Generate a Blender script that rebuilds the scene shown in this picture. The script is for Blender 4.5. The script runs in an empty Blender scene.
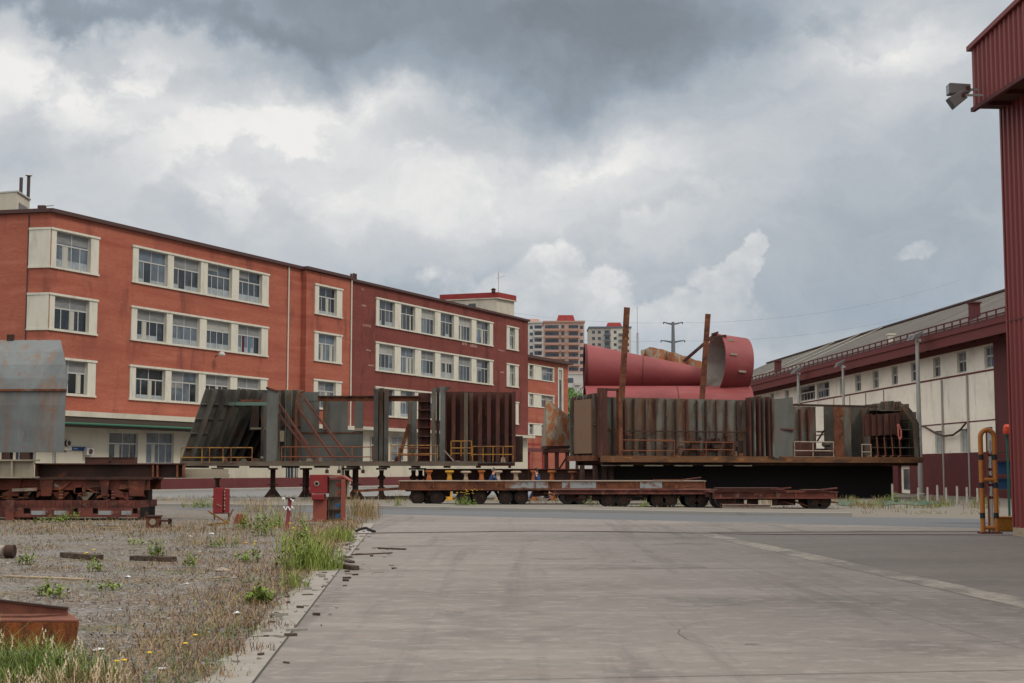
import bpy, bmesh, math, random
from mathutils import Vector, Matrix
random.seed(7)
R = math.radians
scene = bpy.context.scene
COL = scene.collection
# ------------------------------------------------------------------ camera
F = 1422.2; PITCH = math.atan(129.5/F); EYE = 1.6
cam_d = bpy.data.cameras.new('camera'); cam = bpy.data.objects.new('camera', cam_d); COL.objects.link(cam)
cam_d.sensor_width = 36; cam_d.lens = F*36/1024; cam_d.clip_start = .1; cam_d.clip_end = 20000
cam.location = (0, 0, EYE); cam.rotation_euler = (R(90)+PITCH, 0, 0)
scene.camera = cam
def ray(px, py):
    f = Vector((0, math.cos(PITCH), math.sin(PITCH))); u = Vector((0, -math.sin(PITCH), math.cos(PITCH)))
    return f*F + Vector((1, 0, 0))*(px-512) + u*(341.5-py)
def at(px, py, Y):
    d = ray(px, py); return Vector((0, 0, EYE)) + d*(Y/d.y)
def G(px, py, z=0):
    d = ray(px, py); t = (z-EYE)/d.z; p = Vector((0, 0, EYE)) + d*t; p.z = z; return p
# ------------------------------------------------------------------ world
SUN_EL, SUN_AZ = R(50), R(112)     # azimuth clockwise from +Y: high on the right, a little behind the camera
wd = bpy.data.worlds.new('World'); scene.world = wd; wd.use_nodes = True
nt = wd.node_tree; nt.nodes.clear()
class NB:
    def __init__(s, nt): s.nt = nt
    def n(s, t, **k):
        x = s.nt.nodes.new(t)
        for a, b in k.items(): setattr(x, a, b)
        return x
    def put(s, sock, v):
        if isinstance(v, bpy.types.NodeSocket): s.nt.links.new(v, sock)
        else:
            if sock.type == 'RGBA' and len(v) == 3: v = (*v, 1)
            sock.default_value = v
    def m(s, op, a, b=0., c=None, clamp=False):
        x = s.n('ShaderNodeMath', operation=op, use_clamp=clamp); s.put(x.inputs[0], a); s.put(x.inputs[1], b)
        if c is not None: s.put(x.inputs[2], c)
        return x.outputs[0]
    def v(s, op, a, b=(0, 0, 0)):
        x = s.n('ShaderNodeVectorMath', operation=op); s.put(x.inputs[0], a)
        if op == 'SCALE': s.put(x.inputs['Scale'], b)
        elif op not in ('LENGTH', 'NORMALIZE'): s.put(x.inputs[1], b)
        return x.outputs['Value' if op in ('LENGTH', 'DOT_PRODUCT') else 'Vector']
    def noise(s, vec, scale, detail=4., rough=.55, dist=0., col=False):
        x = s.n('ShaderNodeTexNoise'); s.put(x.inputs['Vector'], vec); x.inputs['Scale'].default_value = scale
        x.inputs['Detail'].default_value = detail; x.inputs['Roughness'].default_value = rough; x.inputs['Distortion'].default_value = dist
        return x.outputs['Color' if col else 'Fac']
    def rng(s, v, a, b, c=0., d=1., smooth=True):
        x = s.n('ShaderNodeMapRange', interpolation_type='SMOOTHSTEP' if smooth else 'LINEAR'); s.put(x.inputs[0], v)
        for i, q in enumerate((a, b, c, d)): s.put(x.inputs[i+1], q)
        return x.outputs[0]
    def mix(s, f, a, b, bt='MIX'):
        x = s.n('ShaderNodeMix', data_type='RGBA', blend_type=bt); s.put(x.inputs[0], f); s.put(x.inputs[6], a); s.put(x.inputs[7], b)
        return x.outputs[2]
    def ramp(s, f, stops):
        x = s.n('ShaderNodeValToRGB'); s.put(x.inputs[0], f); e = x.color_ramp.elements
        while len(e) < len(stops): e.new(.5)
        for i, (p, c) in enumerate(stops): e[i].position = p; e[i].color = (*c, 1)
        return x.outputs[0]
def lin(c):
    return tuple(((v/255)/12.92 if v/255 <= .04045 else ((v/255+.055)/1.055)**2.4) for v in c)
b = NB(nt)
tc = b.n('ShaderNodeTexCoord').outputs['Generated']
sky = b.n('ShaderNodeTexSky', sky_type='NISHITA', sun_disc=False, sun_elevation=SUN_EL, sun_rotation=SUN_AZ, altitude=50, air_density=1.2, dust_density=2.0)
sep = b.n('ShaderNodeSeparateXYZ'); b.put(sep.inputs[0], tc)
elev = sep.outputs['Z']
# flattened cloud space: stretched horizontally near the horizon
warp = b.v('SCALE', b.v('SUBTRACT', b.noise(tc, 6., 7, .58, col=True), (.5, .5, .5)), .17)
pw = b.v('ADD', tc, warp)
warp2 = b.v('SCALE', b.v('SUBTRACT', b.noise(tc, 13., 7, .6, col=True), (.5, .5, .5)), .055)
pw2 = b.v('ADD', tc, warp2)
def blob(px, py, rx, ry, w, src=None, soft=0.):
    c = ray(px, py).normalized()
    q = b.v('MULTIPLY', b.v('SUBTRACT', src or pw, tuple(c)), (F/rx, F/rx, F/ry))
    return b.m('MULTIPLY', b.rng(b.v('LENGTH', q), 1., soft, 0., 1.), w)
val = b.rng(elev, 0., .22, .64, .765)
bl = [(520, 5, 420, 105, -.31), (660, 60, 260, 80, -.16), (120, -5, 330, 26, -.24), (300, -60, 300, 60, -.2), (930, 220, 300, 120, -.08), (600, 190, 320, 80, .09), (780, 120, 110, 50, -.03),
      (70, 85, 260, 78, .18), (290, 135, 220, 90, .14), (120, 235, 260, 60, .07), (440, 170, 260, 80, .07), (195, 178, 90, 40, .08), (370, 92, 130, 34, .13), (400, 200, 220, 50, .06), (590, 150, 130, 40, .07), (865, 40, 170, 60, .20),
      (460, 230, 260, 70, .05), (420, 290, 150, 30, -.05), (860, 290, 240, 60, -.04)]
for x in bl: val = b.m('ADD', val, blob(*x))
val = b.m('ADD', val, b.m('MULTIPLY', b.m('SUBTRACT', b.noise(b.v('MULTIPLY', pw, (1, 1, 2.2)), 9., 8, .62), .5), .25))
# billowing layer: crisp tops on the lit heaps left of the dark mass
bn = b.noise(b.v('MULTIPLY', pw2, (1, 1, 1.5)), 12., 9, .56)
lit = None
for x in [(250, 150, 230, 110, 1.), (90, 80, 200, 80, 1.), (400, 120, 170, 70, .9), (850, 50, 150, 80, .8), (600, 200, 260, 90, .7)]:
    t = blob(*x, src=tc); lit = t if lit is None else b.m('MAXIMUM', lit, t)
val = b.m('ADD', val, b.m('MULTIPLY', b.m('MULTIPLY', b.m('SUBTRACT', b.rng(bn, .44, .56), .45), lit), .13))
cum = None
for x in [(764, 238, 26, 22, 1.), (750, 258, 36, 30, 1.), (730, 282, 54, 40, 1.), (715, 318, 90, 48, 1.), (650, 330, 120, 46, .95), (556, 270, 56, 34, 1.), (585, 300, 90, 46, 1.), (520, 300, 120, 56, .9), (916, 254, 42, 17, .56), (640, 370, 280, 60, .9), (450, 285, 70, 30, .6)]:
    t = blob(*x, src=pw2, soft=.25); cum = t if cum is None else b.m('MAXIMUM', cum, t)
cn = b.m('ADD', cum, b.m('MULTIPLY', b.m('SUBTRACT', b.noise(tc, 42., 9, .62), .5), 1.1))
cmask = b.m('MULTIPLY', b.m('MULTIPLY', b.rng(cn, .34, .66), b.rng(cum, .02, .25)), b.rng(elev, .075, .135, .3, 1.))
csh = b.rng(b.noise(tc, 30., 7, .6), .35, .65)
val = b.m('ADD', val, b.m('MULTIPLY', cmask, b.m('ADD', .05, b.m('MULTIPLY', csh, .10))))
ccol = b.ramp(val, [(.25, lin((98, 106, 115))), (.42, lin((127, 135, 143))), (.58, lin((152, 163, 174))), (.70, lin((180, 187, 194))), (.82, lin((206, 209, 212))), (.97, lin((243, 241, 238)))])
# thin spots in the lower layer let the blue of the sky tint it
thin = b.m('MULTIPLY', b.rng(b.noise(b.v('MULTIPLY', pw, (1, 1, 4)), 6., 4, .5), .35, .7), b.m('MULTIPLY', b.rng(elev, .03, .19, .55, .0), b.m('SUBTRACT', 1., cmask)))
skyc = b.v('SCALE', sky.outputs[0], .1)
blue = b.mix(thin, ccol, lin((128, 153, 180)))
full = b.mix(.05, blue, skyc)
# unseen sky overhead and behind the viewer, boosted and warmed to brighten the walls
bk = b.rng(b.v('DOT_PRODUCT', tc, tuple(Vector((-.25, -.2, .95)).normalized())), .15, .95)
st = b.m('ADD', 1.0, b.m('MULTIPLY', bk, 2.0))
full = b.mix(bk, full, b.v('MULTIPLY', full, (1.07, 1.0, .9)))
full = b.v('SCALE', full, st)
bg = b.n('ShaderNodeBackground'); b.put(bg.inputs[0], full); bg.inputs[1].default_value = 1.0
out = b.n('ShaderNodeOutputWorld'); nt.links.new(bg.outputs[0], out.inputs[0])
wd.cycles.sampling_method = 'MANUAL'; wd.cycles.sample_map_resolution = 512
# ------------------------------------------------------------------ sun
sd = bpy.data.lights.new('sun', 'SUN'); so = bpy.data.objects.new('sun', sd); COL.objects.link(so)
sd.energy = 1.5; sd.angle = R(14); sd.color = (1, .93, .83)
sv = Vector((math.sin(SUN_AZ)*math.cos(SUN_EL), math.cos(SUN_AZ)*math.cos(SUN_EL), math.sin(SUN_EL)))
so.rotation_euler = sv.to_track_quat('Z', 'Y').to_euler(); so.location = (0, 0, 60)
scene.view_settings.view_transform = 'Standard'; scene.view_settings.look = 'None'
scene.view_settings.exposure = 0; scene.view_settings.gamma = 1; scene.view_settings.use_curve_mapping = False
scene.cycles.max_bounces = 5; scene.cycles.diffuse_bounces = 3; scene.cycles.glossy_bounces = 3

# ------------------------------------------------------------------ materials
MATS = {}
def M(name, base, rough=.85, metal=0., layers=(), bump=.0, bscale=30., var=.0, vs=3., spec=.3, island=0., coord='Object'):
    """layers: (colour, scale3, lo, hi, amount[, detail])"""
    if name in MATS: return MATS[name]
    m = bpy.data.materials.new(name); m.use_nodes = True; t = m.node_tree; t.nodes.clear(); b = NB(t)
    co = b.n('ShaderNodeTexCoord').outputs[coord]
    c = b.n('ShaderNodeRGB').outputs[0]; c.default_value = (*base, 1)
    if var:
        f = b.rng(b.noise(co, vs, 6, .65), .25, .75, 1-var, 1+var, False)
        c = b.v('SCALE', c, f)
    if island:
        g = b.n('ShaderNodeNewGeometry').outputs['Random Per Island']
        c = b.v('SCALE', c, b.rng(g, 0, 1, 1-island, 1+island, False))
    k = 0
    for L in layers:
        k += 1; col, sc, lo, hi, am = L[:5]; det = L[5] if len(L) > 5 else 6
        v = b.v('ADD', b.v('MULTIPLY', co, sc), (k*13.7, k*7.1, k*3.3))
        f = b.m('MULTIPLY', b.rng(b.noise(v, 1., det, .62, .3), lo, hi), am)
        c = b.mix(f, c, col)
    p = b.n('ShaderNodeBsdfPrincipled'); b.put(p.inputs['Base Color'], c)
    p.inputs['Roughness'].default_value = rough; p.inputs['Metallic'].default_value = metal; p.inputs['Specular IOR Level'].default_value = spec
    if bump:
        bp = b.n('ShaderNodeBump'); bp.inputs['Strength'].default_value = bump; bp.inputs['Distance'].default_value = .02
        b.put(bp.inputs['Height'], b.noise(co, bscale, 5, .6)); t.links.new(bp.outputs[0], p.inputs['Normal'])
    o = b.n('ShaderNodeOutputMaterial'); t.links.new(p.outputs[0], o.inputs[0])
    MATS[name] = m; return m
def brick(name, c1, c2, mortar, layers=(), bw=.25, bh=.075):
    m = bpy.data.materials.new(name); m.use_nodes = True; t = m.node_tree; t.nodes.clear(); b = NB(t)
    co = b.n('ShaderNodeTexCoord').outputs['Object']
    s = b.n('ShaderNodeSeparateXYZ'); b.put(s.inputs[0], co)
    cb = b.n('ShaderNodeCombineXYZ'); b.put(cb.inputs[0], b.m('ADD', s.outputs[0], s.outputs[1])); b.put(cb.inputs[1], s.outputs[2])
    br = b.n('ShaderNodeTexBrick'); b.put(br.inputs['Vector'], cb.outputs[0])
    br.inputs['Scale'].default_value = 1; br.inputs['Brick Width'].default_value = bw; br.inputs['Row Height'].default_value = bh; br.inputs['Mortar Size'].default_value = .007
    br.inputs['Color1'].default_value = (*c1, 1); br.inputs['Color2'].default_value = (*c2, 1); br.inputs['Mortar'].default_value = (*mortar, 1)
    c = br.outputs['Color']
    k = 0
    for L in layers:
        k += 1; col, sc, lo, hi, am = L[:5]
        v = b.v('ADD', b.v('MULTIPLY', co, sc), (k*13.7, k*7.1, k*3.3))
        c = b.mix(b.m('MULTIPLY', b.rng(b.noise(v, 1., 7, .65, .3), lo, hi), am), c, col)
    p = b.n('ShaderNodeBsdfPrincipled'); b.put(p.inputs['Base Color'], c); p.inputs['Roughness'].default_value = .9; p.inputs['Specular IOR Level'].default_value = .15
    o = b.n('ShaderNodeOutputMaterial'); t.links.new(p.outputs[0], o.inputs[0])
    return m
K = lambda r, g, bb: lin((r, g, bb))
# ------------------------------------------------------------------ mesh helpers
class Frame:
    """local x runs along a facade (left to right in the photo), y into the building, z up"""
    def __init__(s, px, Y, az):
        p = at(px, 471, Y); s.o = Vector((p.x, p.y, 0)); s.az = az
        s.u = Vector((math.sin(az), math.cos(az), 0)); s.n = Vector((-s.u.y, s.u.x, 0)); s.rot = math.pi/2-az
    def hit(s, px, py, y=0.):
        d = ray(px, py); o = Vector((0, 0, EYE)); q = s.o + s.n*y
        t = (q-o).dot(s.n)/d.dot(s.n); p = o+d*t
        return (p-s.o).dot(s.u), p.z
    py = 471
    def S(s, px, y=0., py=None): return s.hit(px, py or s.py, y)[0]
    def Z(s, px, py, y=0.): return s.hit(px, py, y)[1]
    def loc(s, P):
        v = Vector(P)-s.o; return Vector((v.dot(s.u), v.dot(s.n), P[2]))
    def world(s, p): return s.o+s.u*p[0]+s.n*p[1]+Vector((0, 0, p[2]))
class MB:
    def __init__(s): s.v = []; s.f = []
    def add(s, vs, fs):
        k = len(s.v); s.v += [Vector(q) for q in vs]; s.f += [tuple(i+k for i in f) for f in fs]; return s
    def box(s, x0, x1, y0, y1, z0, z1):
        return s.add([(x0, y0, z0), (x1, y0, z0), (x1, y1, z0), (x0, y1, z0), (x0, y0, z1), (x1, y0, z1), (x1, y1, z1), (x0, y1, z1)],
                     [(0, 3, 2, 1), (4, 5, 6, 7), (0, 1, 5, 4), (1, 2, 6, 5), (2, 3, 7, 6), (3, 0, 4, 7)])
    def hexa(s, a, t):   # four corners, extruded by t
        a = [Vector(q) for q in a]; t = Vector(t); n = len(a)
        fs = [tuple(range(n)), tuple(range(2*n-1, n-1, -1))] + [(i, n+i, n+(i+1) % n, (i+1) % n) for i in range(n)]
        nrm = (a[1]-a[0]).cross(a[2]-a[0])
        if nrm.dot(t) > 0: fs = [tuple(reversed(f)) for f in fs]
        return s.add(a+[q+t for q in a], fs)
    def prism(s, pts, z0, z1):
        return s.hexa([(p[0], p[1], z0) for p in pts], (0, 0, z1-z0))
    def bar(s, p, q, w, h=None, up=(0, 0, 1)):
        p, q = Vector(p), Vector(q); h = h or w; d = (q-p).normalized(); up = Vector(up)
        if abs(d.dot(up)) > .98: up = Vector((0, 1, 0))
        a = d.cross(up).normalized()*w/2; c = a.cross(d).normalized()*h/2
        return s.hexa([p-a-c, p+a-c, p+a+c, p-a+c], q-p)
    def tube(s, p, q, r0, r1=None, n=10, caps=True):
        p, q = Vector(p), Vector(q); r1 = r0 if r1 is None else r1; d = (q-p).normalized()
        a = d.orthogonal().normalized(); c = d.cross(a)
        vs = []
        for P, r in ((p, r0), (q, r1)):
            vs += [P+a*r*math.cos(2*math.pi*i/n)+c*r*math.sin(2*math.pi*i/n) for i in range(n)]
        fs = [(i, (i+1) % n, n+(i+1) % n, n+i) for i in range(n)]
        if caps: fs += [tuple(range(n-1, -1, -1)), tuple(range(n, 2*n))]
        return s.add(vs, fs)
    def path(s, pts, r, n=8):
        for i in range(len(pts)-1): s.tube(pts[i], pts[i+1], r, r, n)
        return s
    def shell(s, p, q, r0, r1, th, n=40, rings=1, a0=0., a1=2*math.pi):
        """open tube with wall thickness"""
        p, q = Vector(p), Vector(q); d = (q-p).normalized(); a = Vector((0, 0, 1)); a = (a-d*a.dot(d)).normalized(); c = d.cross(a)
        L = [(p, r0), (q, r1), (q, r1-th), (p, r0-th)]; vs = []
        for P, r in L: vs += [P+a*r*math.cos(a0+(a1-a0)*i/n)+c*r*math.sin(a0+(a1-a0)*i/n) for i in range(n+1)]
        m = n+1; fs = []
        for k in range(4):
            for i in range(n): fs.append((k*m+i, k*m+i+1, ((k+1) % 4)*m+i+1, ((k+1) % 4)*m+i))
        return s.add(vs, fs)
    def lathe(s, c, prof, n=16):
        c = Vector(c); vs = []
        for r, z in prof: vs += [c+Vector((r*math.cos(2*math.pi*i/n), r*math.sin(2*math.pi*i/n), z)) for i in range(n)]
        fs = [tuple(range(n-1, -1, -1)), tuple(range((len(prof)-1)*n, len(prof)*n))]
        for k in range(len(prof)-1):
            fs += [(k*n+i, k*n+(i+1) % n, (k+1)*n+(i+1) % n, (k+1)*n+i) for i in range(n)]
        return s.add(vs, fs)
    def wall(s, x0, x1, z0, z1, ops, y=0., th=.35):
        """flat wall at y with openings (x0,x1,z0,z1) and reveals th deep"""
        ops = [(max(o[0], x0), min(o[1], x1), max(o[2], z0), min(o[3], z1)) for o in ops]
        ops = [o for o in ops if o[0] < o[1] and o[2] < o[3]]
        xs = sorted({x0, x1, *[o[0] for o in ops], *[o[1] for o in ops]}); zs = sorted({z0, z1, *[o[2] for o in ops], *[o[3] for o in ops]})
        for i in range(len(xs)-1):
            for j in range(len(zs)-1):
                cx, cz = (xs[i]+xs[i+1])/2, (zs[j]+zs[j+1])/2
                if any(o[0] < cx < o[1] and o[2] < cz < o[3] for o in ops): continue
                s.add([(xs[i], y, zs[j]), (xs[i+1], y, zs[j]), (xs[i+1], y, zs[j+1]), (xs[i], y, zs[j+1])], [(0, 1, 2, 3)])
        for a, c, d, e in ops:
            s.add([(a, y, d), (c, y, d), (c, y, e), (a, y, e), (a, y+th, d), (c, y+th, d), (c, y+th, e), (a, y+th, e)],
                  [(0, 4, 5, 1), (1, 5, 6, 2), (2, 6, 7, 3), (3, 7, 4, 0)])
        return s
    def build(s, name, mat, parent=None, world=False, smooth=False, base=None, bevel=0.):
        vs = s.v
        if world and parent is not None:
            T = (Matrix.Translation(parent.location) @ parent.rotation_euler.to_matrix().to_4x4()).inverted()
            vs = [T @ q for q in vs]
        if base is not None: base = Vector(base); vs = [q-base for q in vs]
        me = bpy.data.meshes.new(name); me.from_pydata([tuple(q) for q in vs], [], s.f); me.validate(); me.update()
        for mm in (mat if isinstance(mat, (list, tuple)) else [mat]): me.materials.append(mm)
        o = bpy.data.objects.new(name, me); COL.objects.link(o)
        if parent is not None: o.parent = parent
        if base is not None: o.location = base
        if smooth:
            for p in me.polygons: p.use_smooth = True
            try: me.set_sharp_from_angle(angle=R(35))
            except Exception: pass
        if bevel:
            md = o.modifiers.new('bevel', 'BEVEL'); md.width = bevel; md.segments = 2; md.limit_method = 'ANGLE'
        return o
def tag(o, label, cat, group=None, kind=None):
    if label: o['label'] = label
    if cat: o['category'] = cat
    if group: o['group'] = group
    if kind: o['kind'] = kind
    return o
def thing(name, label, cat, loc=(0, 0, 0), rotz=0., group=None):
    o = bpy.data.objects.new(name, None); COL.objects.link(o); o.location = loc; o.rotation_euler = (0, 0, rotz); o.empty_display_size = .3
    return tag(o, label, cat, group)
def fthing(fr, name, label, cat, group=None): return thing(name, label, cat, fr.o, fr.rot, group)
def copy_thing(root, loc=None, rotz=None, label=None):
    r = root.copy(); COL.objects.link(r)
    if loc is not None: r.location = loc
    if rotz is not None: r.rotation_euler = (0, 0, rotz)
    if label: r['label'] = label
    for ch in root.children:
        c = ch.copy(); COL.objects.link(c); c.parent = r
        for g in ch.children:
            d = g.copy(); COL.objects.link(d); d.parent = c
    return r
def struct(name, mb, mat):
    o = mb.build(name, mat); o['kind'] = 'structure'; return o
def stiff(P00, P10, P11, P01, th, n, depth, rw=.03, rows=0, rowd=None, inner=1):
    """plate (bottom left, bottom right, top right, top left) and its ribs on the side of the normal * inner"""
    P00, P10, P11, P01 = map(Vector, (P00, P10, P11, P01))
    nr = (P10-P00).cross(P01-P00).normalized()*inner
    pl = MB().hexa([P00, P10, P11, P01], -nr*th)
    rb = MB()
    for i in range(n):
        t = (i+.5)/n; a = P00.lerp(P10, t); c = P01.lerp(P11, t); w = (P10-P00).normalized()*rw/2
        rb.hexa([a-w, a+w, c+w, c-w], nr*depth)
    for j in range(rows):
        t = (j+1)/(rows+1); a = P00.lerp(P01, t); c = P10.lerp(P11, t); w = (P01-P00).normalized()*rw/2
        rb.hexa([a-w, c-w, c+w, a+w], nr*(rowd or depth*.8))
    return pl, rb
ROAD = math.atan((415-512)*math.cos(PITCH)/F)
def LD(L, D, z=0.): return Vector((L*math.cos(ROAD)+D*math.sin(ROAD), -L*math.sin(ROAD)+D*math.cos(ROAD), z))
# ------------------------------------------------------------------ material palette
RUST = K(120, 66, 42); RUSTD = K(70, 40, 30); RUSTO = K(168, 92, 48)
m_conc = M('road concrete', (.182, .16, .143), .9, layers=[((.12, .104, .094), (.08, .3, 1), .45, .68, .65), ((.26, .232, .205), (.15, .9, 1), .5, .7, .55), ((.10, .088, .08), (1.5, .05, 1), .52, .68, .6), ((.115, .10, .09), (.45, .5, 1), .54, .66, .6), ((.13, .12, .11), (.25, 6., 1), .58, .8, .3), ((.25, .222, .198), (3.5, 5, 1), .5, .64, .6, 8), ((.125, .11, .10), (5, 7, 1), .54, .7, .55, 8), ((.21, .165, .145), (1.3, 2, 1), .55, .7, .5), ((.09, .08, .072), (7, 7, 1), .68, .78, .7), ((.29, .26, .23), (16, 16, 1), .6, .72, .45)], bump=.25, bscale=14, var=.08, vs=.6)
m_conc2 = M('old road concrete', (.152, .133, .12), .9, layers=[((.09, .08, .076), (.06, .5, 1), .4, .8, .6), ((.19, .17, .15), (.15, 1.4, 1), .5, .85, .4), ((.10, .09, .09), (.4, 7, 1), .58, .8, .4), ((.18, .16, .143), (3.5, 5, 1), .5, .64, .5, 8), ((.085, .075, .07), (5, 7, 1), .54, .7, .5, 8), ((.06, .055, .05), (8, 8, 1), .68, .78, .7)], bump=.25, bscale=14, var=.08, vs=.6)
m_edge = M('edge concrete', (.25, .225, .195), .9, layers=[((.17, .15, .12), (2., 2., 1), .45, .75, .6), ((.42, .39, .35), (6, 6, 1), .5, .8, .4)], bump=.3, bscale=20)
m_strip = M('pale concrete strip', (.27, .242, .205), .9, layers=[((.16, .142, .128), (1.1, .9, 1), .42, .56, .95), ((.15, .135, .12), (6, 6, 1), .5, .62, .8), ((.34, .31, .27), (3, 2, 1), .55, .7, .5)], bump=.3)
m_asph = M('asphalt', (.105, .107, .112), .9, layers=[((.19, .185, .18), (.1, .6, 1), .5, .8, .5), ((.09, .09, .09), (.5, 3, 1), .55, .8, .4)], bump=.2)
m_asph2 = M('pale asphalt', (.175, .172, .168), .9, layers=[((.25, .24, .235), (.1, .3, 1), .4, .8, .5)], bump=.2)
m_kerb = M('kerb stone', (.29, .27, .245), .9, layers=[((.15, .14, .12), (1.4, 1.4, 3), .5, .8, .6)], bump=.3)
m_dirt = M('dusty ground', (.165, .142, .118), .95, layers=[((.15, .13, .10), (.3, .5, 1), .45, .75, .6), ((.13, .13, .07), (.6, .9, 1), .55, .75, .5), ((.21, .185, .155), (3, 3, 1), .55, .8, .5)], bump=.3)
m_gravel = M('gravel', (.13, .117, .106), .95, layers=[((.115, .083, .055), (.45, .8, 1), .42, .56, .9), ((.30, .27, .25), (14, 14, 1), .5, .62, .7, 3), ((.06, .055, .05), (11, 11, 1), .54, .68, .75, 3), ((.095, .095, .045), (.8, 1.5, 1), .54, .68, .65), ((.22, .20, .185), (1.6, 3.5, 1), .56, .7, .6), ((.09, .075, .06), (3, 3, 1), .58, .75, .45)], bump=.9, bscale=22)
m_white = M('cream render', K(190, 182, 164), .85, layers=[((.32, .29, .24), (.5, .5, .3), .45, .75, .65), ((.25, .22, .19), (3, 3, 1), .62, .85, .4)], var=.05)
m_cream = M('window surround paint', K(200, 194, 178), .8, layers=[((.36, .34, .29), (1.5, 1.5, .5), .45, .75, .6), ((.22, .2, .17), (3, 3, .8), .6, .75, .5)])
m_brickA = brick('orange brick', K(170, 96, 76), K(156, 86, 68), K(152, 104, 88), [(K(140, 72, 58), (.07, .07, .9), .4, .72, .7), (K(184, 116, 96), (.2, .2, 1.6), .5, .75, .5), (K(104, 62, 54), (.6, .6, .16), .52, .72, .6), (K(120, 70, 58), (.12, .12, .12), .5, .7, .45)])
m_brickB = brick('burgundy brick', K(124, 68, 60), K(112, 59, 52), K(116, 72, 64), [(K(102, 52, 47), (.1, .1, .8), .4, .75, .6), (K(142, 78, 70), (.25, .25, 2.2), .5, .8, .4), (K(78, 42, 38), (.6, .6, .16), .5, .72, .65), (K(140, 92, 82), (.8, .8, .5), .62, .74, .5)])
m_roofdark = M('roof edge', K(78, 56, 52), .8)
m_metal = M('weathered aluminium', K(176, 174, 168), .6)
m_glass = M('window glass', (.035, .045, .055), .12, spec=.6, layers=[((.09, .11, .13), (.35, .35, .5), .4, .7, .7), ((.012, .014, .018), (1.2, 1.2, .6), .55, .62, .7)])
m_glass_l = M('hazy glass', (.12, .15, .18), .25, spec=.6, layers=[((.05, .06, .07), (.8, .8, .8), .4, .65, .7)])
m_glass_d = M('dark glass', (.014, .017, .02), .08, spec=.6, layers=[((.05, .06, .075), (.6, .6, .6), .5, .7, .7)])
m_blind_w = M('whitish blind', K(160, 158, 150), .8, layers=[(K(120, 118, 112), (.5, .5, 4), .45, .7, .6)])
m_cur1 = M('pale curtain', K(170, 166, 152), .9); m_cur2 = M('dark red curtain', K(70, 32, 38), .9); m_cur3 = M('blue curtain', K(84, 104, 124), .9)
m_blind = M('old blind', K(128, 128, 126), .75, layers=[(K(96, 98, 98), (.9, .9, 3), .4, .7, .6)])
m_lowpane = M('frosted pane', K(150, 156, 158), .4, layers=[(K(110, 118, 122), (2, 2, 2), .4, .7, .6)])
m_dark = M('dark void', (.012, .010, .010), .9)
m_burg = M('burgundy plinth paint', K(100, 52, 52), .75, layers=[(K(84, 32, 36), (.5, .5, .8), .4, .8, .6), (K(140, 96, 92), (.9, .9, .5), .62, .85, .4)])
m_redband = M('red band paint', K(140, 50, 48), .8, layers=[(K(110, 42, 42), (1, 1, 1), .4, .8, .6)])
m_green = M('green pipe paint', K(54, 96, 76), .6)

# ------------------------------------------------------------------ ground
struct('ground', MB().add([(-7000, -400, 0), (7000, -400, 0), (7000, 9000, 0), (-7000, 9000, 0)], [(0, 1, 2, 3)]), m_dirt)
def sheet(name, pts, z, mat):
    return struct(name, MB().add([(p.x, p.y, z) for p in pts], [tuple(range(len(pts)))]), mat)
Ra, Rb = G(400, 515), G(980, 528.5)      # near edge of the asphalt cross road
Rd = (Rb-Ra).normalized()
def onR(t): return Ra+Rd*t
sheet('gravel_yard', [LD(-1.6, -20), LD(-1.6, 47), G(372, 507), G(250, 504), G(-160, 500), LD(-60, -20)], .004, m_gravel)
cx = onR(-22)
sheet('cross_road_asphalt', [G(150, 508), onR(-10), Rb, G(1300, 529), G(1300, 519), G(980, 519), G(750, 515.6), G(400, 509.5), G(250, 507)], .008, m_asph)
far = []
def crossD(L):  # where the line at lateral L meets the near asphalt edge
    p, q = LD(L, 0), LD(L, 100); d = q-p; w = Ra-p
    den = d.x*Rd.y-d.y*Rd.x; t = (w.x*Rd.y-w.y*Rd.x)/den; return p+d*t
sheet('concrete_road', [LD(-1.2, -20), LD(7.05, -20), LD(7.05, 37.5), crossD(7.05), crossD(-1.2)], .012, m_conc)
er = random.Random(4)
jag = [LD(-1.62+er.uniform(-.05, .07)*(1 if k % 5 else 1.8), -2+k*.42) for k in range(110)]
sheet('concrete_road_edge', [LD(-1.62, -20), LD(-1.215, -20), LD(-1.215, 44)]+list(reversed(jag)), .012, m_edge)
sheet('pale_concrete_strip', [LD(7.07, -20), LD(7.62, -20), LD(7.62, 36.5), LD(7.07, 36.5)], .014, m_strip)
sheet('strip_bedding', [LD(7.04, -20), LD(7.65, -20), LD(7.65, 36.9), LD(7.04, 36.9)], .0105, m_conc2)
sheet('side_apron', [LD(7.64, -20), LD(40, -20), LD(40, 36.7), LD(7.64, 36.7)], .012, m_conc2)
sheet('side_apron_far', [LD(7.07, 36.9), G(1300, 530.3), G(1300, 529.1), Rb, crossD(7.07)], .012, m_conc)
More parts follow.
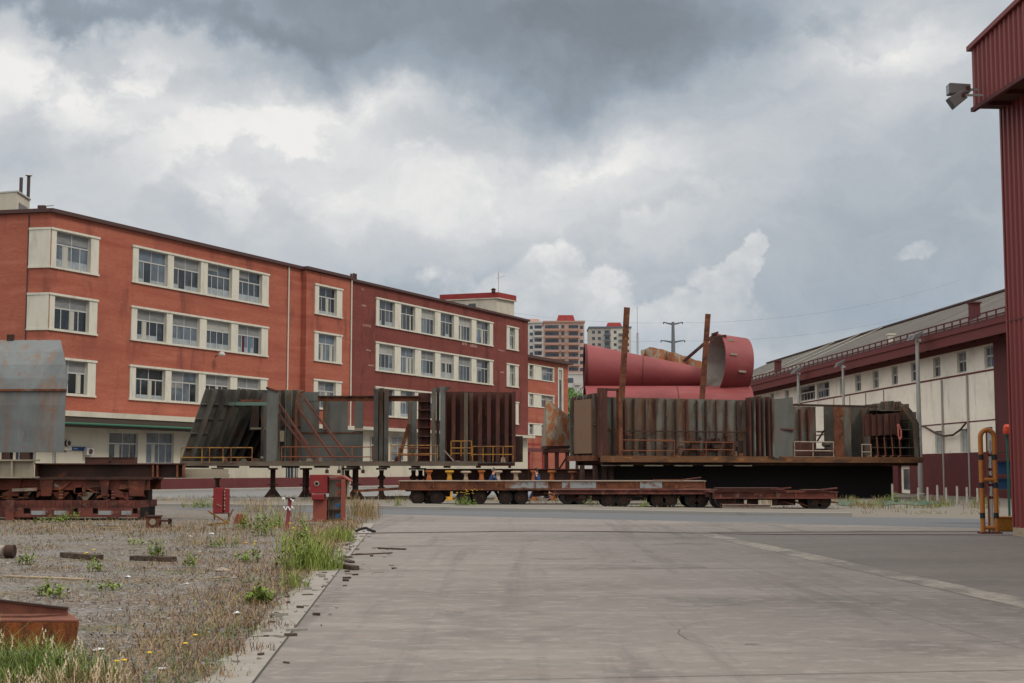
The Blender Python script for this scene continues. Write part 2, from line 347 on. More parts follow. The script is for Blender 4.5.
# thin dark joints in the concrete
jm = M('joint dirt', (.05, .045, .04), .95)
mb = MB()
for (L0, D0, L1, D1, w) in [(-1.208, -5, -1.205, 43, .018), (-1.2, 10.9, 7.05, 11.4, .012), (-1.2, 23.0, 7.05, 23.3, .014), (-1.62, 19.5, -1.2, 19.4, .03), (-1.62, 14, -1.2, 14.1, .03), (5.4, 6, 5.5, 30, .004)]:
    p, q = LD(L0, D0), LD(L1, D1); n = Vector((-(q-p).y, (q-p).x, 0)).normalized()*w/2
    mb.add([(*(p-n).xy, .017), (*(q-n).xy, .017), (*(q+n).xy, .017), (*(p+n).xy, .017)], [(0, 1, 2, 3)])
crk = random.Random(9)
def crack(L, D, ang, n, w=.012, step=.35):
    p = LD(L, D)
    for k in range(n):
        ang += crk.gauss(0, .35); q = p+Vector((math.cos(ang), math.sin(ang), 0))*step*crk.uniform(.5, 1.4); nn = Vector((-math.sin(ang), math.cos(ang), 0))*w/2*crk.uniform(.3, 1.3)
        mb.add([(*(p-nn).xy, .0175), (*(q-nn).xy, .0175), (*(q+nn).xy, .0175), (*(p+nn).xy, .0175)], [(0, 1, 2, 3)]); p = q
for c in ((4.4, 19, .3, 14, .007), (3.6, 12.2, 2.5, 12, .005), (-.6, 25, .6, 20, .008), (9, 20, .9, 26, .007), (5.2, 28, 2.9, 22, .01), (11, 27, 2.4, 14, .01)): crack(*c)
struct('pavement_joints', mb, jm)
# oil and rubber stains: irregular thin patches lying on the concrete
m_stain = M('old oil stain', (.135, .12, .108), .85, layers=[((.18, .158, .142), (2.2, 3, 1), .42, .6, .95)])
mb = MB()
for (L, D, r0, r1) in ((1.8, 33, 1.6, .5), (.2, 30.5, .8, .35), (3.6, 17.2, .35, .5), (4.6, 23.5, .22, .3), (1.3, 20.5, .12, .14), (2.6, 26, .5, .3), (6.0, 31, .7, .5), (.4, 16.2, .16, .2), (3.1, 13.1, .07, .08)):
    n = 26; c = LD(L, D); pts = []
    for k in range(n): a = 6.283*k/n; rr = crk.uniform(.55, 1.2); pts.append((c.x+math.cos(a)*r0*rr, c.y+math.sin(a)*r1*rr, .0135))
    mb.add(pts+[(c.x, c.y, .0135)], [(k, (k+1) % n, n) for k in range(n)])
tag(struct('road_stains', mb, m_stain), None, None)
# worn crane rail set flush across the road
m_rail = M('worn steel rail', K(150, 132, 128), .45, .3, layers=[(K(96, 66, 56), (.3, 3, 1), .4, .7, .7)])
ra = [G(300, 536), G(380, 533.6), G(535, 531.6), G(640, 532.6), G(770, 535), G(975, 535.4), G(1100, 536)]
rail = MB(); slot = MB()
for i in range(len(ra)-1):
    p, q = ra[i], ra[i+1]
    rail.bar(p+Vector((0, 0, .015)), q+Vector((0, 0, .015)), .09, .03); slot.bar(p+Vector((0, -.13, .014)), q+Vector((0, -.13, .014)), .10, .012)
rl = thing('crane_rail', 'thin worn steel rail set flush across the concrete road', 'rail', ra[0])
rail.build('rail_head', m_rail, rl, True); slot.build('rail_slot', jm, rl, True)
# kerb island in front of the parked trailers
def island(name, front, back, h, mat):
    mb = MB(); n = len(front)
    fb = [Vector((p.x, p.y, -.05)) for p in front]; ft = [Vector((p.x, p.y, h)) for p in front]; bt = [Vector((p.x, p.y, h)) for p in back]; bb = [Vector((p.x, p.y, -.05)) for p in back]
    vs = fb+ft+bt+bb; fs = []
    for i in range(n-1):
        for a in range(3): fs.append((a*n+i, a*n+i+1, (a+1)*n+i+1, (a+1)*n+i))
    fs += [(0, n, 2*n, 3*n), (n-1, 4*n-1, 3*n-1, 2*n-1)]
    return struct(name, mb.add(vs, fs), mat)
fx = [(120, 506.2), (250, 507.2), (330, 508), (400, 509.4), (560, 512.4), (750, 515.8), (852, 516.6)]
front = [G(*p) for p in fx]; back = [p+Vector((0, .45+.1*math.sin(i), 0)) for i, p in enumerate(front)]
island('kerb', front, back, .13, m_kerb)
back2 = [p+Vector((0, 5.2, 0)) for p in back]
sheet('median_pavement', [p+Vector((0, .004, 0)) for p in back]+[p for p in reversed(back2)], .121, m_dirt)
# far service road and pavement along the office blocks
sheet('service_road', [G(-400, 501.2), G(300, 500.0), G(420, 497.5), G(700, 490), G(760, 477), G(520, 477.5), G(300, 483.2), G(-400, 488.5)], .006, m_asph2)
fx = [(-200, 502), (120, 500.6), (300, 499.6), (420, 497.6)]
front = [G(*p) for p in fx]; back = [p+Vector((0, .4, 0)) for p in front]
island('service_road_kerb', front, back, .12, m_kerb)

# ------------------------------------------------------------------ window builder
def window(parent, x0, x1, z0, z1, y=.22, cols=4, open_=None, tr=.36, low=.16, bm=None, sill=True):
    """transom of blinds above, casements below; frame carries glass and blinds"""
    fr = MB(); w = .07; zt = z1-(z1-z0)*tr; d0, d1 = y-.05, y+.03
    fr.box(x0, x0+w, d0, d1, z0, z1); fr.box(x1-w, x1, d0, d1, z0, z1); fr.box(x0+w, x1-w, d0, d1, z0, z0+w); fr.box(x0+w, x1-w, d0, d1, z1-w, z1)
    fr.box(x0+w, x1-w, d0+.005, d1-.005, zt-.05, zt+.05)
    for i in range(1, cols):
        cx = x0+(x1-x0)*i/cols; top = z1-w if (cols % 2 == 0 and i == cols//2) else zt-.05
        fr.box(cx-w/2, cx+w/2, d0+.01, d1-.01, z0+w, top)
    f = fr.build('window', m_metal, parent)
    gm = random.choice((m_glass, m_glass, m_glass_l, m_glass_d))
    MB().box(x0+.02, x1-.02, y, y+.02, z0+.02, z1-.02).build('glass', gm, f)
    r = random.random()
    if r < .75:
        drop = tr if r < .45 else tr*random.uniform(.4, .9) if r < .6 else tr+random.uniform(.1, .4)
        zb = z1-(z1-z0)*min(drop, .95)
        MB().box(x0+.09, (x1-.09) if r < .5 or cols < 4 else (x0+x1)/2, y-.022, y-.004, zb, z1-w-.01).build('blind', bm or random.choice((m_blind, m_blind, m_blind_w)), f)
    if low and random.random() < .65:
        MB().box(x0+.09, x1-.09, y-.02, y-.005, z0+w+.01, z0+w+(z1-z0)*low*random.uniform(.6, 1.5)).build('frosted_pane', m_lowpane, f)
    for i in range(cols):
        q = random.random(); a = x0+(x1-x0)*i/cols+.07; c = x0+(x1-x0)*(i+1)/cols-.07
        if q < .10: MB().box(a, c, y-.03, y-.012, z0+.12, zt-.08).build('open_casement', m_glass_d, f)
        elif q < .30: MB().box(a, a+(c-a)*random.uniform(.3, .9), y-.028, y-.024, z0+.1, zt-.07).build('curtain', random.choice((m_cur1, m_cur1, m_cur1, m_cur3, m_cur1, m_cur2)), f)
        elif q < .40: MB().box(a, c, y-.0125, y-.0105, z0+.1, zt-.07).build('pane', m_glass_l, f)
    return f
def surround(parent, x0, x1, z0, z1, wins, out=.08, head=.16, sill=.14, zi0=None, zi1=None):
    """cream concrete frame round a row of windows, pillars between"""
    mb = MB(); zi0, zi1 = z0+sill, z1-head
    mb.box(x0-.08, x1+.08, -out-.07, .3, zi1, z1); mb.box(x0-.08, x1+.08, -out-.05, .3, z0, zi0)
    e = [x0]+[q for ww in wins for q in ww]+[x1]
    for i in range(0, len(e), 2):
        if e[i+1]-e[i] > .02: mb.box(e[i], e[i+1], -out, .3, zi0, zi1)
    mb.build('window_surround', m_cream, parent)
    for a, c in wins: window(parent, a, c, zi0, zi1)

# ------------------------------------------------------------------ orange brick office block
AZF = math.atan((1180-512)*math.cos(PITCH)/F)
FA = Frame(200, 120, AZF); FA.py = 320
A = fthing(FA, 'office_building', 'long orange brick office block with cream framed windows on the left', 'building')
S0, S1 = FA.S(48.2), FA.S(351)
zr = FA.Z(200, 246.4)
sA2 = FA.S(303)
rows = []
for (pt, pb) in ((259.3, 294.6), (316.2, 348.9), (371.5, 404.7)):      # at px 200: top and bottom of the surround
    rows.append((FA.Z(200, pb), FA.Z(200, pt)))
zc1, zc0 = FA.Z(100, 413.4), FA.Z(100, 418.6)
ops = []
W2 = [(FA.S(a), FA.S(c)) for a, c in ((136.5, 166), (172, 199.3), (206.2, 230.8), (237.7, 261))]
W1 = (FA.S(53.6), FA.S(88.4))
g1, g2 = (FA.S(130.8), FA.S(267.6)), (FA.S(48.8), FA.S(96.4))
for z0, z1 in rows: ops += [(g1[0]+.1, g1[1]-.1, z0+.1, z1-.1), (g2[0]+.1, g2[1]-.1, z0+.1, z1-.1)]
MB().wall(S0, sA2, zc0, zr, ops).build('front_wall', m_brickA, A)
for z0, z1 in rows:
    surround(A, g1[0], g1[1], z0, z1, W2); surround(A, g2[0], g2[1], z0, z1, [W1])
# stair tower bay standing slightly proud
yb = -.55
a2 = [(FA.S(318.2, yb), FA.S(336, yb))]; h2 = (FA.S(314.2, yb), FA.S(341.5, yb))
r2 = [(FA.Z(314, 313.8, yb), FA.Z(314, 283, yb)), (FA.Z(314, 361, yb), FA.Z(314, 330.7, yb)), (FA.Z(314, 409, yb), FA.Z(314, 378.7, yb))]
SB = FA.S(351, yb)
bay = MB().wall(FA.S(306, yb), SB, zc0, zr-.05, [(h2[0]+.1, h2[1]-.1, q0+.1, q1-.1) for q0, q1 in r2], y=yb)
bay.hexa([(FA.S(306, yb), yb, zc0), (FA.S(306, yb), yb, zr-.05), (FA.S(306, yb), 0, zr-.05), (FA.S(306, yb), 0, zc0)], (.02, 0, 0))
bay.build('stair_bay', m_brickA, A)
for q0, q1 in r2:
    mb = MB(); x0, x1 = h2; zi0, zi1 = q0+.14, q1-.16
    mb.box(x0-.08, x1+.08, yb-.15, yb+.3, zi1, q1); mb.box(x0-.08, x1+.08, yb-.13, yb+.3, q0, zi0)
    mb.box(x0, a2[0][0], yb-.08, yb+.3, zi0, zi1); mb.box(a2[0][1], x1, yb-.08, yb+.3, zi0, zi1)
    mb.build('window_surround', m_cream, A); window(A, a2[0][0], a2[0][1], zi0, zi1, y=yb+.22)
# left flank turning away, then the body behind
c78 = math.radians(-78)
dl = Vector((math.sin(c78), math.cos(c78), 0)); dloc = Vector((dl.dot(FA.u), dl.dot(FA.n), 0))
pc = Vector((S0, 0, 0)); pl_ = pc+dloc*40
nl = Vector((-dloc.y, dloc.x, 0))
if nl.y < 0: nl = -nl
mb = MB(); q = [pc, pl_, pl_+nl*.3, pc+nl*.3]
mb.hexa([(p.x, p.y, zc0) for p in [pl_, pc, pc+nl*.3, pl_+nl*.3]], (0, 0, zr-zc0))
mb.build('flank_wall', m_brickA, A)
MB().prism([(S0+.5, .36), (SB, .36), (SB, 15), (pl_.x, 15), (pl_.x+.4, pl_.y+.4)], zc0+.02, zr-.06).build('body', m_dark, A)
MB().box(S0-30, SB-.1, 1.4, 14.9, .02, zc0).build('ground_floor_body', m_dark, A)
# cream panels wrapping round the corner, one per storey
FL = Frame(50, 1, 0)
FL.o = FA.world(pc); FL.u = -dl; FL.n = Vector((-FL.u.y, FL.u.x, 0))
sp = FL.S(27.0, 0, 320)
for z0, z1 in rows[:3]:
    a = pc; c = pc+dloc*abs(sp); out = -nl*.07
    MB().hexa([(p.x, p.y, z0+.14) for p in (c+out, a+out, a+nl*.05, c+nl*.05)], (0, 0, z1-z0-.3)).build('corner_panel', m_cream, A)
    out = -nl*.14
    for k0, k1 in ((z0, z0+.14), (z1-.16, z1)): MB().hexa([(p.x, p.y, k0) for p in (c+out, a+out+Vector((.05, 0, 0)), a+nl*.05, c+nl*.05)], (0, 0, k1-k0)).build('panel_trim', m_cream, A)
MB().hexa([(p.x, p.y, zc0) for p in (pc+dloc*(abs(sp)+.12)-nl*.04, pc+dloc*(abs(sp)+.02)-nl*.04, pc+dloc*(abs(sp)+.02), pc+dloc*(abs(sp)+.12))], (0, 0, zr-zc0-.1)).build('movement_joint', m_roofdark, A)
# coping
mb = MB(); mb.box(S0-.2, sA2, -.28, .5, zr, zr+.28); mb.box(FA.S(305, yb), SB+.1, yb-.28, .5, zr+.003, zr+.283)
o = -nl*.28; mb.hexa([(p.x, p.y, zr+.002) for p in (pl_+o, pc+o, pc+nl*.5, pl_+nl*.5)], (0, 0, .276))
mb.build('coping', m_roofdark, A)
MB().prism([(S0+.5, .45), (SB, .45), (SB, 15), (pl_.x, 15), (pl_.x+.4, pl_.y+.5)], zr-.02, zr+.1).build('roof', m_roofdark, A)
# ground floor: canopy slab, green pipe, rendered wall with tall windows, burgundy plinth
x_end = SB-.05
MB().box(S0-4.5, x_end, -1.5, .0, zc0, zc1).build('canopy_slab', m_white, A)
MB().box(S0-4.5, x_end, -1.42, .34, zc0-.72, zc0-.01).build('canopy_beam', M('shaded beam brown', K(72, 62, 54), .9, layers=[(K(70, 60, 50), (1, 1, 2), .45, .8, .7)]), A)  # brown beam, deepened and darkened to hold the shade under the slab
gz = FA.Z(120, 424, -1.2)
MB().tube((S0-2, -1.52, zc0-.52), (x_end, -1.52, zc0-.52), .09).build('drain_pipe', m_green, A)
yg = .35
gops = []
for a, c in ((112.3, 141), (149.3, 176.5), (20, 40), (56, 60), (205, 226), (236, 256), (288, 300)): gops.append((FA.S(a, yg), FA.S(c, yg), (FA.Z(a, 480, yg) if a == 288 else FA.Z(a, 463.5, yg)), FA.Z(a, 432, yg)))
zpl = FA.Z(200, 478.3, yg)
MB().wall(S0-28, S1, zpl, zc0-.4, gops, y=yg, th=.5).build('ground_floor_wall', m_white, A)
MB().box(S0-28, S1, yg-.06, yg+.3, 0.0, zpl).build('plinth', m_burg, A)
for g in gops: window(A, g[0], g[1], g[2], g[3], y=yg+.2, cols=4, low=0, bm=M('pale blind', K(120, 120, 116), .8))
for px_ in (157, 203): pass
mb = MB().tube((FA.S(287.5), -.09, zc0), (FA.S(287.5), -.09, zr), .07); mb.build('downpipe', m_cream, A)
MB().tube((FA.S(350.5, yb), yb-.1, 0), (FA.S(350.5, yb), yb-.1, zr), .08).build('downpipe', m_cream, A)
# pavement in front
struct('office_pavement', MB().add([FA.world((-40, -4.2, .12)), FA.world((150, -4.2, .12)), FA.world((150, .3, .12)), FA.world((-40, .3, .12)), FA.world((-40, -4.2, 0)), FA.world((150, -4.2, 0))], [(0, 1, 2, 3), (4, 5, 1, 0)]), m_kerb)
# wall fittings of the office block
wl = fthing(FA, 'wall_lamp', 'small wall lamp on a bracket between two window rows of the orange brick block', 'lamp')
lx, lz = FA.hit(221, 353, -.6)
MB().bar((lx, -.6, lz), (lx, 0, lz-.3), .06).build('bracket', m_roofdark, wl); MB().lathe((lx-.1, -.75, lz-.25), [(.28, 0), (.32, .1), (.2, .3), (.05, .36)], 12).build('lamp_head', m_metal, wl)
bs = fthing(FA, 'wall_sign', 'narrow blue sign with a white end on the rendered ground floor wall', 'sign')
a, z = FA.hit(66.5, 450.3, .3); c = FA.S(88.5, .3); z1 = FA.Z(66.5, 446.6, .3)
MB().box(a+.5, c, .24, .345, z, z1).build('board', M('blue sign', K(30, 58, 100), .5), bs)
MB().box(a-.25, a+.49, .24, .345, z, z1).build('white_end', m_cream, bs)
MB().box(a+1.1, c-1.3, .232, .239, z+(z1-z)*.38, z+(z1-z)*.62).build('lettering', M('pale blue lettering', K(120, 150, 190), .5), bs)
ac = fthing(FA, 'air_conditioner', 'grey air conditioning unit on the wall under the end of the blue sign', 'air conditioner')
a, z = FA.hit(84.5, 456.5, 0); MB().box(a+.2, a+1.0, -.05, .34, z+.1, z+.65).build('casing', m_metal, ac, bevel=.03); MB().tube((a+.6, -.06, z+.38), (a+.6, -.09, z+.38), .2, n=20).build('fan_grille', m_roofdark, ac)
dr = fthing(FA, 'wall_vent', 'round dark extractor vent on the rendered wall above the blue sign', 'vent')
a, z = FA.hit(66.8, 443.2, .3); MB().tube((a, .34, z), (a, .1, z), .22, n=16).build('duct', m_roofdark, dr); MB().shell((a, .1, z), (a, .05, z), .27, .27, .06, 18).build('rim', m_metal, dr)
# roof hut and chimneys
hy = 4.
hut = fthing(FA, 'roof_plant_room', 'white rooftop hut with grey door at the left end of the orange block', 'rooftop hut')
FH = lambda px, py, y: FA.hit(px, py, y)
hx0, hx1 = FA.S(-30, hy), FA.S(16.5, hy)
FHW = Frame(29.5, 1, 0)
zt = FA.Z(16, 191.8, hy)
p0, p1 = at(8, 471, 112), at(21.3, 471, 115.5); p2 = at(-83, 471, 115)
hb = [p0, p1, p1+(p2-p0), p2]
hut.location = (p0.x, p0.y, zr); hut.rotation_euler = (0, 0, 0)
zt = at(17, 192, 112).z
MB().prism([(p.x, p.y) for p in hb], zr, zt).build('walls', m_white, hut, True)
cen = sum(hb, Vector())/4
MB().prism([(*(cen.xy+(p.xy-cen.xy)*1.03),) for p in hb], zt, zt+.12).build('roof', m_metal, hut, True)
d = (p1-p0).normalized(); nn = Vector((d.y, -d.x, 0)); q0, q1 = p0.lerp(p1, .16), p0.lerp(p1, .78)
MB().hexa([(*(q0+nn*.05).xy, zr+.1), (*(q1+nn*.05).xy, zr+.1), (*(q1+nn*.05).xy, zt-.75), (*(q0+nn*.05).xy, zt-.75)], -nn*.04).build('door', M('grey door', K(112, 108, 112), .6), hut, True)
m_flue = M('sooty flue', K(74, 62, 58), .8)
for px_, py_, cap, nm in ((21.3, 177.6, 0, 'shorter bare chimney flue on the white rooftop hut'), (28.8, 176.5, 1, 'taller capped chimney flue at the corner of the white rooftop hut')):
    Yc = 117 if not cap else 122
    p = at(px_, py_, Yc); ch = thing('chimney_flue', nm, 'chimney', (p.x, p.y, zt)); ch.location.z = zt if not cap else zr
    MB().tube((p.x, p.y, zt+.12 if not cap else zr), (p.x, p.y, p.z), .14, n=14).build('flue', m_flue, ch, True)
    if cap: MB().lathe((p.x, p.y, p.z+.06), [(.3, 0), (.3, .05), (.02, .16)], 14).build('cowl', m_metal, ch, True)
for px_, py_, Yc, nm in ((42.5, 207, 119, 'small rooftop floodlight on the coping near the corner of the orange block'), (3.5, 209.5, 125, 'small rooftop floodlight on the coping at the far left edge')):
    p = at(px_, py_, Yc); fl = thing('floodlight', nm, 'floodlight', (p.x, p.y, zr+.28))
    MB().bar((p.x-.35, p.y, p.z), (p.x+.3, p.y-.1, p.z-.02), .3, .26).build('housing', m_roofdark, fl, True); MB().bar((p.x+.3, p.y, p.z+.08), (p.x+.95, p.y, p.z+.14), .09, .08).build('arm', m_metal, fl, True)
    MB().bar((p.x+.1, p.y, p.z-.1), (p.x+.1, p.y, zr+.28), .08).build('post', m_roofdark, fl, True)
p = at(134, 228.5, 122); vt = thing('roof_vent', 'tiny orange vent pot on the coping above the first window group', 'vent', (p.x, p.y, zr+.28))
MB().lathe((p.x, p.y, zr+.1), [(.2, 0), (.16, .4), (.22, .5), (.05, .75)], 12).build('pot', m_brickA, vt, True)

# ------------------------------------------------------------------ burgundy brick block
B = fthing(FA, 'office_building', 'dark burgundy brick office block with two rows of six windows, behind the ribbed steel', 'building')
B0, B1 = SB+.02, FA.S(528); zb = FA.Z(400, 292.3)
WB = [(FA.S(350+a/4.096), FA.S(350+c/4.096)) for a, c in ((118, 182), (207, 265), (290, 347), (369, 424), (443, 496), (516, 570))]
gb = (FA.S(375.6), FA.S(492.5)); WS = (FA.S(509.2), FA.S(514.6)); gs = (FA.S(506.3), FA.S(518))
rb_ = [(FA.Z(375.6, 325.6), FA.Z(375.6, 297)), (FA.Z(375.6, 371), FA.Z(375.6, 341.3)), (FA.Z(375.6, 416.5), FA.Z(375.6, 386.2))]
rs_ = [(FA.Z(506.5, 349.3), FA.Z(506.5, 325.3)), (FA.Z(506.5, 386.6), FA.Z(506.5, 363)), (FA.Z(506.5, 424), FA.Z(506.5, 400.8))]
ops = [(gb[0]+.1, gb[1]-.1, q0+.1, q1-.1) for q0, q1 in rb_]+[(gs[0]+.1, gs[1]-.1, q0+.1, q1-.1) for q0, q1 in rs_]
zg = FA.Z(360, 428)
MB().wall(B0, B1, zg, zb, ops).build('front_wall', m_brickB, B)
for q0, q1 in rb_: surround(B, gb[0], gb[1], q0, q1, WB)
for q0, q1 in rs_: surround(B, gs[0], gs[1], q0, q1, [WS])
MB().box(B0, B1, .36, 15, .02, zb-.05).build('body', m_brickB, B)
MB().box(B0, B1+.15, -.25, 15.2, zb, zb+.25).build('coping', m_roofdark, B)
MB().wall(B0, B1, 0, zg, [], y=.06).build('ground_floor_wall', m_white, B)
MB().box(B0, B1, -1.0, .05, zg-.2, zg+.12).build('canopy_slab', m_white, B)
MB().box(B0, B1, -.02, .05, 0, zpl).build('plinth', m_burg, B)
for a, c in ((372, 384), (392, 404), (412, 424), (436, 448), (462, 474)):
    w_ = window(B, FA.S(a), FA.S(c), FA.Z(a, 461), FA.Z(a, 436), y=0, cols=2, low=0)
mb = MB()
for (x, y_, w, h) in [(361, 289, 3, .1), (363, 325, 8, .12), (361, 305, 5, .1), (366, 350, 5, .08), (368, 365, 6, .08), (470, 345, 7, .2), (462, 343, 5, .2), (498, 350, 7, .08), (500, 372, 4, .1)]:
    a, z = FA.hit(x, y_); c = FA.S(x+w); mb.box(a, c, -.015, .02, z-h, z+h)
mb.build('plaster_patch', M('patchy mortar', K(160, 132, 122), .9, layers=[(K(120, 60, 50), (3, 3, 6), .4, .6, .9)]), B)
mb = MB()
for x in (352.5, 355, 357): a = FA.S(x); mb.tube((a, .2, zb+.2), (a, .2, zb+.7+.2*(x % 2)), .12)
mb.build('chimney_pots', m_roofdark, B)
# rooftop room with the red band
yy = 5.
x0, x1 = FA.S(441, yy), FA.S(497, yy)
PH = fthing(FA, 'rooftop_room', 'white rooftop room with a flat red banded roof on the burgundy block', 'rooftop room')
pA, pB_, pC = at(441, 471, 180.5), at(496.5, 471, 178), at(514.2, 471, 181.5)
hb = [pA, pB_, pC, pA+(pC-pB_)]
zt, zs = at(497, 298.6, 178).z, zb+.1
MB().prism([(p.x, p.y) for p in hb], zs, zt).build('walls', m_white, PH, True)
cen = sum(hb, Vector())/4
zk = at(497, 292.3, 178).z
MB().prism([(*(cen.xy+(p.xy-cen.xy)*1.08),) for p in hb], zt, zt+.12).build('roof_slab', m_white, PH, True)
MB().prism([(*(cen.xy+(p.xy-cen.xy)*1.06),) for p in hb], zt+.122, zk).build('red_band', m_redband, PH, True)
for a, c in ((.27, .41), (.49, .62)):
    p, q = pA.lerp(pB_, a), pA.lerp(pB_, c); off = Vector((0, -.06, 0))
    MB().hexa([(*(p+off).xy, zt-1.9), (*(q+off).xy, zt-1.9), (*(q+off).xy, zt-.5), (*(p+off).xy, zt-.5)], (0, .04, 0)).build('window', m_glass, PH, True)
p = at(498.5, 291, 180)
an = thing('antenna', 'thin television antenna on the red banded rooftop room', 'antenna', (p.x, p.y, zk))
t = at(498.5, 271.5, 180)
MB().tube((p.x, p.y, zk), (p.x, p.y, t.z), .05).build('mast', m_metal, an, True); MB().bar((p.x-.3, p.y, t.z-.9), (p.x+.8, p.y, t.z-.55), .05).bar((p.x-.1, p.y, t.z-.5), (p.x+.1, p.y, t.z-.5), .05).build('crossbar', m_metal, an, True)
p = at(493.5, 291, 178); ch = thing('chimney_pot', 'stubby dark vent pot on the red banded roof beside the antenna', 'vent', (p.x, p.y, zk)); MB().lathe((p.x, p.y, zk), [(.25, 0), (.25, .3), (.36, .36), (.1, .55)], 12).build('pot', m_roofdark, ch, True)
for i, (x, y_, rr) in enumerate(((451, 303.5, .9), (493, 313, .45))):
    p = at(x, y_, 172 if i == 0 else 180); p.z = zb+.2
    dv = thing('roof_duct', ('rounded rusty metal duct beside the rooftop room', 'small round vent on the coping in front of the rooftop room')[i], 'duct', p)
    MB().tube(p+Vector((-rr*1.4, 0, rr*.5)), p+Vector((rr*1.4, 0, rr*.5)), rr*.7, n=14).build('duct', m_roofdark, dv, True)
    MB().box(p.x-rr, p.x+rr, p.y-.3, p.y+.3, p.z, p.z+rr*.3).build('base', m_metal, dv, True)

# ------------------------------------------------------------------ low brick annex
FC = Frame(528, 215, AZF); FC.py = 395
C = fthing(FC, 'annex_building', 'low orange brick annex with a tall stair window beyond the burgundy block', 'building')
c0, c1 = -8, FC.S(568); zc = FC.Z(547, 361.5)
w_rows = [(FC.Z(545, 381.2), FC.Z(545, 366.2)), (FC.Z(545, 408.3), FC.Z(545, 394.5)), (FC.Z(545, 436), FC.Z(545, 424))]
stw = (FC.S(558.6), FC.S(562), FC.Z(560, 432), FC.Z(560, 370)); band = (FC.S(521), FC.S(554))
ops = [(band[0], band[1], q0, q1) for q0, q1 in w_rows]+[(stw[0]-.3, stw[1]+.3, stw[2]-.3, stw[3]+.3)]
MB().wall(c0, c1, 0, zc, ops).build('front_wall', m_brickA, C)
MB().box(c0, c1, .4, 12, 0, zc-.05).build('body', m_dark, C)
MB().box(c0, c1+.6, -.7, 12.4, zc, zc+.45).build('flat_roof', m_roofdark, C)
for q0, q1 in w_rows:
    surround(C, band[0], band[1], q0, q1, [(FC.S(529.2), FC.S(533.2)), (FC.S(541.2), FC.S(553.2))], out=.05, head=.15, sill=.12)
mb = MB().wall(stw[0]-.4, stw[1]+.4, stw[2]-.4, stw[3]+.4, [stw], y=-.06, th=.3); mb.build('window_surround', m_cream, C)
window(C, stw[0], stw[1], stw[2], stw[3], y=.15, cols=2, tr=.15, low=0)
gr = fthing(FC, 'pipe_rack', 'burgundy pipe rack standing before the annex ground floor', 'pipe rack')
mb = MB()
for x in (529, 543, 556): a = FC.S(x, -6); mb.box(a-.12, a+.12, -6.1, -5.9, 0, FC.Z(x, 452, -6))
mb.build('posts', m_redband, gr)
zz = FC.Z(540, 452, -6); MB().box(FC.S(515, -6), FC.S(572, -6), -6.4, -5.6, zz, zz+.5).build('rack_beam', m_burg, gr); MB().box(FC.S(515, -6), FC.S(572, -6), -6.0, -5.8, zz+.9, zz+1.2).build('upper_pipe', m_redband, gr)
# ------------------------------------------------------------------ long warehouse on the right
FW = Frame(1000, 85, ROAD+math.pi); FW.py = 400
m_panel = M('precast cream panel', K(232, 222, 206), .85, layers=[((.48, .43, .36), (.35, .35, .5), .45, .8, .6), ((.2, .18, .16), (1.4, 1.4, .25), .56, .78, .4), ((.55, .52, .46), (.2, .2, .2), .5, .8, .4)], var=.05)
m_corr = M('weathered fibre cement', K(112, 107, 101), .95, layers=[(K(88, 84, 79), (1.2, .15, .15), .4, .7, .7), (K(152, 144, 130), (.25, .06, .06), .55, .8, .5), (K(150, 104, 70), (.4, .1, .1), .62, .85, .4)])
m_red = M('oxide red steel', K(96, 42, 40), .7, layers=[(K(92, 36, 36), (.6, .6, .8), .45, .75, .6), (K(146, 80, 66), (3, 3, 3), .62, .8, .5)])
m_redd = M('dark red steel', K(84, 40, 40), .75, layers=[(K(64, 30, 32), (.8, .8, .8), .45, .75, .6)])
W = fthing(FW, 'warehouse', 'long cream panelled warehouse with burgundy base and grey roof on the right', 'warehouse')
w0, w1 = -95, 26
zb1 = FW.Z(1000, 451.5); zt = FW.Z(1000, 341.5);  zs = FW.Z(1000, 320, -1.5)
wins = [(985.5, 994.5, 345.5, 367.5), (958, 967.3, 351.6, 372), (934, 941.2, 356.6, 377), (911.6, 918.3, 361.5, 381), (892.2, 898.2, 366, 384.4), (873.2, 879, 370, 388), (855.5, 861.3, 373.6, 390.3), (840, 843.6, 377.5, 393.4),
        (799.5, 815, 386, 401.4), (817, 829.5, 382.5, 397.6), (785, 789, 389, 402), (770, 774, 392, 403), (757, 762, 395, 404)]
zlow0, zlow1 = FW.Z(964, 451), FW.Z(964, 429)
lows = [(935, 942.8), (960.2, 967.8), (985.6, 993), (884, 888)]
zwt, zwb = FW.Z(990, 345.5), FW.Z(990, 367.8)
ops = [(FW.S(a), FW.S(c), zwb, zwt) for a, c, _, _ in wins]
lop = [(FW.S(a, py=440), FW.S(c, py=440), zb1+.02, zlow1) for a, c in lows]
pil = FW.S(995.5)
MB().wall(w0, pil, zb1, zt, ops+lop, th=.3).build('panel_wall', m_panel, W)
for i, (a, c, d, e) in enumerate(ops): window(W, a+.03, c-.03, d+.03, e-.03, y=.18, cols=2 if i not in (8, 9) else 5, tr=.45, low=0)
for a, c, d, e in lop:
    f = MB().box(a, c, .14, .2, d, e).build('window', m_lowpane, W); MB().box((a+c)/2-.04, (a+c)/2+.04, .1, .14, d, e).build('mullion', m_metal, f)
MB().box(w0, pil-.01, -.03, .3, zwb-.19, zwb-.08).build('panel_joint_rail', m_red, W)
MB().box(w0, pil-.02, -.02, .3, FW.Z(1000, 419.7), FW.Z(1000, 418.4)).build('panel_joint_rail', m_redd, W)
m_lowbase = M('burgundy base paint', K(86, 34, 36), .75, layers=[(K(66, 28, 30), (.4, .4, .6), .4, .8, .6), (K(126, 92, 92), (.8, .8, .35), .58, .8, .6)])
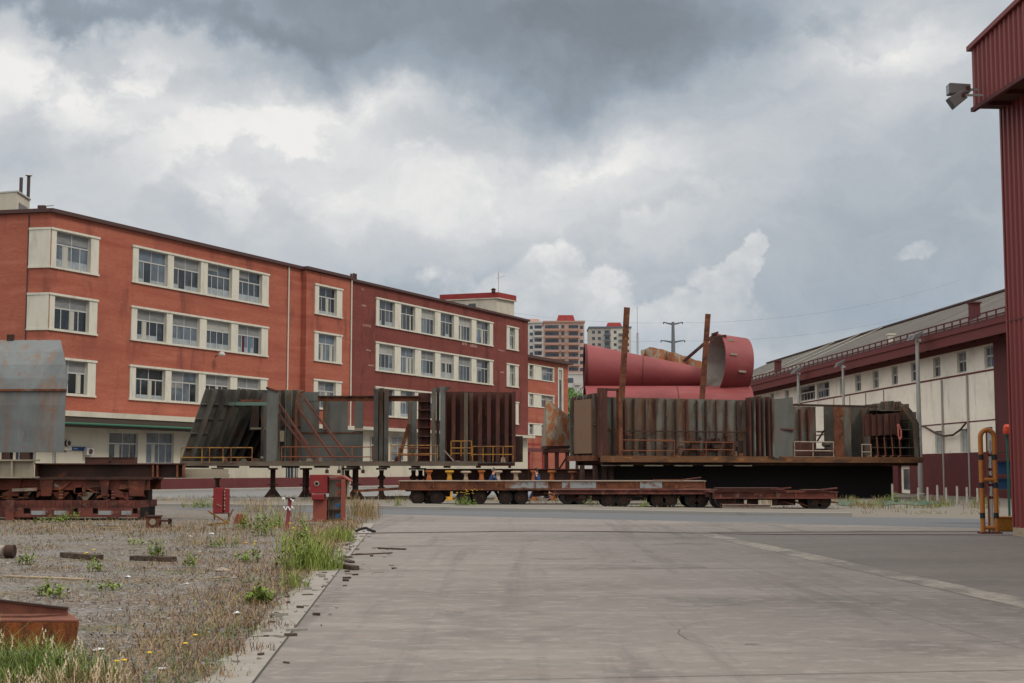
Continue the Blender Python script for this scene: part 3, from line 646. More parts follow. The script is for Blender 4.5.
dr_ = (FW.S(898.8, py=480), FW.S(910.5, py=480), 0, FW.Z(904, 465.5))
MB().wall(w0, w1, 0, zb1, [dr_], y=-.05, th=.4).build('base_wall', m_lowbase, W)
dd = MB().box(dr_[0], dr_[1], .2, .28, .02, dr_[3]).build('door', m_panel, W)
MB().box(dr_[0]+.55, dr_[1]-.5, .16, .199, .3, dr_[3]-.25).build('door_glass', m_glass, dd)
MB().box(pil, w1, -.06, .3, zb1, zt).build('corner_bay', m_redd, W)
MB().box(w0, w1, -.10, .3, zt, zs+.0).build('fascia_band', m_red, W)
mb = MB()
for x in (968.6, 943, 919.5): s_ = FW.S(x); mb = MB().box(s_-.06, s_+.06, -.12, -.052, 0, zwb-.22); mb.build('downpipe', M('grey plastic pipe', K(158, 150, 142), .7), W)
for x in (884, 866, 850, 834, 793, 779): s_ = FW.S(x); MB().box(s_-.05, s_+.05, -.03, .02, zb1, zwb-.23).build('panel_joint', m_redd, W)
for (a, _, c, _) in zip([w[1] for w in wins], [0]*9, [w[0] for w in wins][1:], [0]*9): pass
# outside crane walkway with railing
MB().box(w0, w1, -1.5, -.102, zs-.15, zs+.12).build('walkway_deck', m_red, W)
MB().box(w0, w1, -1.42, -1.3, zs-.75, zs-.152).build('walkway_girder', m_red, W)
for i in range(int((w1-w0)/4)): x = w0+4*i; MB().hexa([(x, -.1, zs-.6), (x, -.1, zs-.16), (x, -1.29, zs-.16), (x, -1.29, zs-.35)], (.1, 0, 0)).build('walkway_bracket', m_redd, W)
zrail = FW.Z(1003, 306.8, -1.45)
mb = MB(); H = zrail-zs-.12
x = w0
while x < w1: mb.box(x-.05, x+.05, -1.47, -1.40, zs+.12, zrail); x += 1.35
for k in (1., .5): mb.box(w0, w1, -1.46, -1.41, zs+.12+H*k-.08, zs+.12+H*k)
mb.box(w0, w1, -1.47, -1.455, zs+.121, zs+.26)
mb.build('walkway_railing', m_redd, W)
# roof
ye, yr_ = .4, 10.
ze = FW.Z(1006, 313.5, ye); zrg = FW.Z(1006, 291.3, yr_)
mb = MB(); n = int((w1-w0)/.55); 
mb.hexa([(w0, ye-.2, ze-.1), (w1, ye-.2, ze-.1), (w1, yr_, zrg-.12), (w0, yr_, zrg-.12)], (0, 0, .1))
d = Vector((0, yr_-ye, zrg-ze))
for i in range(n):
    x = w0+.55*i; mb.hexa([(x, ye-.2, ze-.02), (x+.26, ye-.2, ze-.02), (x+.26, yr_, zrg-.03), (x, yr_, zrg-.03)], (0, -.015, .06))
mb.build('roof_slope', m_corr, W)
MB().hexa([(w0, yr_+.01, zrg-.12), (w1, yr_+.01, zrg-.12), (w1, 2*yr_, ze), (w0, 2*yr_, ze)], (0, 0, .1)).build('rear_roof_slope', m_corr, W)
MB().box(w0, w1, yr_-.3, yr_+.3, zrg+.0, zrg+.14).build('ridge_cap', m_roofdark, W)
MB().box(w0, w1, .31, 20, 0, ze-.2).build('body', m_redd, W)
for a, c in ((w0, w0+.3), (w1-.3, w1)):
    MB().hexa([(a, ye, zs), (a, ye, ze-.2), (a, yr_, zrg-.2), (a, 2*yr_-.4, ze-.1), (a, 2*yr_-.4, zs)], (c-a, 0, 0)).build('gable', m_corr, W)
for px0, py0, px1, py1 in ((772, 366, 790, 349), (752, 379, 759, 370), (790, 350, 792, 348), (938, 330, 990, 300)):
    if px0 == 938: continue
    s0_ = FW.S(px0, 1, py0); s1_ = FW.S(px1, 8, py1)
    MB().bar((s0_, .8, ze+(zrg-ze)*.05+.08), (s0_+1.2, yr_-.4, zrg+.05), .55, .05).build('roof_light_strip', m_cream, W)
for px_, pt, pb, mt, nm in ((974.8, 303.5, 325, m_redd, 'square burgundy flue rising behind the railing near the right end of the warehouse'), (778, 361.5, 374, m_redd, 'square burgundy flue rising behind the railing at the far end of the warehouse'), (891.5, 335, 352, m_cream, 'white vent pipe rising behind the warehouse railing, between the two flues')):
    s_, z0 = FW.hit(px_, pb, .9); z1 = FW.Z(px_, pt, .9)
    c = fthing(FW, 'roof_flue', nm, 'flue'); r = .28 if mt is m_redd else .2
    MB().box(s_-r, s_+r, .9-r, .9+r, ze-.3, z1).build('flue', mt, c); MB().box(s_-r-.08, s_+r+.08, .9-r-.08, .9+r+.08, z1, z1+.1).build('cap', mt, c)
# cable sagging along the wall
cp = [FW.world((*((FW.hit(x, y, -.25)[0], -.25)), FW.hit(x, y, -.25)[1])) for x, y in ((918, 425), (925, 427), (935, 433), (944, 436), (953, 435), (960, 430), (966, 423))]
cb = thing('hanging_cable', 'dark cable sagging along the cream panels beside the tall lamp post', 'cable', cp[0])
mb = MB().path(cp, .07, 6); mb.build('cable', m_roofdark, cb, True)
MB().tube(cp[0]+Vector((0, 0, .05)), cp[0]+Vector((.05, .45, .05)), .12, n=8).build('cable_clamp', m_roofdark, cb, True)

# ------------------------------------------------------------------ lamp posts beside the warehouse
m_lampgrey = M('dark lamp grey', K(92, 90, 90), .6)
m_galv = M('galvanised post', K(158, 156, 152), .55, .2, layers=[(K(120, 116, 110), (1, 1, .6), .45, .75, .5)])
def lamp_post(px, pyb, pyt, yoff, label, r=.11, n=2):
    s_, _ = FW.hit(px, (pyb+pyt)/2, yoff); P = FW.world((s_, yoff, 0)); zt_ = FW.Z(px, pyt, yoff)
    t = thing('lamp_post', label, 'lamp post', P, FW.rot, 'lamp posts along the warehouse')
    MB().lathe((0, 0, 0), [(r*2, 0), (r*2, .12), (r*1.15, .2), (r, zt_*.5), (r*.75, zt_)], 12).build('pole', m_galv, t)
    MB().bar((-.3, 0, zt_-.15), (.55, 0, zt_-.15), .12, .14).build('crossarm', m_galv, t)
    for k in range(n):
        x = -.25+.7*k/(max(n-1, 1))
        h = MB().hexa([(x-.28, -.5, zt_-.1), (x+.28, -.5, zt_-.1), (x+.22, .1, zt_+.18), (x-.22, .1, zt_+.18)], (0, .12, .28)).build('floodlight', m_lampgrey, t)
        MB().hexa([(x-.24, -.515, zt_-.09), (x+.24, -.515, zt_-.09), (x+.2, .02, zt_+.145), (x-.2, .02, zt_+.145)], (0, -.01, -.02)).build('lamp_glass', m_lowpane, h)
    MB().box(-.16, .16, -.2, -.1, zt_*.42, zt_*.42+.5).build('junction_box', m_galv, t)
lamp_post(919, 497, 338, -2.2, 'tall grey lamp post in front of the warehouse, nearest and tallest of three', .15)
lamp_post(844, 480, 365, -2.2, 'thin grey lamp post in the middle of the three along the warehouse', .12, 1)
lamp_post(799, 480, 372, -2.2, 'farthest grey lamp post by the warehouse, next to the grouped windows', .14, 2)
# ------------------------------------------------------------------ white marker posts along the wall foot
m_wpost = M('chipped white post', K(176, 168, 156), .8, layers=[(K(130, 112, 98), (5, 5, 3), .45, .75, .7)])
ord_ = ['leftmost', 'second', 'third', 'fourth', 'fifth', 'sixth', 'seventh', 'rightmost']
for i, (x, yt, yb_) in enumerate(((892.6, 484, 502), (918.5, 487.5, 502), (927.8, 487, 503), (937.6, 485, 503), (946.4, 487.5, 503), (957.4, 486, 504), (967.2, 487, 504), (977.8, 488, 504.5))):
    P = G(x, yb_); h = at(x, yt, P.y).z
    t = thing('marker_post', ord_[i]+' of the eight short white posts standing before the burgundy base', 'post', P, .1*i, 'white marker posts')
    MB().lathe((0, 0, 0), [(.05, 0), (.055, h*.5), (.05, h)], 8).build('post', m_wpost, t); MB().lathe((0, 0, h), [(.056, 0), (.05, .05)], 8).build('cap', m_red, t)
# green netting on the ground
m_net = M('green netting', K(54, 88, 74), .9, layers=[(K(100, 96, 74), (1.5, 2, 3), .42, .6, .9)])
mb = MB(); n = 26; vs = []
for j in range(4):
    for i in range(n):
        x = 838+100*i/(n-1); p = G(x, 505.2-1.3*j+.8*math.sin(i*.7+j)); vs.append((p.x, p.y, .02+(.07+.06*math.sin(i*1.9+j*2))*(1 if j in (1, 2) else .05)))
mb.add(vs, [(j*n+i, j*n+i+1, (j+1)*n+i+1, (j+1)*n+i) for j in range(3) for i in range(n-1)])
tag(mb.build('netting', m_net, smooth=True, base=G(860, 504)), 'crumpled green netting lying on the ground before the white posts', 'netting')

# ------------------------------------------------------------------ red corrugated shed in the right foreground
m_shed = M('red profiled sheet', K(114, 50, 47), .5, layers=[(K(98, 44, 42), (.7, .7, .25), .45, .75, .5), (K(150, 76, 64), (2, 2, .3), .62, .8, .4)], spec=.35)
m_cbase = M('concrete upstand', K(150, 134, 112), .9, layers=[(K(105, 92, 78), (1.5, 1.5, 4), .45, .75, .6)])
FS = Frame(1000, 1, ROAD+math.pi)
FS.o = G(1014.5, 536); FS.o.z = 0
SH = fthing(FS, 'shed', 'red corrugated metal shed with projecting box canopy at the right edge', 'shed')
def corr(x0, x1, z0f, z1f, y, pitch=.27, dep=.045, axis='x'):
    mb = MB(); x = x0; 
    prof = []
    while x < x1:
        prof += [(x, y), (x+pitch*.55, y), (x+pitch*.62, y-dep), (x+pitch*.93, y-dep)]; x += pitch
    prof.append((x1, y))
    prof = [p for p in prof if p[0] <= x1]
    vs = []
    for p in prof:
        q = (p[0], p[1]) if axis == 'x' else (p[1], p[0])
        vs += [(q[0], q[1], z0f(p[0])), (q[0], q[1], z1f(p[0]))]
    return mb.add(vs, [(2*i, 2*i+2, 2*i+3, 2*i+1) if axis == 'x' else (2*i, 2*i+1, 2*i+3, 2*i+2) for i in range(len(prof)-1)])
def zend(px, py):
    d = ray(px, py); o = Vector((0, 0, EYE)); t = (FS.o-o).dot(FS.u)/d.dot(FS.u); p = o+d*t
    return (p-FS.o).dot(FS.n), p.z
by, zc_ = zend(973.3, 108.7)
corr(0, 26, lambda x: .22, lambda x: zc_, 0).build('side_wall', m_shed, SH)
MB().box(0, 26, -.035, .4, 0, .22).build('concrete_base', m_cbase, SH)
MB().box(0, .08, -.05, .05, .22, zc_).build('corner_trim', m_shed, SH)
for k in range(5): MB().box(.1+k*5.2, 5.25+k*5.2, -.049, -.046, 5.3+.02*(k % 2), 5.34+.02*(k % 2)).build('sheet_lap', m_redd, SH)
corr(.0, 12, lambda x: .22, lambda x: zc_+1, 0.02, axis='y').build('end_wall', m_shed, SH)
MB().box(.03, 26, .06, 12, .2, zc_-.01).build('body', m_redd, SH)
zt0 = zend(972.7, 51.3)[1]
ts_, tz_ = FS.hit(1024, 1, by)
ztop = lambda x: zt0+(tz_-zt0)/ts_*x
corr(0, 26, lambda x: zc_, ztop, by).build('canopy_face', m_shed, SH)
MB().hexa([(0, by+.06, zc_), (26, by+.06, zc_), (26, 1.2, zc_), (0, 1.2, zc_)], (0, 0, .05)).build('canopy_soffit', M('rusty soffit', K(84, 56, 44), .9, layers=[(K(50, 36, 32), (2, 2, 2), .4, .7, .8), (K(130, 76, 48), (3, 3, 3), .58, .8, .6)]), SH)
mb = MB().hexa([(0, by+.01, zc_+.06), (0, 12, zc_+.06), (0, 12, zt0), (0, by+.01, zt0)], (.02, 0, 0)); mb.build('canopy_end', m_shed, SH)
MB().hexa([(-.05, by-.12, zt0), (26, by-.12, ztop(26)), (26, by+.2, ztop(26)), (-.05, by+.2, zt0)], (0, 0, .12)).build('eaves_trim', m_shed, SH)
MB().hexa([(-.03, by-.06, zc_-.08), (26, by-.06, zc_-.08), (26, by+.05, zc_-.08), (-.03, by+.05, zc_-.08)], (0, 0, .1)).build('drip_trim', m_redd, SH)
for i in range(13): x = .7+i*1.05; MB().box(x, x+.07, by+.06, -.05, zc_-.1, zc_-.002).build('soffit_angle', m_redd, SH)
MB().hexa([(0, by, ztop(0)+.0), (26, by, ztop(26)), (26, 12, ztop(26)+1.5), (0, 12, ztop(0)+1.5)], (0, 0, .05)).build('roof', m_shed, SH)
# floodlights on the canopy
for i, (x, y_, lab) in enumerate(((958.5, 89.5, 'upper grey floodlight held level beside the shed canopy corner'), (957, 99.5, 'lower grey floodlight tilted down beside the shed canopy corner'))):
    P = at(x, y_, 34.6 if i == 0 else 34.3); cor = at(974, y_+1, 34.9)
    t = thing('floodlight', lab, 'floodlight', cor)
    a = R(0 if i == 0 else 34)
    ux = Vector((math.cos(a), 0, math.sin(a))); uz = Vector((-math.sin(a), 0, math.cos(a)))
    hw, hh, dp = (.26, .135, .3) if i == 0 else (.2, .15, .26)
    pts = [P+ux*sx*hw+uz*sz*hh*(1 if sx < 0 else .75)+Vector((0, -dp/2, 0)) for sx, sz in ((-1, -1), (1, -1), (1, 1), (-1, 1))]
    h = MB().hexa(pts, (0, dp, 0)).build('housing', M('grey lamp housing', K(104, 98, 96), .6, layers=[(K(80, 76, 74), (4, 4, 4), .5, .8, .5)]), t, True, bevel=.012)
    g = [P-ux*(hw+.012)+uz*sz*hh*.86+Vector((0, sy*dp*.4, 0)) for sz, sy in ((-1, -1), (1, -1), (1, 1), (-1, 1))]
    MB().hexa(g, ux*.01).build('lamp_glass', m_glass, h, True) if False else MB().hexa(g, ux*.01).build('lamp_glass', m_glass, t, True)
    e = P+ux*hw
    MB().bar(e, (cor.x+.05, e.y+.1, e.z+.02), .055, .05).build('arm', m_galv, t, True)
    MB().tube(P+ux*(hw*.7)+Vector((0, -dp/2-.03, 0)), P+ux*(hw*.7)+Vector((0, dp/2+.03, 0)), .05, n=12).build('pivot', m_redd, t, True)
# yellow and black pipe guard
m_yel = M('worn orange yellow paint', K(156, 98, 44), .6, layers=[(K(130, 74, 40), (4, 4, 3), .5, .72, .7), (K(206, 140, 60), (9, 9, 9), .6, .8, .5)])
m_blk = M('black band paint', K(34, 34, 36), .6)
gL, gR = G(983.2, 534), G(997.0, 534)
gt = thing('pipe_guard', 'tall orange yellow hoop guard with black bands beside the red shed', 'pipe guard', (gL+gR)/2)
zT = at(990, 430, gL.y).z; rad = (gR-gL).length/2; mid = (gL+gR)/2; lean = Vector((.0, 0, 0))
pts = [gL, gL+lean*.9+Vector((0, 0, zT-rad))]+[mid+lean+Vector((-rad*math.cos(R(a)), 0, zT-rad+rad*math.sin(R(a)))) for a in range(20, 180, 20)]+[gR+lean*.9+Vector((0, 0, zT-rad)), gR]
hm = MB()
for k in range(len(pts)-1): hm.tube(pts[k], pts[k+1]+(pts[k+1]-pts[k]).normalized()*.012, .062, n=18, caps=(k in (0, len(pts)-2)))
hm.build('hoop', m_yel, gt, True, smooth=True)
for f in (.17, .45, .71):
    for base in (gL, gR):
        h = zT*f*1.04; a = base+lean*(h/zT); MB().tube(a+Vector((0, 0, h-.07)), a+Vector((-.005, 0, h+.07)), .0655, n=18).build('black_band', m_blk, gt, True, smooth=True)
for f in (.06, .52):
    a, c = gL+lean*f+Vector((0, 0, zT*f)), gR+lean*f+Vector((0, 0, zT*f))
    MB().tube(a, c, .05, n=14).build('cross_pipe', m_yel, gt, True, smooth=True)
MB().tube(mid+Vector((0, .05, 0)), mid+lean+Vector((0, .05, zT-.02)), .022, n=10).build('inner_rod', M('rod rust', RUST, .9), gt, True)
MB().tube(mid+Vector((.1, .1, 0)), mid+lean+Vector((.1, .1, zT*.9)), .03, n=10).build('inner_pipe', m_galv, gt, True)
for f in (.35, .47, .55, .62, .76): p = mid+lean*f+Vector((.1, .1, zT*f)); MB().tube(p-Vector((.07, 0, 0)), p+Vector((.07, 0, 0)), .04, n=10).build('pipe_clamp', m_redd, gt, True)
MB().box(gL.x-.1, gR.x+.1, gL.y-.15, gL.y+.15, .012, .05).build('foot_plate', m_redd, gt, True)
# yellow skip box, racks with blue crates and the orange lamp behind it
P = G(1004, 531.5); t = thing('low_box', 'low dark yellow metal box between the hoop guard and shed base', 'box', P)
MB().box(P.x-.25, P.x+.35, P.y, P.y+.5, .012, .36).build('tub', M('ochre paint', K(150, 100, 36), .7, layers=[(K(90, 60, 36), (5, 5, 5), .5, .7, .7)]), t, True, bevel=.01); MB().box(P.x-.27, P.x+.37, P.y-.02, P.y+.52, .362, .39).build('rim', m_yel, t, True)
def hitY(x, y, Y): return at(x, y, Y)
Yk = 43.
a, c = hitY(1000, 530, Yk), hitY(1030, 530, Yk)
rk = thing('storage_rack', 'grey storage rack with dark shelves behind the hoop guard', 'rack', (a.x, Yk, 0))
for z in (489, 474, 459, 451): zz = at(1003, z, Yk).z; MB().box(a.x-.05, c.x, Yk, Yk+.8, zz-.04, zz).build('shelf', m_roofdark, rk, True)
MB().box(a.x-.05, a.x+.02, Yk+.801, Yk+.88, 0.012, at(1003, 450, Yk).z).build('upright', m_galv, rk, True); MB().box(c.x-.1, c.x, Yk+.801, Yk+.88, 0.012, at(1003, 450, Yk).z).build('upright', m_galv, rk, True)
mblue = M('blue crate plastic', K(34, 62, 92), .5)
for y0_, y1_, lb in ((489, 478.5, 'blue crate on the lower shelf of the rack behind the hoop guard'), (474, 461.5, 'blue crate on the upper shelf of the rack behind the hoop guard')):
    z0, z1 = at(1003, y0_, Yk).z, at(1003, y1_, Yk).z; t = thing('crate', lb, 'crate', (a.x+.3, Yk+.4, z0))
    MB().box(a.x+.02, c.x-.2, Yk+.1, Yk+.7, z0, z1-.05).build('tub', mblue, t, True); MB().box(a.x, c.x-.18, Yk+.08, Yk+.72, z1-.05, z1).build('rim', mblue, t, True)
p = at(1006.8, 429.5, 41); t = thing('beacon', 'small orange beacon lamp on a thin green post behind the shed corner', 'beacon', (p.x, p.y, 0))
MB().tube((p.x, p.y, .01), (p.x, p.y, p.z-.12), .035, n=8).build('post', M('green post', K(40, 84, 70), .6), t, True); MB().lathe((p.x, p.y, p.z-.12), [(.1, 0), (.11, .08), (.1, .2), (.05, .27)], 14).build('lens', M('orange lens', K(190, 66, 40), .4), t, True); MB().lathe((p.x, p.y, p.z-.16), [(.13, 0), (.13, .04)], 12).build('base', m_roofdark, t, True)

# ------------------------------------------------------------------ distant towers
def tower(px0, px1, pyt, Y, label, mw, mtrim, floors, cols, bal, depth=18, base_py=440, crown=None, skew=.0):
    a, c = at(px0, 471, Y), at(px1, 471, Y+(px1-px0)*skew); u = (c-a); u.z = 0; Wd = u.length; u.normalize(); rot = math.atan2(u.y, u.x)
    H = at(px0, pyt, Y).z
    t = thing('apartment_tower', label, 'apartment tower', (a.x, a.y, 0), rot, 'distant apartment towers')
    fh = H/floors if False else 3.0
    MB().box(0, Wd, 0, depth, 0, H).build('walls', mw, t)
    MB().box(-.3, Wd+.3, -.5, depth+.4, H, H+.7).build('parapet', mtrim, t)
    if crown:
        for f0, f1, hh, mc in crown: MB().hexa([(Wd*f0, 2, H+.7), (Wd*f1, 2, H+.7), (Wd*f1-.8, 3, H+.7+hh), (Wd*f0+.8, 3, H+.7+hh)], (0, 7, 0)).build('roof_house', mc, t)
    nfl = floors
    for k in range(nfl):
        z = H-2.6-k*fh
        if z < 3: break
        for f0, f1 in bal:
            s = MB().box(Wd*f0, Wd*f1, -1.1, -.02, z-1.0, z-.05).build('balcony', mtrim, t)
            MB().box(Wd*f0+.2, Wd*f1-.2, -.02, .02, z+.02, z+1.5).build('balcony_door', m_glass, s)
        for cx in cols:
            MB().box(Wd*cx-.7, Wd*cx+.7, -.05, .05, z-.1, z+1.25).build('window', m_glass, t)
    return t, Wd, H
m_tp = M('salmon brick tower', K(178, 152, 140), .9, layers=[(K(160, 116, 100), (.2, .2, .3), .4, .7, .5)]); m_tb = M('salmon slab edge', K(166, 130, 116), .9)  # tower colours muted and paled to carry the haze of distance
m_tw = M('pale tower render', K(184, 182, 178), .9, layers=[(K(170, 160, 150), (.2, .2, .2), .4, .7, .5)]); m_tc = M('pale slab edge', K(178, 172, 166), .9)
m_tg = M('grey brown tower render', K(160, 152, 144), .9); m_tgc = M('slate trim', K(92, 100, 108), .9); m_tcream = M('cream tower render', K(190, 184, 170), .9)
tower(520, 543, 323, 640, 'pale grey distant tower at the left of the group, half hidden', m_tw, m_tc, 12, (.2, .5, .8), [(.62, .98)], crown=[(.3, .9, 1.5, m_tb)])
tower(544, 585, 322.5, 600, 'salmon brick distant tower with balconies, widest of the three', m_tp, m_tb, 13, (.07, .3, .93), [(.03, .38), (.42, .52), (.6, .86)], crown=[(.32, .78, 2.8, m_redband)])
t, Wd, H = tower(590, 632, 328, 680, 'distant tower half grey and half cream with slate parapet beside the rust post', m_tg, m_tgc, 9, (.1, .24, .62, .92), [(.36, .5), (.7, .86)], crown=[(.42, .8, 2.2, m_redband)])
MB().box(Wd*.52, Wd-.02, -.04, 1, 0, H).build('cream_half', m_tcream, t)
P = at(565, 471, 430); q = at(583, 471, 430); z = at(570, 374, 430).z
t = thing('apartment_block', 'low white apartment block below the salmon tower, above the green tree', 'apartment block', (P.x, P.y, 0))
MB().box(P.x, q.x+3, 430, 445, 0, z).build('walls', m_tw, t, True); MB().box(P.x-.2, q.x+3.2, 429.8, 445.2, z, z+.4).build('parapet', m_tc, t, True)
for k in range(4):
    zz = z-2.6-k*3; MB().box(P.x+.8, P.x+2.6, 429.9, 430.1, zz, zz+1.4).build('window', m_glass, t, True)
    s = MB().box(P.x+2.9, P.x+4.6, 429.2, 429.98, zz-.8, zz).build('balcony', m_tc, t, True)
# lattice mast and power pylon on the skyline
p = at(638.5, 471, 520); z = at(638.5, 307, 520).z
t = thing('radio_mast', 'thin lattice radio mast on the skyline right of the rust post', 'radio mast', (p.x, p.y, 0))
mb = MB(); z1 = at(638.5, 333, 520).z
for dx, dy in ((-.5, -.3), (.5, -.3), (0, .5)): mb.tube((p.x+dx, p.y+dy, 0), (p.x+dx*.5, p.y+dy*.5, z1), .12, n=4)
for k in range(30): zz = z1*k/30; mb.tube((p.x-.5, p.y-.3, zz), (p.x+.5, p.y-.3, zz+z1/30), .09, n=4)
mb.build('lattice', m_galv, t, True); MB().tube((p.x, p.y, z1-1), (p.x, p.y, z), .1, n=5).build('whip', m_galv, t, True)
Yp = 260; p = at(674.5, 471, Yp); Zp = lambda y: at(674.5, y, Yp).z
m_pyl = M('weathered pylon steel', K(104, 106, 108), .8)
t = thing('power_pylon', 'grey power pole with two pairs of curved arms behind the red tube', 'power pylon', (p.x, p.y, 0))
MB().lathe((p.x, p.y, 0), [(.6, 0), (.42, Zp(360)), (.26, Zp(322))], 10).build('pole', m_pyl, t, True)
m1 = Zp(1)-Zp(2)
for yy_, wl_, wr_ in ((323.5, 9, 9), (341.5, 11.5, 11)):
    for sx, ww in ((-1, wl_), (1, wr_)):
        z0 = Zp(yy_); pp = [Vector((p.x+sx*ww*m1*f, p.y, z0+(-.55+(1.9 if yy_ < 330 else 2.6)*f**1.5 if yy_ < 330 else -1.0+3.2*f-1.0*f*f*1.2)*m1*1.)) for f in (0, .3, .6, .85, 1)]
        mb = MB()
        for i in range(4): mb.tube(pp[i], pp[i+1], .2-.03*i, .17-.03*i, 6)
        mb.build('arm', m_pyl, t, True); MB().tube(pp[-1], pp[-1]-Vector((0, 0, .35)), .1, n=6).build('insulator', m_roofdark, t, True)
for i, (za, zb_) in enumerate(((323, 300), (341, 322))):
    a0 = Vector((p.x, p.y, Zp(za))); b0 = at(-40, zb_-60, 330) if False else at(430, zb_-8, 420); b1 = at(960, zb_-20, 330)
    pts = []
    for k in range(13):
        f = k/12; q = b0.lerp(a0, f); q.z -= 5*f*(1-f)*4*.5; pts.append(q)
    for k in range(1, 13):
        f = k/12; q = a0.lerp(b1, f); q.z -= 5*f*(1-f)*4*.5; pts.append(q)
    mb = MB()
    for k in range(len(pts)-1): mb.tube(pts[k], pts[k+1], .018, n=4, caps=False)
    tag(mb.build('power_line', m_pyl, base=a0), ('upper', 'lower')[i]+' thin power line strung across the sky from the grey pole', 'power line')
# ------------------------------------------------------------------ rusting steel: materials
rt = random.Random(77)
KD = lambda r, g, bb: tuple(.98*q for q in lin((r, g, bb)))
m_hull = M('grey primed steel', KD(76, 74, 68), .8, layers=[(KD(52, 48, 44), (.6, .6, .35), .4, .68, .75), (KD(88, 58, 42), (1.6, 1.6, .3), .5, .68, .8), (KD(118, 72, 46), (5, 5, 2), .6, .74, .85), (KD(98, 98, 92), (.5, .5, .6), .55, .75, .5)], var=.08)
m_hullb = M('brown weathered steel', KD(88, 76, 64), .85, layers=[(KD(106, 105, 97), (1.1, 1.1, .3), .42, .6, .9), (KD(98, 62, 42), (1.2, 1.2, .3), .5, .66, .85), (KD(48, 36, 31), (2, 2, .3), .5, .66, .8), (KD(128, 80, 50), (4, 4, 1.4), .58, .74, .8)], var=.1)
m_blue = M('blue grey plate', KD(98, 98, 93), .7, layers=[(KD(74, 74, 70), (.9, .9, .35), .4, .72, .8), (KD(112, 84, 66), (2.2, 2.2, .3), .54, .7, .7), (KD(140, 74, 40), (5, 5, 3), .7, .8, .8)], var=.05)
m_rustp = M('flaking red brown steel', KD(80, 48, 41), .88, layers=[(KD(56, 36, 32), (1, 1, .3), .4, .64, .8), (KD(104, 62, 46), (3, 3, .8), .52, .7, .7), (KD(104, 96, 88), (.9, .9, .4), .62, .74, .5)], var=.1)
m_rust = M('rust', KD(112, 68, 48), .9, layers=[(RUSTD, (1.5, 1.5, 1.5), .42, .62, .8), (KD(150, 92, 52), (3, 3, 3), .52, .72, .7), (KD(140, 128, 116), (1.1, 1.1, 2), .62, .75, .6)], var=.15, bump=.3, bscale=40)
m_rustd = M('dark rust', KD(66, 46, 39), .9, layers=[(KD(44, 32, 28), (1.2, 1.2, 1.2), .42, .65, .8), (KD(118, 70, 44), (2.5, 2.5, 2.5), .58, .75, .7)], var=.15)
m_rustr = M('red rusted paint', KD(108, 60, 50), .88, layers=[(KD(70, 42, 36), (1.5, 1.5, 2), .4, .62, .85), (KD(140, 110, 96), (3, 3, 3), .56, .7, .65), (KD(60, 38, 34), (5, 5, 5), .62, .75, .7)], var=.12)
m_prop = M('red oxide prop', KD(96, 58, 48), .8, layers=[(KD(90, 52, 44), (2, 2, 2), .45, .7, .7)])
m_yrail = M('yellow rail paint', K(150, 108, 42), .7, layers=[(K(98, 62, 42), (2, 2, 2), .42, .6, .85)])
m_rrail = M('rusty rail', K(112, 64, 46), .85, layers=[(K(148, 96, 50), (1.5, 1.5, 1.5), .5, .7, .6)])
m_wrail = M('whitish rail', K(146, 132, 118), .75, layers=[(K(130, 80, 60), (3, 3, 3), .52, .7, .7)])
m_beige = M('beige steel', KD(146, 136, 118), .8, layers=[(KD(112, 98, 82), (.8, .8, .5), .45, .75, .7), (KD(110, 70, 50), (3, 3, 1), .62, .78, .8)])
m_tubered = M('red oxide primer', K(130, 60, 60), .6, layers=[(K(112, 50, 50), (.35, .35, .35), .4, .68, .7), (K(140, 76, 72), (.5, 3, .8), .52, .72, .5), (K(96, 50, 46), (1.4, .9, .5), .6, .74, .55), (K(170, 120, 112), (5, 5, 5), .68, .78, .5)], spec=.3, bump=.15, bscale=3)
m_flaky = M('flaking orange rust', K(160, 148, 130), .9, layers=[(K(160, 98, 58), (1.3, 1.3, 1.3), .44, .54, .9), (K(104, 60, 40), (3, 3, 3), .58, .7, .8), (K(176, 116, 66), (2, 2, 5), .62, .74, .7)], bump=.4)
m_tyre = M('old tyre', K(40, 36, 34), .9, layers=[(K(70, 58, 50), (6, 6, 6), .5, .75, .5)])
m_plankw = M('bleached timber', K(150, 132, 108), .9, layers=[(K(100, 86, 70), (1, 9, 9), .45, .7, .7)])
m_black = M('near black', (.008, .007, .007), .9)  # plain near black; also paints the shade under the right hull

FLS = Frame(180, 80, math.pi/2)
def railing(fr, parent, posts, pyt, pyb, mat, y=-.15, rails=(0., .5), r=.03, name='railing'):
    mb = MB(); zb_ = fr.Z(posts[0], pyb, y); zt_ = fr.Z(posts[0], pyt, y)
    xs = [fr.S(p, y, (pyt+pyb)/2) for p in posts]
    for x in xs: mb.tube((x, y, zb_), (x, y, zt_), r, n=6)
    for k in rails: z = zt_+(zb_-zt_)*k; mb.tube((xs[0]-r, y, z-r), (xs[-1]+r, y, z-r), r, n=6)
    return mb.build(name, mat, parent)
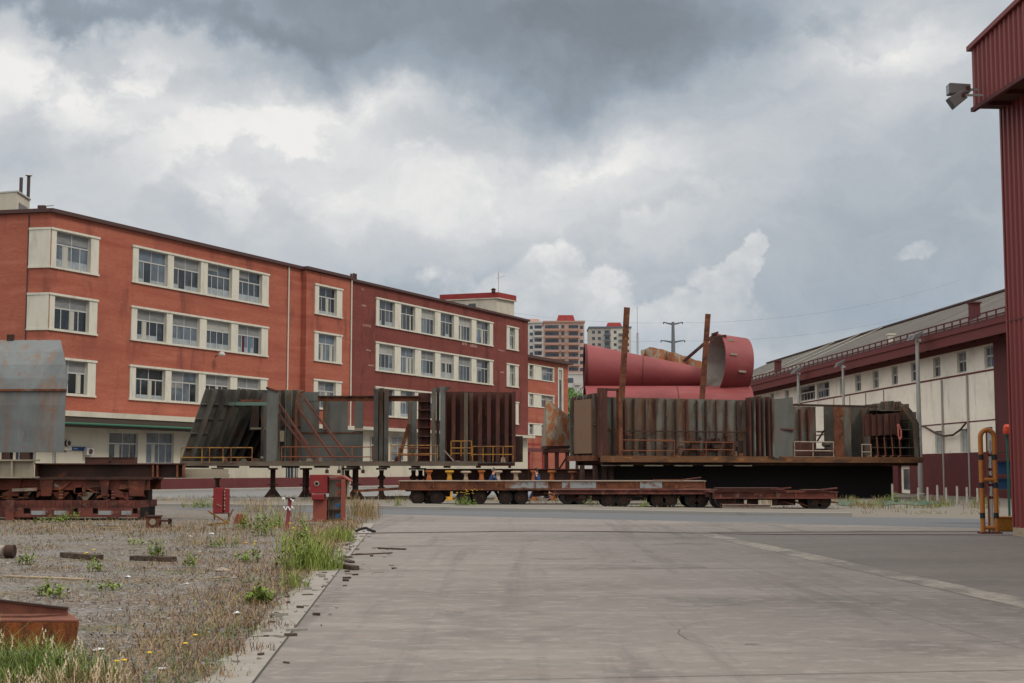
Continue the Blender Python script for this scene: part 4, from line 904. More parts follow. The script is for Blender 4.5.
# ------------------------------------------------------------------ left raised hull section
LS = fthing(FLS, 'hull_section', 'left raised steel hull section with leaning ribbed end plate, props and red ribbed wall', 'hull section')
s = lambda px, y=0., py=430: FLS.S(px, y, py)
zz = lambda py, y=0., px=300: FLS.Z(px, py, y)
xa, xb = s(180, py=462), s(515, py=462)
zd0, zd1 = zz(465.6), zz(462.3)
DP = 6.
MB().box(xa, xb, 0, DP, zd1-.06, zd1).build('deck', m_hull, LS)
m_deckedge = M('deck edge steel', KD(104, 92, 80), .8, layers=[(KD(74, 56, 46), (.6, .6, 3), .45, .7, .8), (KD(128, 96, 72), (2, 2, 2), .6, .78, .6)])
MB().box(xa, s(478, py=462), -.02, .02, zd0-.02, zd1+.06).build('edge_beam', m_deckedge, LS)
MB().box(s(478, py=462)+.01, xb, .08, .14, zd0-.02, zd1).build('edge_beam', m_rustp, LS)
mb = MB()
for i in range(11): x = xa+.3+i*(xb-xa-.6)/10; MB().box(x-.08, x+.08, .15, DP-.1, zd0-.12, zd1-.07).build('cross_beam', m_rustd, LS)
# leaning ribbed end plate: a plane running back and leaning over
zt_ = zz(389)
P00, P10 = Vector((s(181, py=460), .05, zd1)), Vector((s(247, 5.8, 460), 5.8, zd1))
P01, P11 = Vector((s(206, .1, 390), .1, zt_)), Vector((s(268, 5.8, 390)+.9, 5.8, zt_+.25))
pl, rb = stiff(P00, P10, P11, P01, .05, 7, .42, .06, 4, .12, 1)
pl.build('leaning_plate', m_hull, LS); rb.build('plate_ribs', m_hull, LS)
# back wall and inner frames of the bay
pl, rb = stiff((s(215, 5.9), 5.9, zd1), (s(300, 5.9), 5.9, zd1), (s(300, 5.9), 5.9, zz(394, 5.9)), (s(215, 5.9), 5.9, zz(394, 5.9)), .05, 9, .3, .05, 3, .2, 1)
pl.build('back_plate', m_hullb, LS); rb.build('back_ribs', m_rustd, LS)
for px, y in ((262, 2.4),):
    MB().box(s(px, y)-.06, s(px, y)+.06, y, 5.8, zd1, zz(392, y)).build('web_frame', m_hull, LS)
MB().box(s(222, 2.), s(268, 2.), 1.95, 2.15, zz(405.5, 2), zz(402, 2)).build('tie_beam', M('faded green steel', K(92, 112, 100), .8), LS)
MB().box(s(240, 2.), s(262, 2.), 1.98, 2.12, zz(401.8, 2), zz(399.6, 2)).build('tie_angle', m_rust, LS)
MB().box(s(251, 3.), s(268, 3.), 2.9, 3.1, zz(429.5, 3), zz(427.5, 3)).build('tie_angle', m_beige, LS)
MB().hexa([(s(248, 3), 3.2, zz(430, 3)), (s(258, 3), 3.2, zz(430, 3)), (s(258, 3), 3.2, zz(404, 3)), (s(252, 3), 3.2, zz(404, 3))], (0, .06, 0)).build('bracket_plate', m_hull, LS)
# pillar and the plates right of it
pz = zz(388)
MB().hexa([(s(266.5, 0, 440), .03, zd1+.06), (s(276.3, 0, 440), .03, zd1+.06), (s(277.5, 0, 400), .03, zz(392)), (s(266.8, 0, 400), .03, pz)], (0, .5, 0)).build('pillar', m_blue, LS)
MB().bar((s(266, 0, 388), .02, pz+.02), (s(277.8, 0, 392), .02, zz(391.7)), .12, .05, up=(0, 1, 0)).build('pillar_cap', m_rustd, LS)
pl, rb = stiff((s(277, 1.5), 1.5, zd1), (s(301, 1.5), 1.5, zd1), (s(301, 1.5), 1.5, zz(390, 1.5)), (s(277, 1.5), 1.5, zz(390, 1.5)), .05, 4, .22, .05, 1, .1, 1)
pl.build('wall_plate', m_hullb, LS); rb.build('wall_ribs', m_hullb, LS)
MB().box(s(280, 1.2, 440), s(284.2, 1.2, 440), 1.1, 1.2, zz(441.5, 1.2), zz(430.8, 1.2)).build('pale_tag_plate', m_beige, LS)
# curved frame
mb = MB(); pts = []
for k in range(7): a = R(90*k/6); pts.append(Vector((s(303, 1.2)-s(296.5, 1.2), 0, 0))*0+Vector((s(302.8, 1.2)-math.cos(R(90)-a)*0-(s(302.8, 1.2)-s(296.3, 1.2))*(math.cos(R(90)-a) if False else math.sin(R(90)-a) if False else (1-math.sin(R(90)-a)) if False else math.sin(a)), 1.2, zz(402, 1.2)+(zz(391, 1.2)-zz(402, 1.2))*math.cos(a))))
mb.path(pts, .07, 6); mb.bar(pts[-1], (pts[-1].x, 1.2, zd1), .14, .14); mb.build('curved_frame', m_rust, LS)
# big blue grey plate with two slots
x0, x1 = s(301, 1.6), s(363, 1.6); zA = zz(401, 1.6)
MB().wall(x0, x1, zd1, zA, [(s(319, 1.6), s(322.7, 1.6), zz(430, 1.6), zA+1), (s(347.7, 1.6), s(354.5, 1.6), zz(430, 1.6), zA+1)], y=1.6, th=.05).build('slotted_plate', m_blue, LS)
MB().wall(x0, x1, zd1, zA, [(s(319, 1.6), s(322.7, 1.6), zz(430, 1.6), zA+1), (s(347.7, 1.6), s(354.5, 1.6), zz(430, 1.6), zA+1)], y=1.66, th=.01).build('slotted_plate_back', m_hull, LS)
MB().box(s(302, 1.6), s(318.5, 1.6), 1.58, 1.66, zA, zz(392, 1.6)).build('upper_plate', m_blue, LS)
MB().box(s(323, 1.5), s(327.5, 1.5), 1.4, 1.56, zz(430, 1.5), zA).build('post', m_hullb, LS)
MB().box(x0, x1, 1.55, 1.59, zz(433.4, 1.6), zz(432.2, 1.6)).build('weld_seam', m_rust, LS)
MB().box(s(354.6, 1.5), s(363, 1.5), 1.5, 1.58, zz(431, 1.5), zz(428, 1.5)).build('sill_plate', m_wrail, LS)
MB().box(s(318, .8, 398), s(419, .8, 398), .75, .95, zz(401.2, .8), zz(396.2, .8)).build('long_top_beam', m_rust, LS)
MB().box(s(318, .8, 398), s(419, .8, 398), .6, .749, zz(397, .8), zz(396.2, .8)+.02).build('beam_flange', m_rustd, LS)
for (x0p, y0p, x1p, y1p) in ((270, 403.5, 315, 459), (276.5, 400.5, 308, 446), (296, 407.5, 332.5, 457.5), (303, 398.5, 348.5, 457.5)):
    a0, a1 = FLS.hit(x0p, y0p, .6), FLS.hit(x1p, y1p, -.0)
    MB().bar((a0[0], 1.3 if x0p > 290 else .6, a0[1]), (a1[0], .05, a1[1]), .11, .11).build('diagonal_prop', m_prop, LS)
# columns in the middle
for i, (p0, p1, yt, y, mt) in enumerate(((373.5, 378, 389, .3, m_hull), (379, 383, 388, .5, m_hullb), (384, 388, 389, .3, m_hull), (407.5, 411.5, 402, 3.2, m_hullb), (412, 416.5, 400.5, 3.2, m_blue), (431.5, 435.5, 388, .4, m_hullb), (436.2, 439.2, 387, .7, m_hull), (440, 445, 386.5, .3, m_blue))):
    MB().box(s(p0, y), s(p1, y), y, y+.35, zd1, zz(yt, y)).build('column', mt, LS)
MB().box(s(376, .5), s(386, .5), .68, .75, zd1, zz(392, .7)).build('column_web', m_hullb, LS)
MB().hexa([(s(372.5, .3), .25, zz(389, .3)), (s(374, .3), .25, zz(393, .3)), (s(374, .3), .25, zz(389, .3))], (0, .2, 0)).build('gusset', m_hull, LS)
MB().hexa([(s(445, .3), .25, zz(392, .3)), (s(451, .3), .25, zz(387, .3)), (s(445, .3), .25, zz(387, .3))], (0, .2, 0)).build('gusset', m_hull, LS)
pl, rb = stiff((s(418, .8), .8, zd1), (s(430.5, .8), .8, zd1), (s(430.5, .8), .8, zz(393, .8)), (s(418, .8), .8, zz(393, .8)), .04, 2, .1, .05, 7, .35, 1)
pl.build('rack_back', m_rustp, LS); rb.build('rack_shelves', m_rustp, LS)
MB().bar((s(399, 3), 3, zd1+.2), (s(409, 3), 3, zz(424, 3)), .25, .2).build('diagonal_prop', m_rust, LS)
# ribbed red brown wall
x0, x1 = s(445, 1.2), s(515.5, 1.2)
pl, rb = stiff((x0, 1.2, zd1), (x1, 1.2, zd1), (x1, 1.2, zz(392.5, 1.2)), (x0, 1.2, zz(391.5, 1.2)), .05, 8, .32, .05, 0, 0, 1)
pl.build('ribbed_wall', m_rustp, LS)
for i in range(9):
    x = x0+(x1-x0)*i/8.; x -= .1 if i == 8 else 0
    MB().box(x-.03, x+.03, .8, 1.19, zd1, zz(393-.6*(i % 3), 1.)).build('wall_rib', m_rustp, LS); MB().box(x-.11, x+.11, .76, .8, zd1, zz(393-.6*(i % 3), 1.)).build('rib_flange', m_rustp, LS)
MB().box(s(464, .7), s(468, .7), .6, .76, zd1, zz(392.5, .7)).build('column', m_hullb, LS)
for i in (1, 3, 5, 7): x = x0+(x1-x0)*(i)/8.+.14; MB().box(x, x+.78, 1.1, 1.18, zd1+.02, zz(434+i*.3, 1.2)).build('dark_panel', m_rustd, LS)
for a, c, d, m_ in ((181, 252, [181, 202, 209.5, 223, 231, 252], m_yrail),): railing(FLS, LS, d, 447.2, 463, m_, rails=(0., .62))
railing(FLS, LS, [281.5, 291, 318, 334, 352, 373], 446.5, 463, m_rrail, rails=(0., .6))
railing(FLS, LS, [391, 416, 437.5], 445, 462, m_yrail); railing(FLS, LS, [399, 408, 430], 447.5, 462, m_rrail)
railing(FLS, LS, [451, 461, 471.5], 440.6, 456, m_yrail, rails=(0., .45, .8)); railing(FLS, LS, [472.5, 483, 493, 503, 513], 446, 462, m_yrail)
MB().bar((s(444, -.1), -.1, zz(450, 0)), (s(454, -.1), -.1, zz(461, 0)), .06).build('loose_bar', m_wrail, LS)
rc = random.Random(5)
for k in range(22):
    x = rc.uniform(xa+1.2, xb-.4); y = rc.uniform(.3, 1.1); w = rc.uniform(.12, .5); hh = rc.uniform(.08, .35)
    MB().hexa([(x, y, zd1+.003), (x+w, y, zd1+.003), (x+w*rc.uniform(.5, 1), y, zd1+hh), (x+w*rc.uniform(0, .3), y, zd1+hh)], (0, .12, 0)).build('deck_scrap', rc.choice((m_rustd, m_rust, m_hullb, m_wrail)), LS)
# short hanging things under the edge beam
for px in (327, 339, 363): P = Vector((s(px, -.05, 468), -.05, zz(465.8))); MB().tube(P, P-Vector((0, 0, .22)), .03, n=6).tube(P-Vector((0, 0, .22)), P-Vector((0, 0, .42)), .1, n=10).build('lifting_hook', m_rustd, LS)

# ------------------------------------------------------------------ stands under the left section
def stand(px, yb_, label, Y, mat, top, kind=0, group='steel stands under the left hull section'):
    P = G(px, yb_) if Y is None else at(px, 471, Y); P.z = 0
    t = thing('steel_stand', label, 'stand', P, .3*px, group)
    if kind == 0:
        MB().lathe((0, 0, .0), [(.34, 0), (.32, .08), (.16, .3), (.13, .55), (.2, .6), (.2, .68), (.12, .74), (.12, top*.62), (.22, top*.66), (.22, top*.72), (.12, top*.78), (.14, top-.12)], 14).build('screw_post', mat, t)
    elif kind == 1:
        MB().box(-.14, .14, -.02, .02, .06, top-.1).box(-.14, -.1, -.13, .13, .06, top-.1).build('web_post', mat, t)
        MB().box(.1, .14, -.13, .13, .06, top-.1).build('flange', mat, t)
        MB().hexa([(-.55, 0, .06), (-.14, 0, .06), (-.14, 0, .6)], (0, .04, 0)).build('gusset', mat, t); MB().hexa([(.14, 0, .06), (.55, 0, .06), (.14, 0, .6)], (0, .04, 0)).build('gusset', mat, t)
        MB().box(-.3, .3, -.2, .2, top*.45, top*.45+.06).build('stiffener', mat, t)
    MB().box(-.38, .38, -.3, .3, 0, .06).build('base_plate', mat, t)
    MB().box(-.25, .25, -.25, .25, top-.1, top).build('head_plate', mat, t)
    return t
tpz = zd0-.13
ordn = ['leftmost dark stand behind the red box under the leaning plate', 'second stand from the left, a straight post under the pillar', 'third stand from the left with wide triangular feet behind the red cabinet', 'fourth stand from the left, just right of the red cabinet', 'thick stand right beside the fourth one', 'screw stand alone in the gap before the long trailer', 'dark screw stand above the left end of the long trailer', 'second dark screw stand above the left end of the long trailer']
for i, (px, Y, k) in enumerate(((217.5, 81.5, 0), (273, 81, 1), (306, 81.2, 1), (347, 81.5, 0), (355.5, 81.1, 1), (381.5, 81.4, 0), (413.5, 82, 0), (420.5, 82.6, 0))):
    stand(px, 0, ordn[i], Y, m_rustd, tpz, k)
# jacks standing behind the long trailer
m_jy = M('yellow jack paint', K(190, 140, 40), .6, layers=[(K(140, 84, 40), (3, 3, 3), .5, .7, .6)]); m_jw = M('pale jack paint', K(170, 150, 130), .7, layers=[(K(130, 84, 60), (3, 3, 3), .5, .7, .7)])
m_jo = M('orange jack rust', K(164, 96, 50), .8, layers=[(K(120, 62, 38), (3, 3, 3), .45, .7, .7)])
for i, (px, mt, lb) in enumerate(((429, m_jo, 'orange rusty jack at the left of the row behind the long trailer'), (449.5, m_jy, 'bright yellow jack in the row behind the long trailer'), (466, m_jw, 'pale jack with a wide head between the yellow and orange ones'), (481.5, m_jo, 'orange jack just left of the walking man behind the trailer'), (498, m_jw, 'whitish jack just right of the walking man behind the trailer'), (516, m_jw, 'pale brown jack midway between the two men behind the trailer'), (534, m_jo, 'orange jack left of the second man behind the trailer'), (552, m_jo, 'orange jack right of the second man behind the trailer'), (573, m_rust, 'rusty jack at the right end of the row behind the trailer'))):
    P = at(px, 471, 78.5); P.z = 0; top = at(px, 469.8+.4*(i % 3), 78.5).z
    t = thing('jack', lb, 'jack', P, .4*i, 'jacks in a row behind the long trailer')
    MB().lathe((0, 0, 0), [(.2, 0), (.18, .1), (.12, .3), (.10+.03*(i % 3), top*.6), (.16, top*.64), (.09+.02*(i % 2), top-.28), (.14, top-.16)], 12).build('body', mt, t)
    MB().lathe((0, 0, top-.16), [(.14, 0), (.2+.05*(i % 3), .05), (.2+.05*(i % 3), .11), (.2, .14)], 12).build('head', mt, t)
    MB().box(-.3, .3, -.3, .3, 0, .03).build('foot_plate', mt, t)
# long brown girder behind the jacks
Yg = 81.5
a, c = at(424, 471, Yg), at(608, 471, Yg); z0, z1 = at(500, 480.5, Yg).z, at(500, 468.8, Yg).z
gd = thing('girder', 'long brown rusty girder on the trestles behind the row of jacks', 'girder', (a.x, Yg, z0))
MB().box(a.x, c.x, Yg, Yg+.06, z0+.04, z1-.04).build('web', m_rustd, gd, True)
MB().box(a.x, c.x, Yg-.2, Yg+.25, z1-.04, z1).build('top_flange', m_rustp, gd, True); MB().box(a.x, c.x, Yg-.2, Yg+.25, z0, z0+.04).build('bottom_flange', m_rustp, gd, True)
for k in range(8): x = a.x+.1+(c.x-a.x-.3)*k/7; MB().box(x, x+.05, Yg-.18, Yg-.005, z0+.041, z1-.041).build('stiffener', m_rustp, gd, True)
tr_ = thing('trestle', 'low dark trestle carrying the long brown girder', 'trestle', (a.x, Yg, 0))
for x in (a.x+1, (a.x+c.x)/2, c.x-1): MB().box(x-.25, x+.25, Yg-.1, Yg+.2, 0, z0-.001).build('support', m_rustd, tr_, True)

# ------------------------------------------------------------------ hopper shaped rusty plate between the sections
Yh = 84
hp = lambda x, y, Y=Yh: at(x, y, Y)
P = hp(541, 446)
hpT = thing('steel_hopper', 'pale tapering steel hopper with flaking orange rust between the two hull sections', 'hopper', (P.x, Yh, P.z))
f0, f1, f2, f3 = hp(545.5, 397), hp(572, 419, 86), hp(571, 445, 86), hp(546.5, 445.5)
MB().hexa([f3, f2, f1, f0], (0.0, .05, 0)).build('rusty_face', m_flaky, hpT, True)
MB().hexa([hp(541, 446, 87), f3-Vector((.01, 0, 0)), f0-Vector((.01, 0, 0))], (.02, .04, 0)).build('grey_face', m_beige, hpT, True)
b0, b1 = hp(541, 446, 87), hp(560, 446, 88)
MB().hexa([f3-Vector((0, 0, .02)), f2-Vector((0, 0, .02)), f2+Vector((0, 2.5, -.02)), b0-Vector((0, 0, .02))], (0, 0, -.18)).build('bottom_rim', m_rustd, hpT, True)
MB().hexa([f2+Vector((.0, .06, 0)), f2+Vector((-.3, 2.5, 0)), f1+Vector((-.3, 2.5, 0)), f1+Vector((0, .06, 0))], (-.04, 0, 0)).build('rear_face', m_flaky, hpT, True)
sup = thing('trestle', 'dark trestle with short legs under the pale rusty hopper', 'trestle', (P.x, Yh, 0))
x0, x1 = hp(543, 446).x, hp(571, 446).x; zt_ = f3.z-.21
for x in (x0+.2, (x0+x1)/2, x1-.2): MB().box(x-.12, x+.12, Yh+.3, Yh+.55, 0, zt_-.2).build('leg', m_rustp, sup, True)
MB().box(x0, x1, Yh+.2, Yh+2.2, zt_-.2, zt_).build('top_frame', m_rustp, sup, True)
MB().bar((x0+.2, Yh+.4, .5), (x1-.2, Yh+.4, zt_-.4), .1).build('brace', m_rustd, sup, True)

# ------------------------------------------------------------------ right raised hull section
FR = Frame(600, 76, math.atan2(19, 8))
RS = fthing(FR, 'hull_section', 'right raised steel hull section with long ribbed grey brown wall and open right end', 'hull section')
s = lambda px, y=0., py=430: FR.S(px, y, py)
zz = lambda py, y=0., px=700: FR.Z(px, py, y)
zt_, zd = zz(398.8), zz(456.5); zdb = zz(463.6); xl, xr = 0., s(920.5, py=462)
DR = 3.5
m_edge2 = M('rust streaked edge plate', KD(104, 72, 48), .85, layers=[(KD(64, 46, 36), (.7, .7, 2), .45, .65, .85), (KD(158, 100, 50), (1.3, 1.3, 4), .55, .72, .8)])
MB().box(xl, xr, 0, DR, zd-.05, zd).build('deck', m_hullb, RS)
MB().box(xl, xr, -.25, -.002, zd-.32, zd+.02).build('edge_beam', m_edge2, RS)
MB().box(xl+.2, xr-.1, .1, .3, zdb-.1, zd-.06).build('keel_beam', m_rustd, RS); MB().box(xl+.2, xr-.1, DR-.3, DR-.1, zdb-.1, zd-.06).build('keel_beam', m_rustd, RS)
for i in range(12): x = xl+.6+i*(xr-xl-1.2)/11; MB().box(x-.1, x+.1, .31, DR-.31, zdb-.05, zd-.06).build('cross_beam', m_rustd, RS)
for i in range(7): x = s(555+i*30 if i else 590, -.1, 460); x2 = x+1.1; MB().box(max(x, .1), max(x2, 1.2), -.1, .08, zdb-.14, zdb-.08).build('packing_timber', m_beige, RS)
# main ribbed wall
x_clut = s(745)
x0, x1 = s(621, 0), s(757, 0)
pl, rb = stiff((xl+.0, .3, zd), (x1, .3, zd), (x1, .3, zt_), (xl, .3, zt_), .05, 1, .01, .01, 0, 0, 1)
pl.build('wall_plate', m_hullb, RS)
pxs = [606, 612.5, 625.5, 634.5, 646, 655.5, 665, 676, 686, 696.5, 706.5, 716.5, 727, 737, 747]
for i, px in enumerate(pxs):
    x = s(px, .2)+random.uniform(-.06, .06); MB().hexa([(x-.035, .15, zd), (x+.035, .15, zd), (x+.035+random.uniform(-.04, .04), .15, zt_-.06-random.uniform(0, .1)), (x-.035+random.uniform(-.03, .03), .15, zt_-.06)], (0, .099, 0)).build('wall_rib', (m_rustd, m_rustd, m_rustp)[i % 3], RS)
MB().box(x0, x1, .13, .149, zz(432.6, .3), zz(431.2, .3)).build('seam_bar', m_rustd, RS)
MB().box(xl, s(617), .18, .245, zz(431, .3), zz(430, .3)).build('seam_bar', m_rustp, RS)
# corner frame at the left end
MB().box(-.02, s(600.5)+.4, -.05, .25, zd, zz(390.5)).build('corner_post', m_rustp, RS)
MB().box(s(617.3), s(620.8), -.2, .1, zd-.1, zz(390.5)).build('corner_post', m_rust, RS)
MB().box(.4, s(617.2), -.1, .1, zz(393), zz(390.7)).build('top_bar', m_rustd, RS)
# left end wall running back
LW = lambda y, z: (0 if y else 0, y, z)
pl, rb = stiff((-.06, DR, zd), (-.06, .3, zd), (-.06, .3, zt_+.2), (-.06, DR, zt_+.1), .05, 8, .14, .05, 1, .1, 1)
pl.build('end_plate', m_rustp, RS); rb.build('end_ribs', m_hullb, RS)
MB().box(-.28, -.21, .5, 2.6, zd+.15, zt_-.1).build('pale_end_panel', M('tan sheet', K(116, 92, 74), .85, layers=[(K(120, 82, 58), (3, 3, .6), .45, .7, .7)]), RS)
MB().box(-.3, xl, .2, DR, zd-.25, zd+.04).build('end_beam', m_rust, RS)
# vertical fins, blue grey plate
zf = zz(396.5)
for i, px in enumerate((748.5, 752.5, 757, 761, 765.5, 769)):
    x = s(px, .1); MB().box(x-.05, x+.05, -.12-.05*i, .29, zd, zf+.02*(i*7 % 5)).build('fin', m_hullb if i % 2 else m_rustp, RS)
MB().box(s(748, .3), s(770, .3), .27, .33, zd, zf-.1).build('fin_backing', m_hullb, RS)
xx0, xx1 = s(770.8, 0), s(792.5, 0)
MB().hexa([(xx0, -.3, zd-.08), (xx1, -.1, zd-.08), (xx1, -.1, zz(397, 0, 790)), (xx0, -.3, zz(399.5, 0, 772))], (0, .05, 0)).build('blue_grey_plate', m_blue, RS)
MB().box(xx0, xx1, -.24, -.14, zz(429, 0), zz(427.5, 0)).build('seam_bar', m_rustr, RS)
# open bay
z404 = zz(404.6, 0, 830)
MB().box(s(793), s(878), -.05, .12, z404-.12, z404).build('top_beam', m_rustd, RS)
def panel(p0, p1, yt, y, mt, name='bay_panel', pyb=None): MB().box(s(p0, y), s(p1, y), y, y+.06, zd, zz(yt, y, (p0+p1)/2)).build(name, mt, RS)
panel(793.5, 816, 406.5, 2.4, m_hullb); panel(824.5, 834, 406.5, 2.0, m_hull); panel(834.3, 843.5, 407, 1.2, m_rust, 'bay_column'); panel(843.8, 851, 406.5, 1.6, m_hullb); panel(851.2, 864, 407, 2.2, m_hull); panel(858, 870, 410, 3.3, m_hullb)
for px in (800, 808): MB().box(s(px, 2.3)-.04, s(px, 2.3)+.04, 2.2, 2.39, zd, zz(407, 2.3)).build('wall_rib', m_rustp, RS)
MB().box(s(793.5, 2.2), s(815, 2.2), 2.1, 2.19, zd+.1, zz(442, 2.2)).build('lower_panel', m_rustp, RS)
MB().bar((s(817, 2), 2, zz(440, 2)), (s(824, 2), 2, zz(429, 2)), .08).build('brace', m_rustd, RS); MB().box(s(816.5, 2), s(824.5, 2), 1.96, 2.02, zz(431, 2), zz(429.5, 2)).build('brace', m_rustd, RS)
MB().box(s(817, .8), s(834, .8), .7, 1.3, zd+.03, zd+.5).build('pump_box', m_rustd, RS, bevel=.04); MB().tube((s(822, .7), .6, zd+.75), (s(828, .7), .6, zd+.75), .16, n=12).build('pump_drum', m_hull, RS)
# stiffened right end block
ya = 2.6
out = [(864, 463), (864, 407), (877, 405), (881, 403), (884, 404.5), (892, 403), (898.5, 401.5), (903, 404), (907, 405), (913, 412), (919, 424), (920.5, 463)]
pts = [(s(a, ya, b_), ya, zz(b_, ya, a)) for a, b_ in out]; pts = [(p[0], p[1], max(p[2], zd)) for p in pts]
MB().hexa(pts, (0, .06, 0)).build('end_bulkhead', m_hull, RS)
for i, py in enumerate((411, 420, 430, 439, 448, 456)):
    xe = s(min(920, 905+ (py-404)*.72), .4, py); z = zz(py, .9, 890)
    MB().hexa([(s(866, 2.2), 2.59, z), (xe, 2.59, z), (xe+.12, .5, z), (s(872+i, .9), 1.0, z)], (0, 0, .05)).build('shelf_stringer', m_rustd if i % 2 else m_hullb, RS)
for i, px in enumerate((868, 876, 884, 892, 899, 907, 914)):
    top = [408, 404, 403, 401, 401.5, 404, 412][i]
    MB().box(s(px, 1.6)-.04, s(px, 1.6)+.04, 1.4, 2.58, zd, zz(top, 1.6, px)).build('end_rib', m_hullb, RS)
    if i < 5: MB().box(s(px, 1.)-.12+.3, s(px, 1.)+.12+.3, 1.5, 1.58, zz(top+5, 1.3, px), zz(top, 1.3, px)).build('tab_plate', m_hull, RS)
MB().hexa([(s(863, .6, 434), .5, zz(436.5, .6, 864)), (s(899, .6, 434), .5, zz(434, .6, 899)), (s(899, .6, 414), .5, zz(412.5, .6, 899)), (s(863, .6, 415), .5, zz(416, .6, 864))], (0, .06, 0)).build('inner_panel', m_rustp, RS)
for i in range(6): x = s(866+i*6.2, .4); MB().box(x-.03, x+.03, .38, .49, zz(436, .5, 880), zz(414, .5, 880)).build('panel_rib', m_rustp, RS)
for i in range(5):
    px = 869+i*7.5; a = FR.hit(px, 437, .3); c = FR.hit(px-1, 458, .1); MB().tube((a[0], .3, a[1]), (a[0], .2, c[1]+.15), .035, n=6).build('drop_rod', m_rrail, RS); MB().bar((a[0], .2, c[1]+.15), (a[0]-.45, .1, c[1]-.05), .1, .05).build('foot_bar', m_rrail, RS)
mb = MB(); hp_ = [(897.5, 424.5), (899, 425.5), (901, 431), (901.3, 437), (899.5, 440), (898.3, 435), (898, 429), (897.5, 424.5)]
pp = [(FR.hit(a, b_, .3)[0], .3, FR.hit(a, b_, .3)[1]) for a, b_ in hp_]; mb.path(pp, .05, 6).build('pink_hose_loop', M('pink hose', K(186, 110, 96), .6), RS)
MB().hexa([(s(905, .2, 404), .35, zz(404.5, .2, 905)), (s(918.5, .2, 424), .35, zz(424, .2, 918)), (s(920.5, .2, 463), .35, zd), (s(917, .2, 463), .35, zd), (s(914.5, .2, 424), .35, zz(424, .2, 915)), (s(902, .2, 406), .35, zz(406, .2, 902))], (0, .06, 0)).build('slanting_end_frame', m_hullb, RS)
railing(FR, RS, [622, 647, 674.5], 439.5, 456.5, m_rrail, rails=(0., .62)); railing(FR, RS, [680, 706, 733.5], 441.5, 456.5, m_rrail, rails=(0., .5)); 
railing(FR, RS, [794.5, 813, 833.5], 441.2, 459, m_wrail, rails=(0., .5, .85), r=.035); railing(FR, RS, [862, 871], 444, 459, m_wrail, rails=(0., .5))
for i, px in enumerate((690, 712, 728)): MB().box(s(px, .1), s(px, .1)+.5, -.1, .15, zd+.35+.1*i, zd+.85).build('small_bracket', m_rustd, RS)
rc = random.Random(21)
for k in range(26):   # welded brackets, cleats and cut plates left on the wall and deck
    x = rc.uniform(.6, x_clut); y = rc.uniform(-.05, .12); w = rc.uniform(.08, .4); hh = rc.uniform(.08, .3); z0 = zd+(0.003 if rc.random() < .8 else rc.uniform(.3, 1.2))
    MB().hexa([(x, y, z0), (x+w, y, z0), (x+w*rc.uniform(.5, 1), y, z0+hh), (x+w*rc.uniform(0, .3), y, z0+hh)], (0, .19-y, 0)).build('cleat', rc.choice((m_rustd, m_rust, m_hullb, m_rustp)), RS)
for k in range(5): x = rc.uniform(.5, x_clut); MB().box(x, x+rc.uniform(.3, .7), .235, .249, zd+rc.uniform(.1, .4), zd+rc.uniform(.6, 1.2)).build('doubler_plate', m_rustd, RS)
# black sheets standing in for the deep shade in the space below
MB().box(s(611, 1.2, 480), s(893, 1.2, 480), 1.2, 1.26, 0.02, zdb-.101).build('shade_sheet', m_black, RS)
MB().box(s(611, 1.2, 480), s(611, 1.2, 480)+.06, 1.261, DR, 0.02, zdb-.101).build('shade_sheet', m_black, RS); MB().box(s(893, 1.2, 480)-.06, s(893, 1.2, 480), 1.261, DR, .02, zdb-.101).build('shade_sheet', m_black, RS)
for px in (583, 596, 605, 612): x = s(px, .6, 480); MB().box(x-.1, x+.1, .6, .8, 0, zdb-.101).build('support_leg', m_rustd, RS)

# ------------------------------------------------------------------ red oxide tube assembly
Yt = 84.5
TR = thing('steel_tube_assembly', 'large red oxide tapering steel tube joined to a short wide ring, above the ribbed wall', 'steel tube', (at(665, 471, Yt).x, Yt, 0))
a, c = at(584.5, 370, Yt+1.2), at(706, 377.5, Yt+.9)
pm = Yt/F
MB().shell(a, c, 26.5*pm, 9*pm, .07, 72).build('tapering_tube', m_tubered, TR, True, smooth=True)
MB().shell(a+Vector((-.02, 0, 0)), a+Vector((.12, 0, 0)), 26.9*pm, 26.9*pm, .14, 72).build('tube_rim', m_redd, TR, True, smooth=True)
e0, e1 = at(585, 415, Yt-.2), at(750, 415, Yt-.2)
MB().shell(e0, e1, 29*pm, 29*pm, .08, 72).build('lower_tube', m_tubered, TR, True, smooth=True)
r0 = at(711, 365, Yt+.2); r1 = at(748, 370, Yt+1.0)
for f_ in (.47,): cc_ = a.lerp(c, f_); MB().shell(cc_, cc_+(c-a)*.006, (26.5-17.5*f_)*pm+.012, (26.5-17.5*f_)*pm+.012, .02, 72).build('weld_seam', m_redd, TR, True, smooth=True)
for f_ in (.55,): cc_ = e0.lerp(e1, f_); MB().shell(cc_, cc_+Vector((.05, 0, 0)), 29*pm+.012, 29*pm+.012, .02, 72).build('weld_seam', m_redd, TR, True, smooth=True)
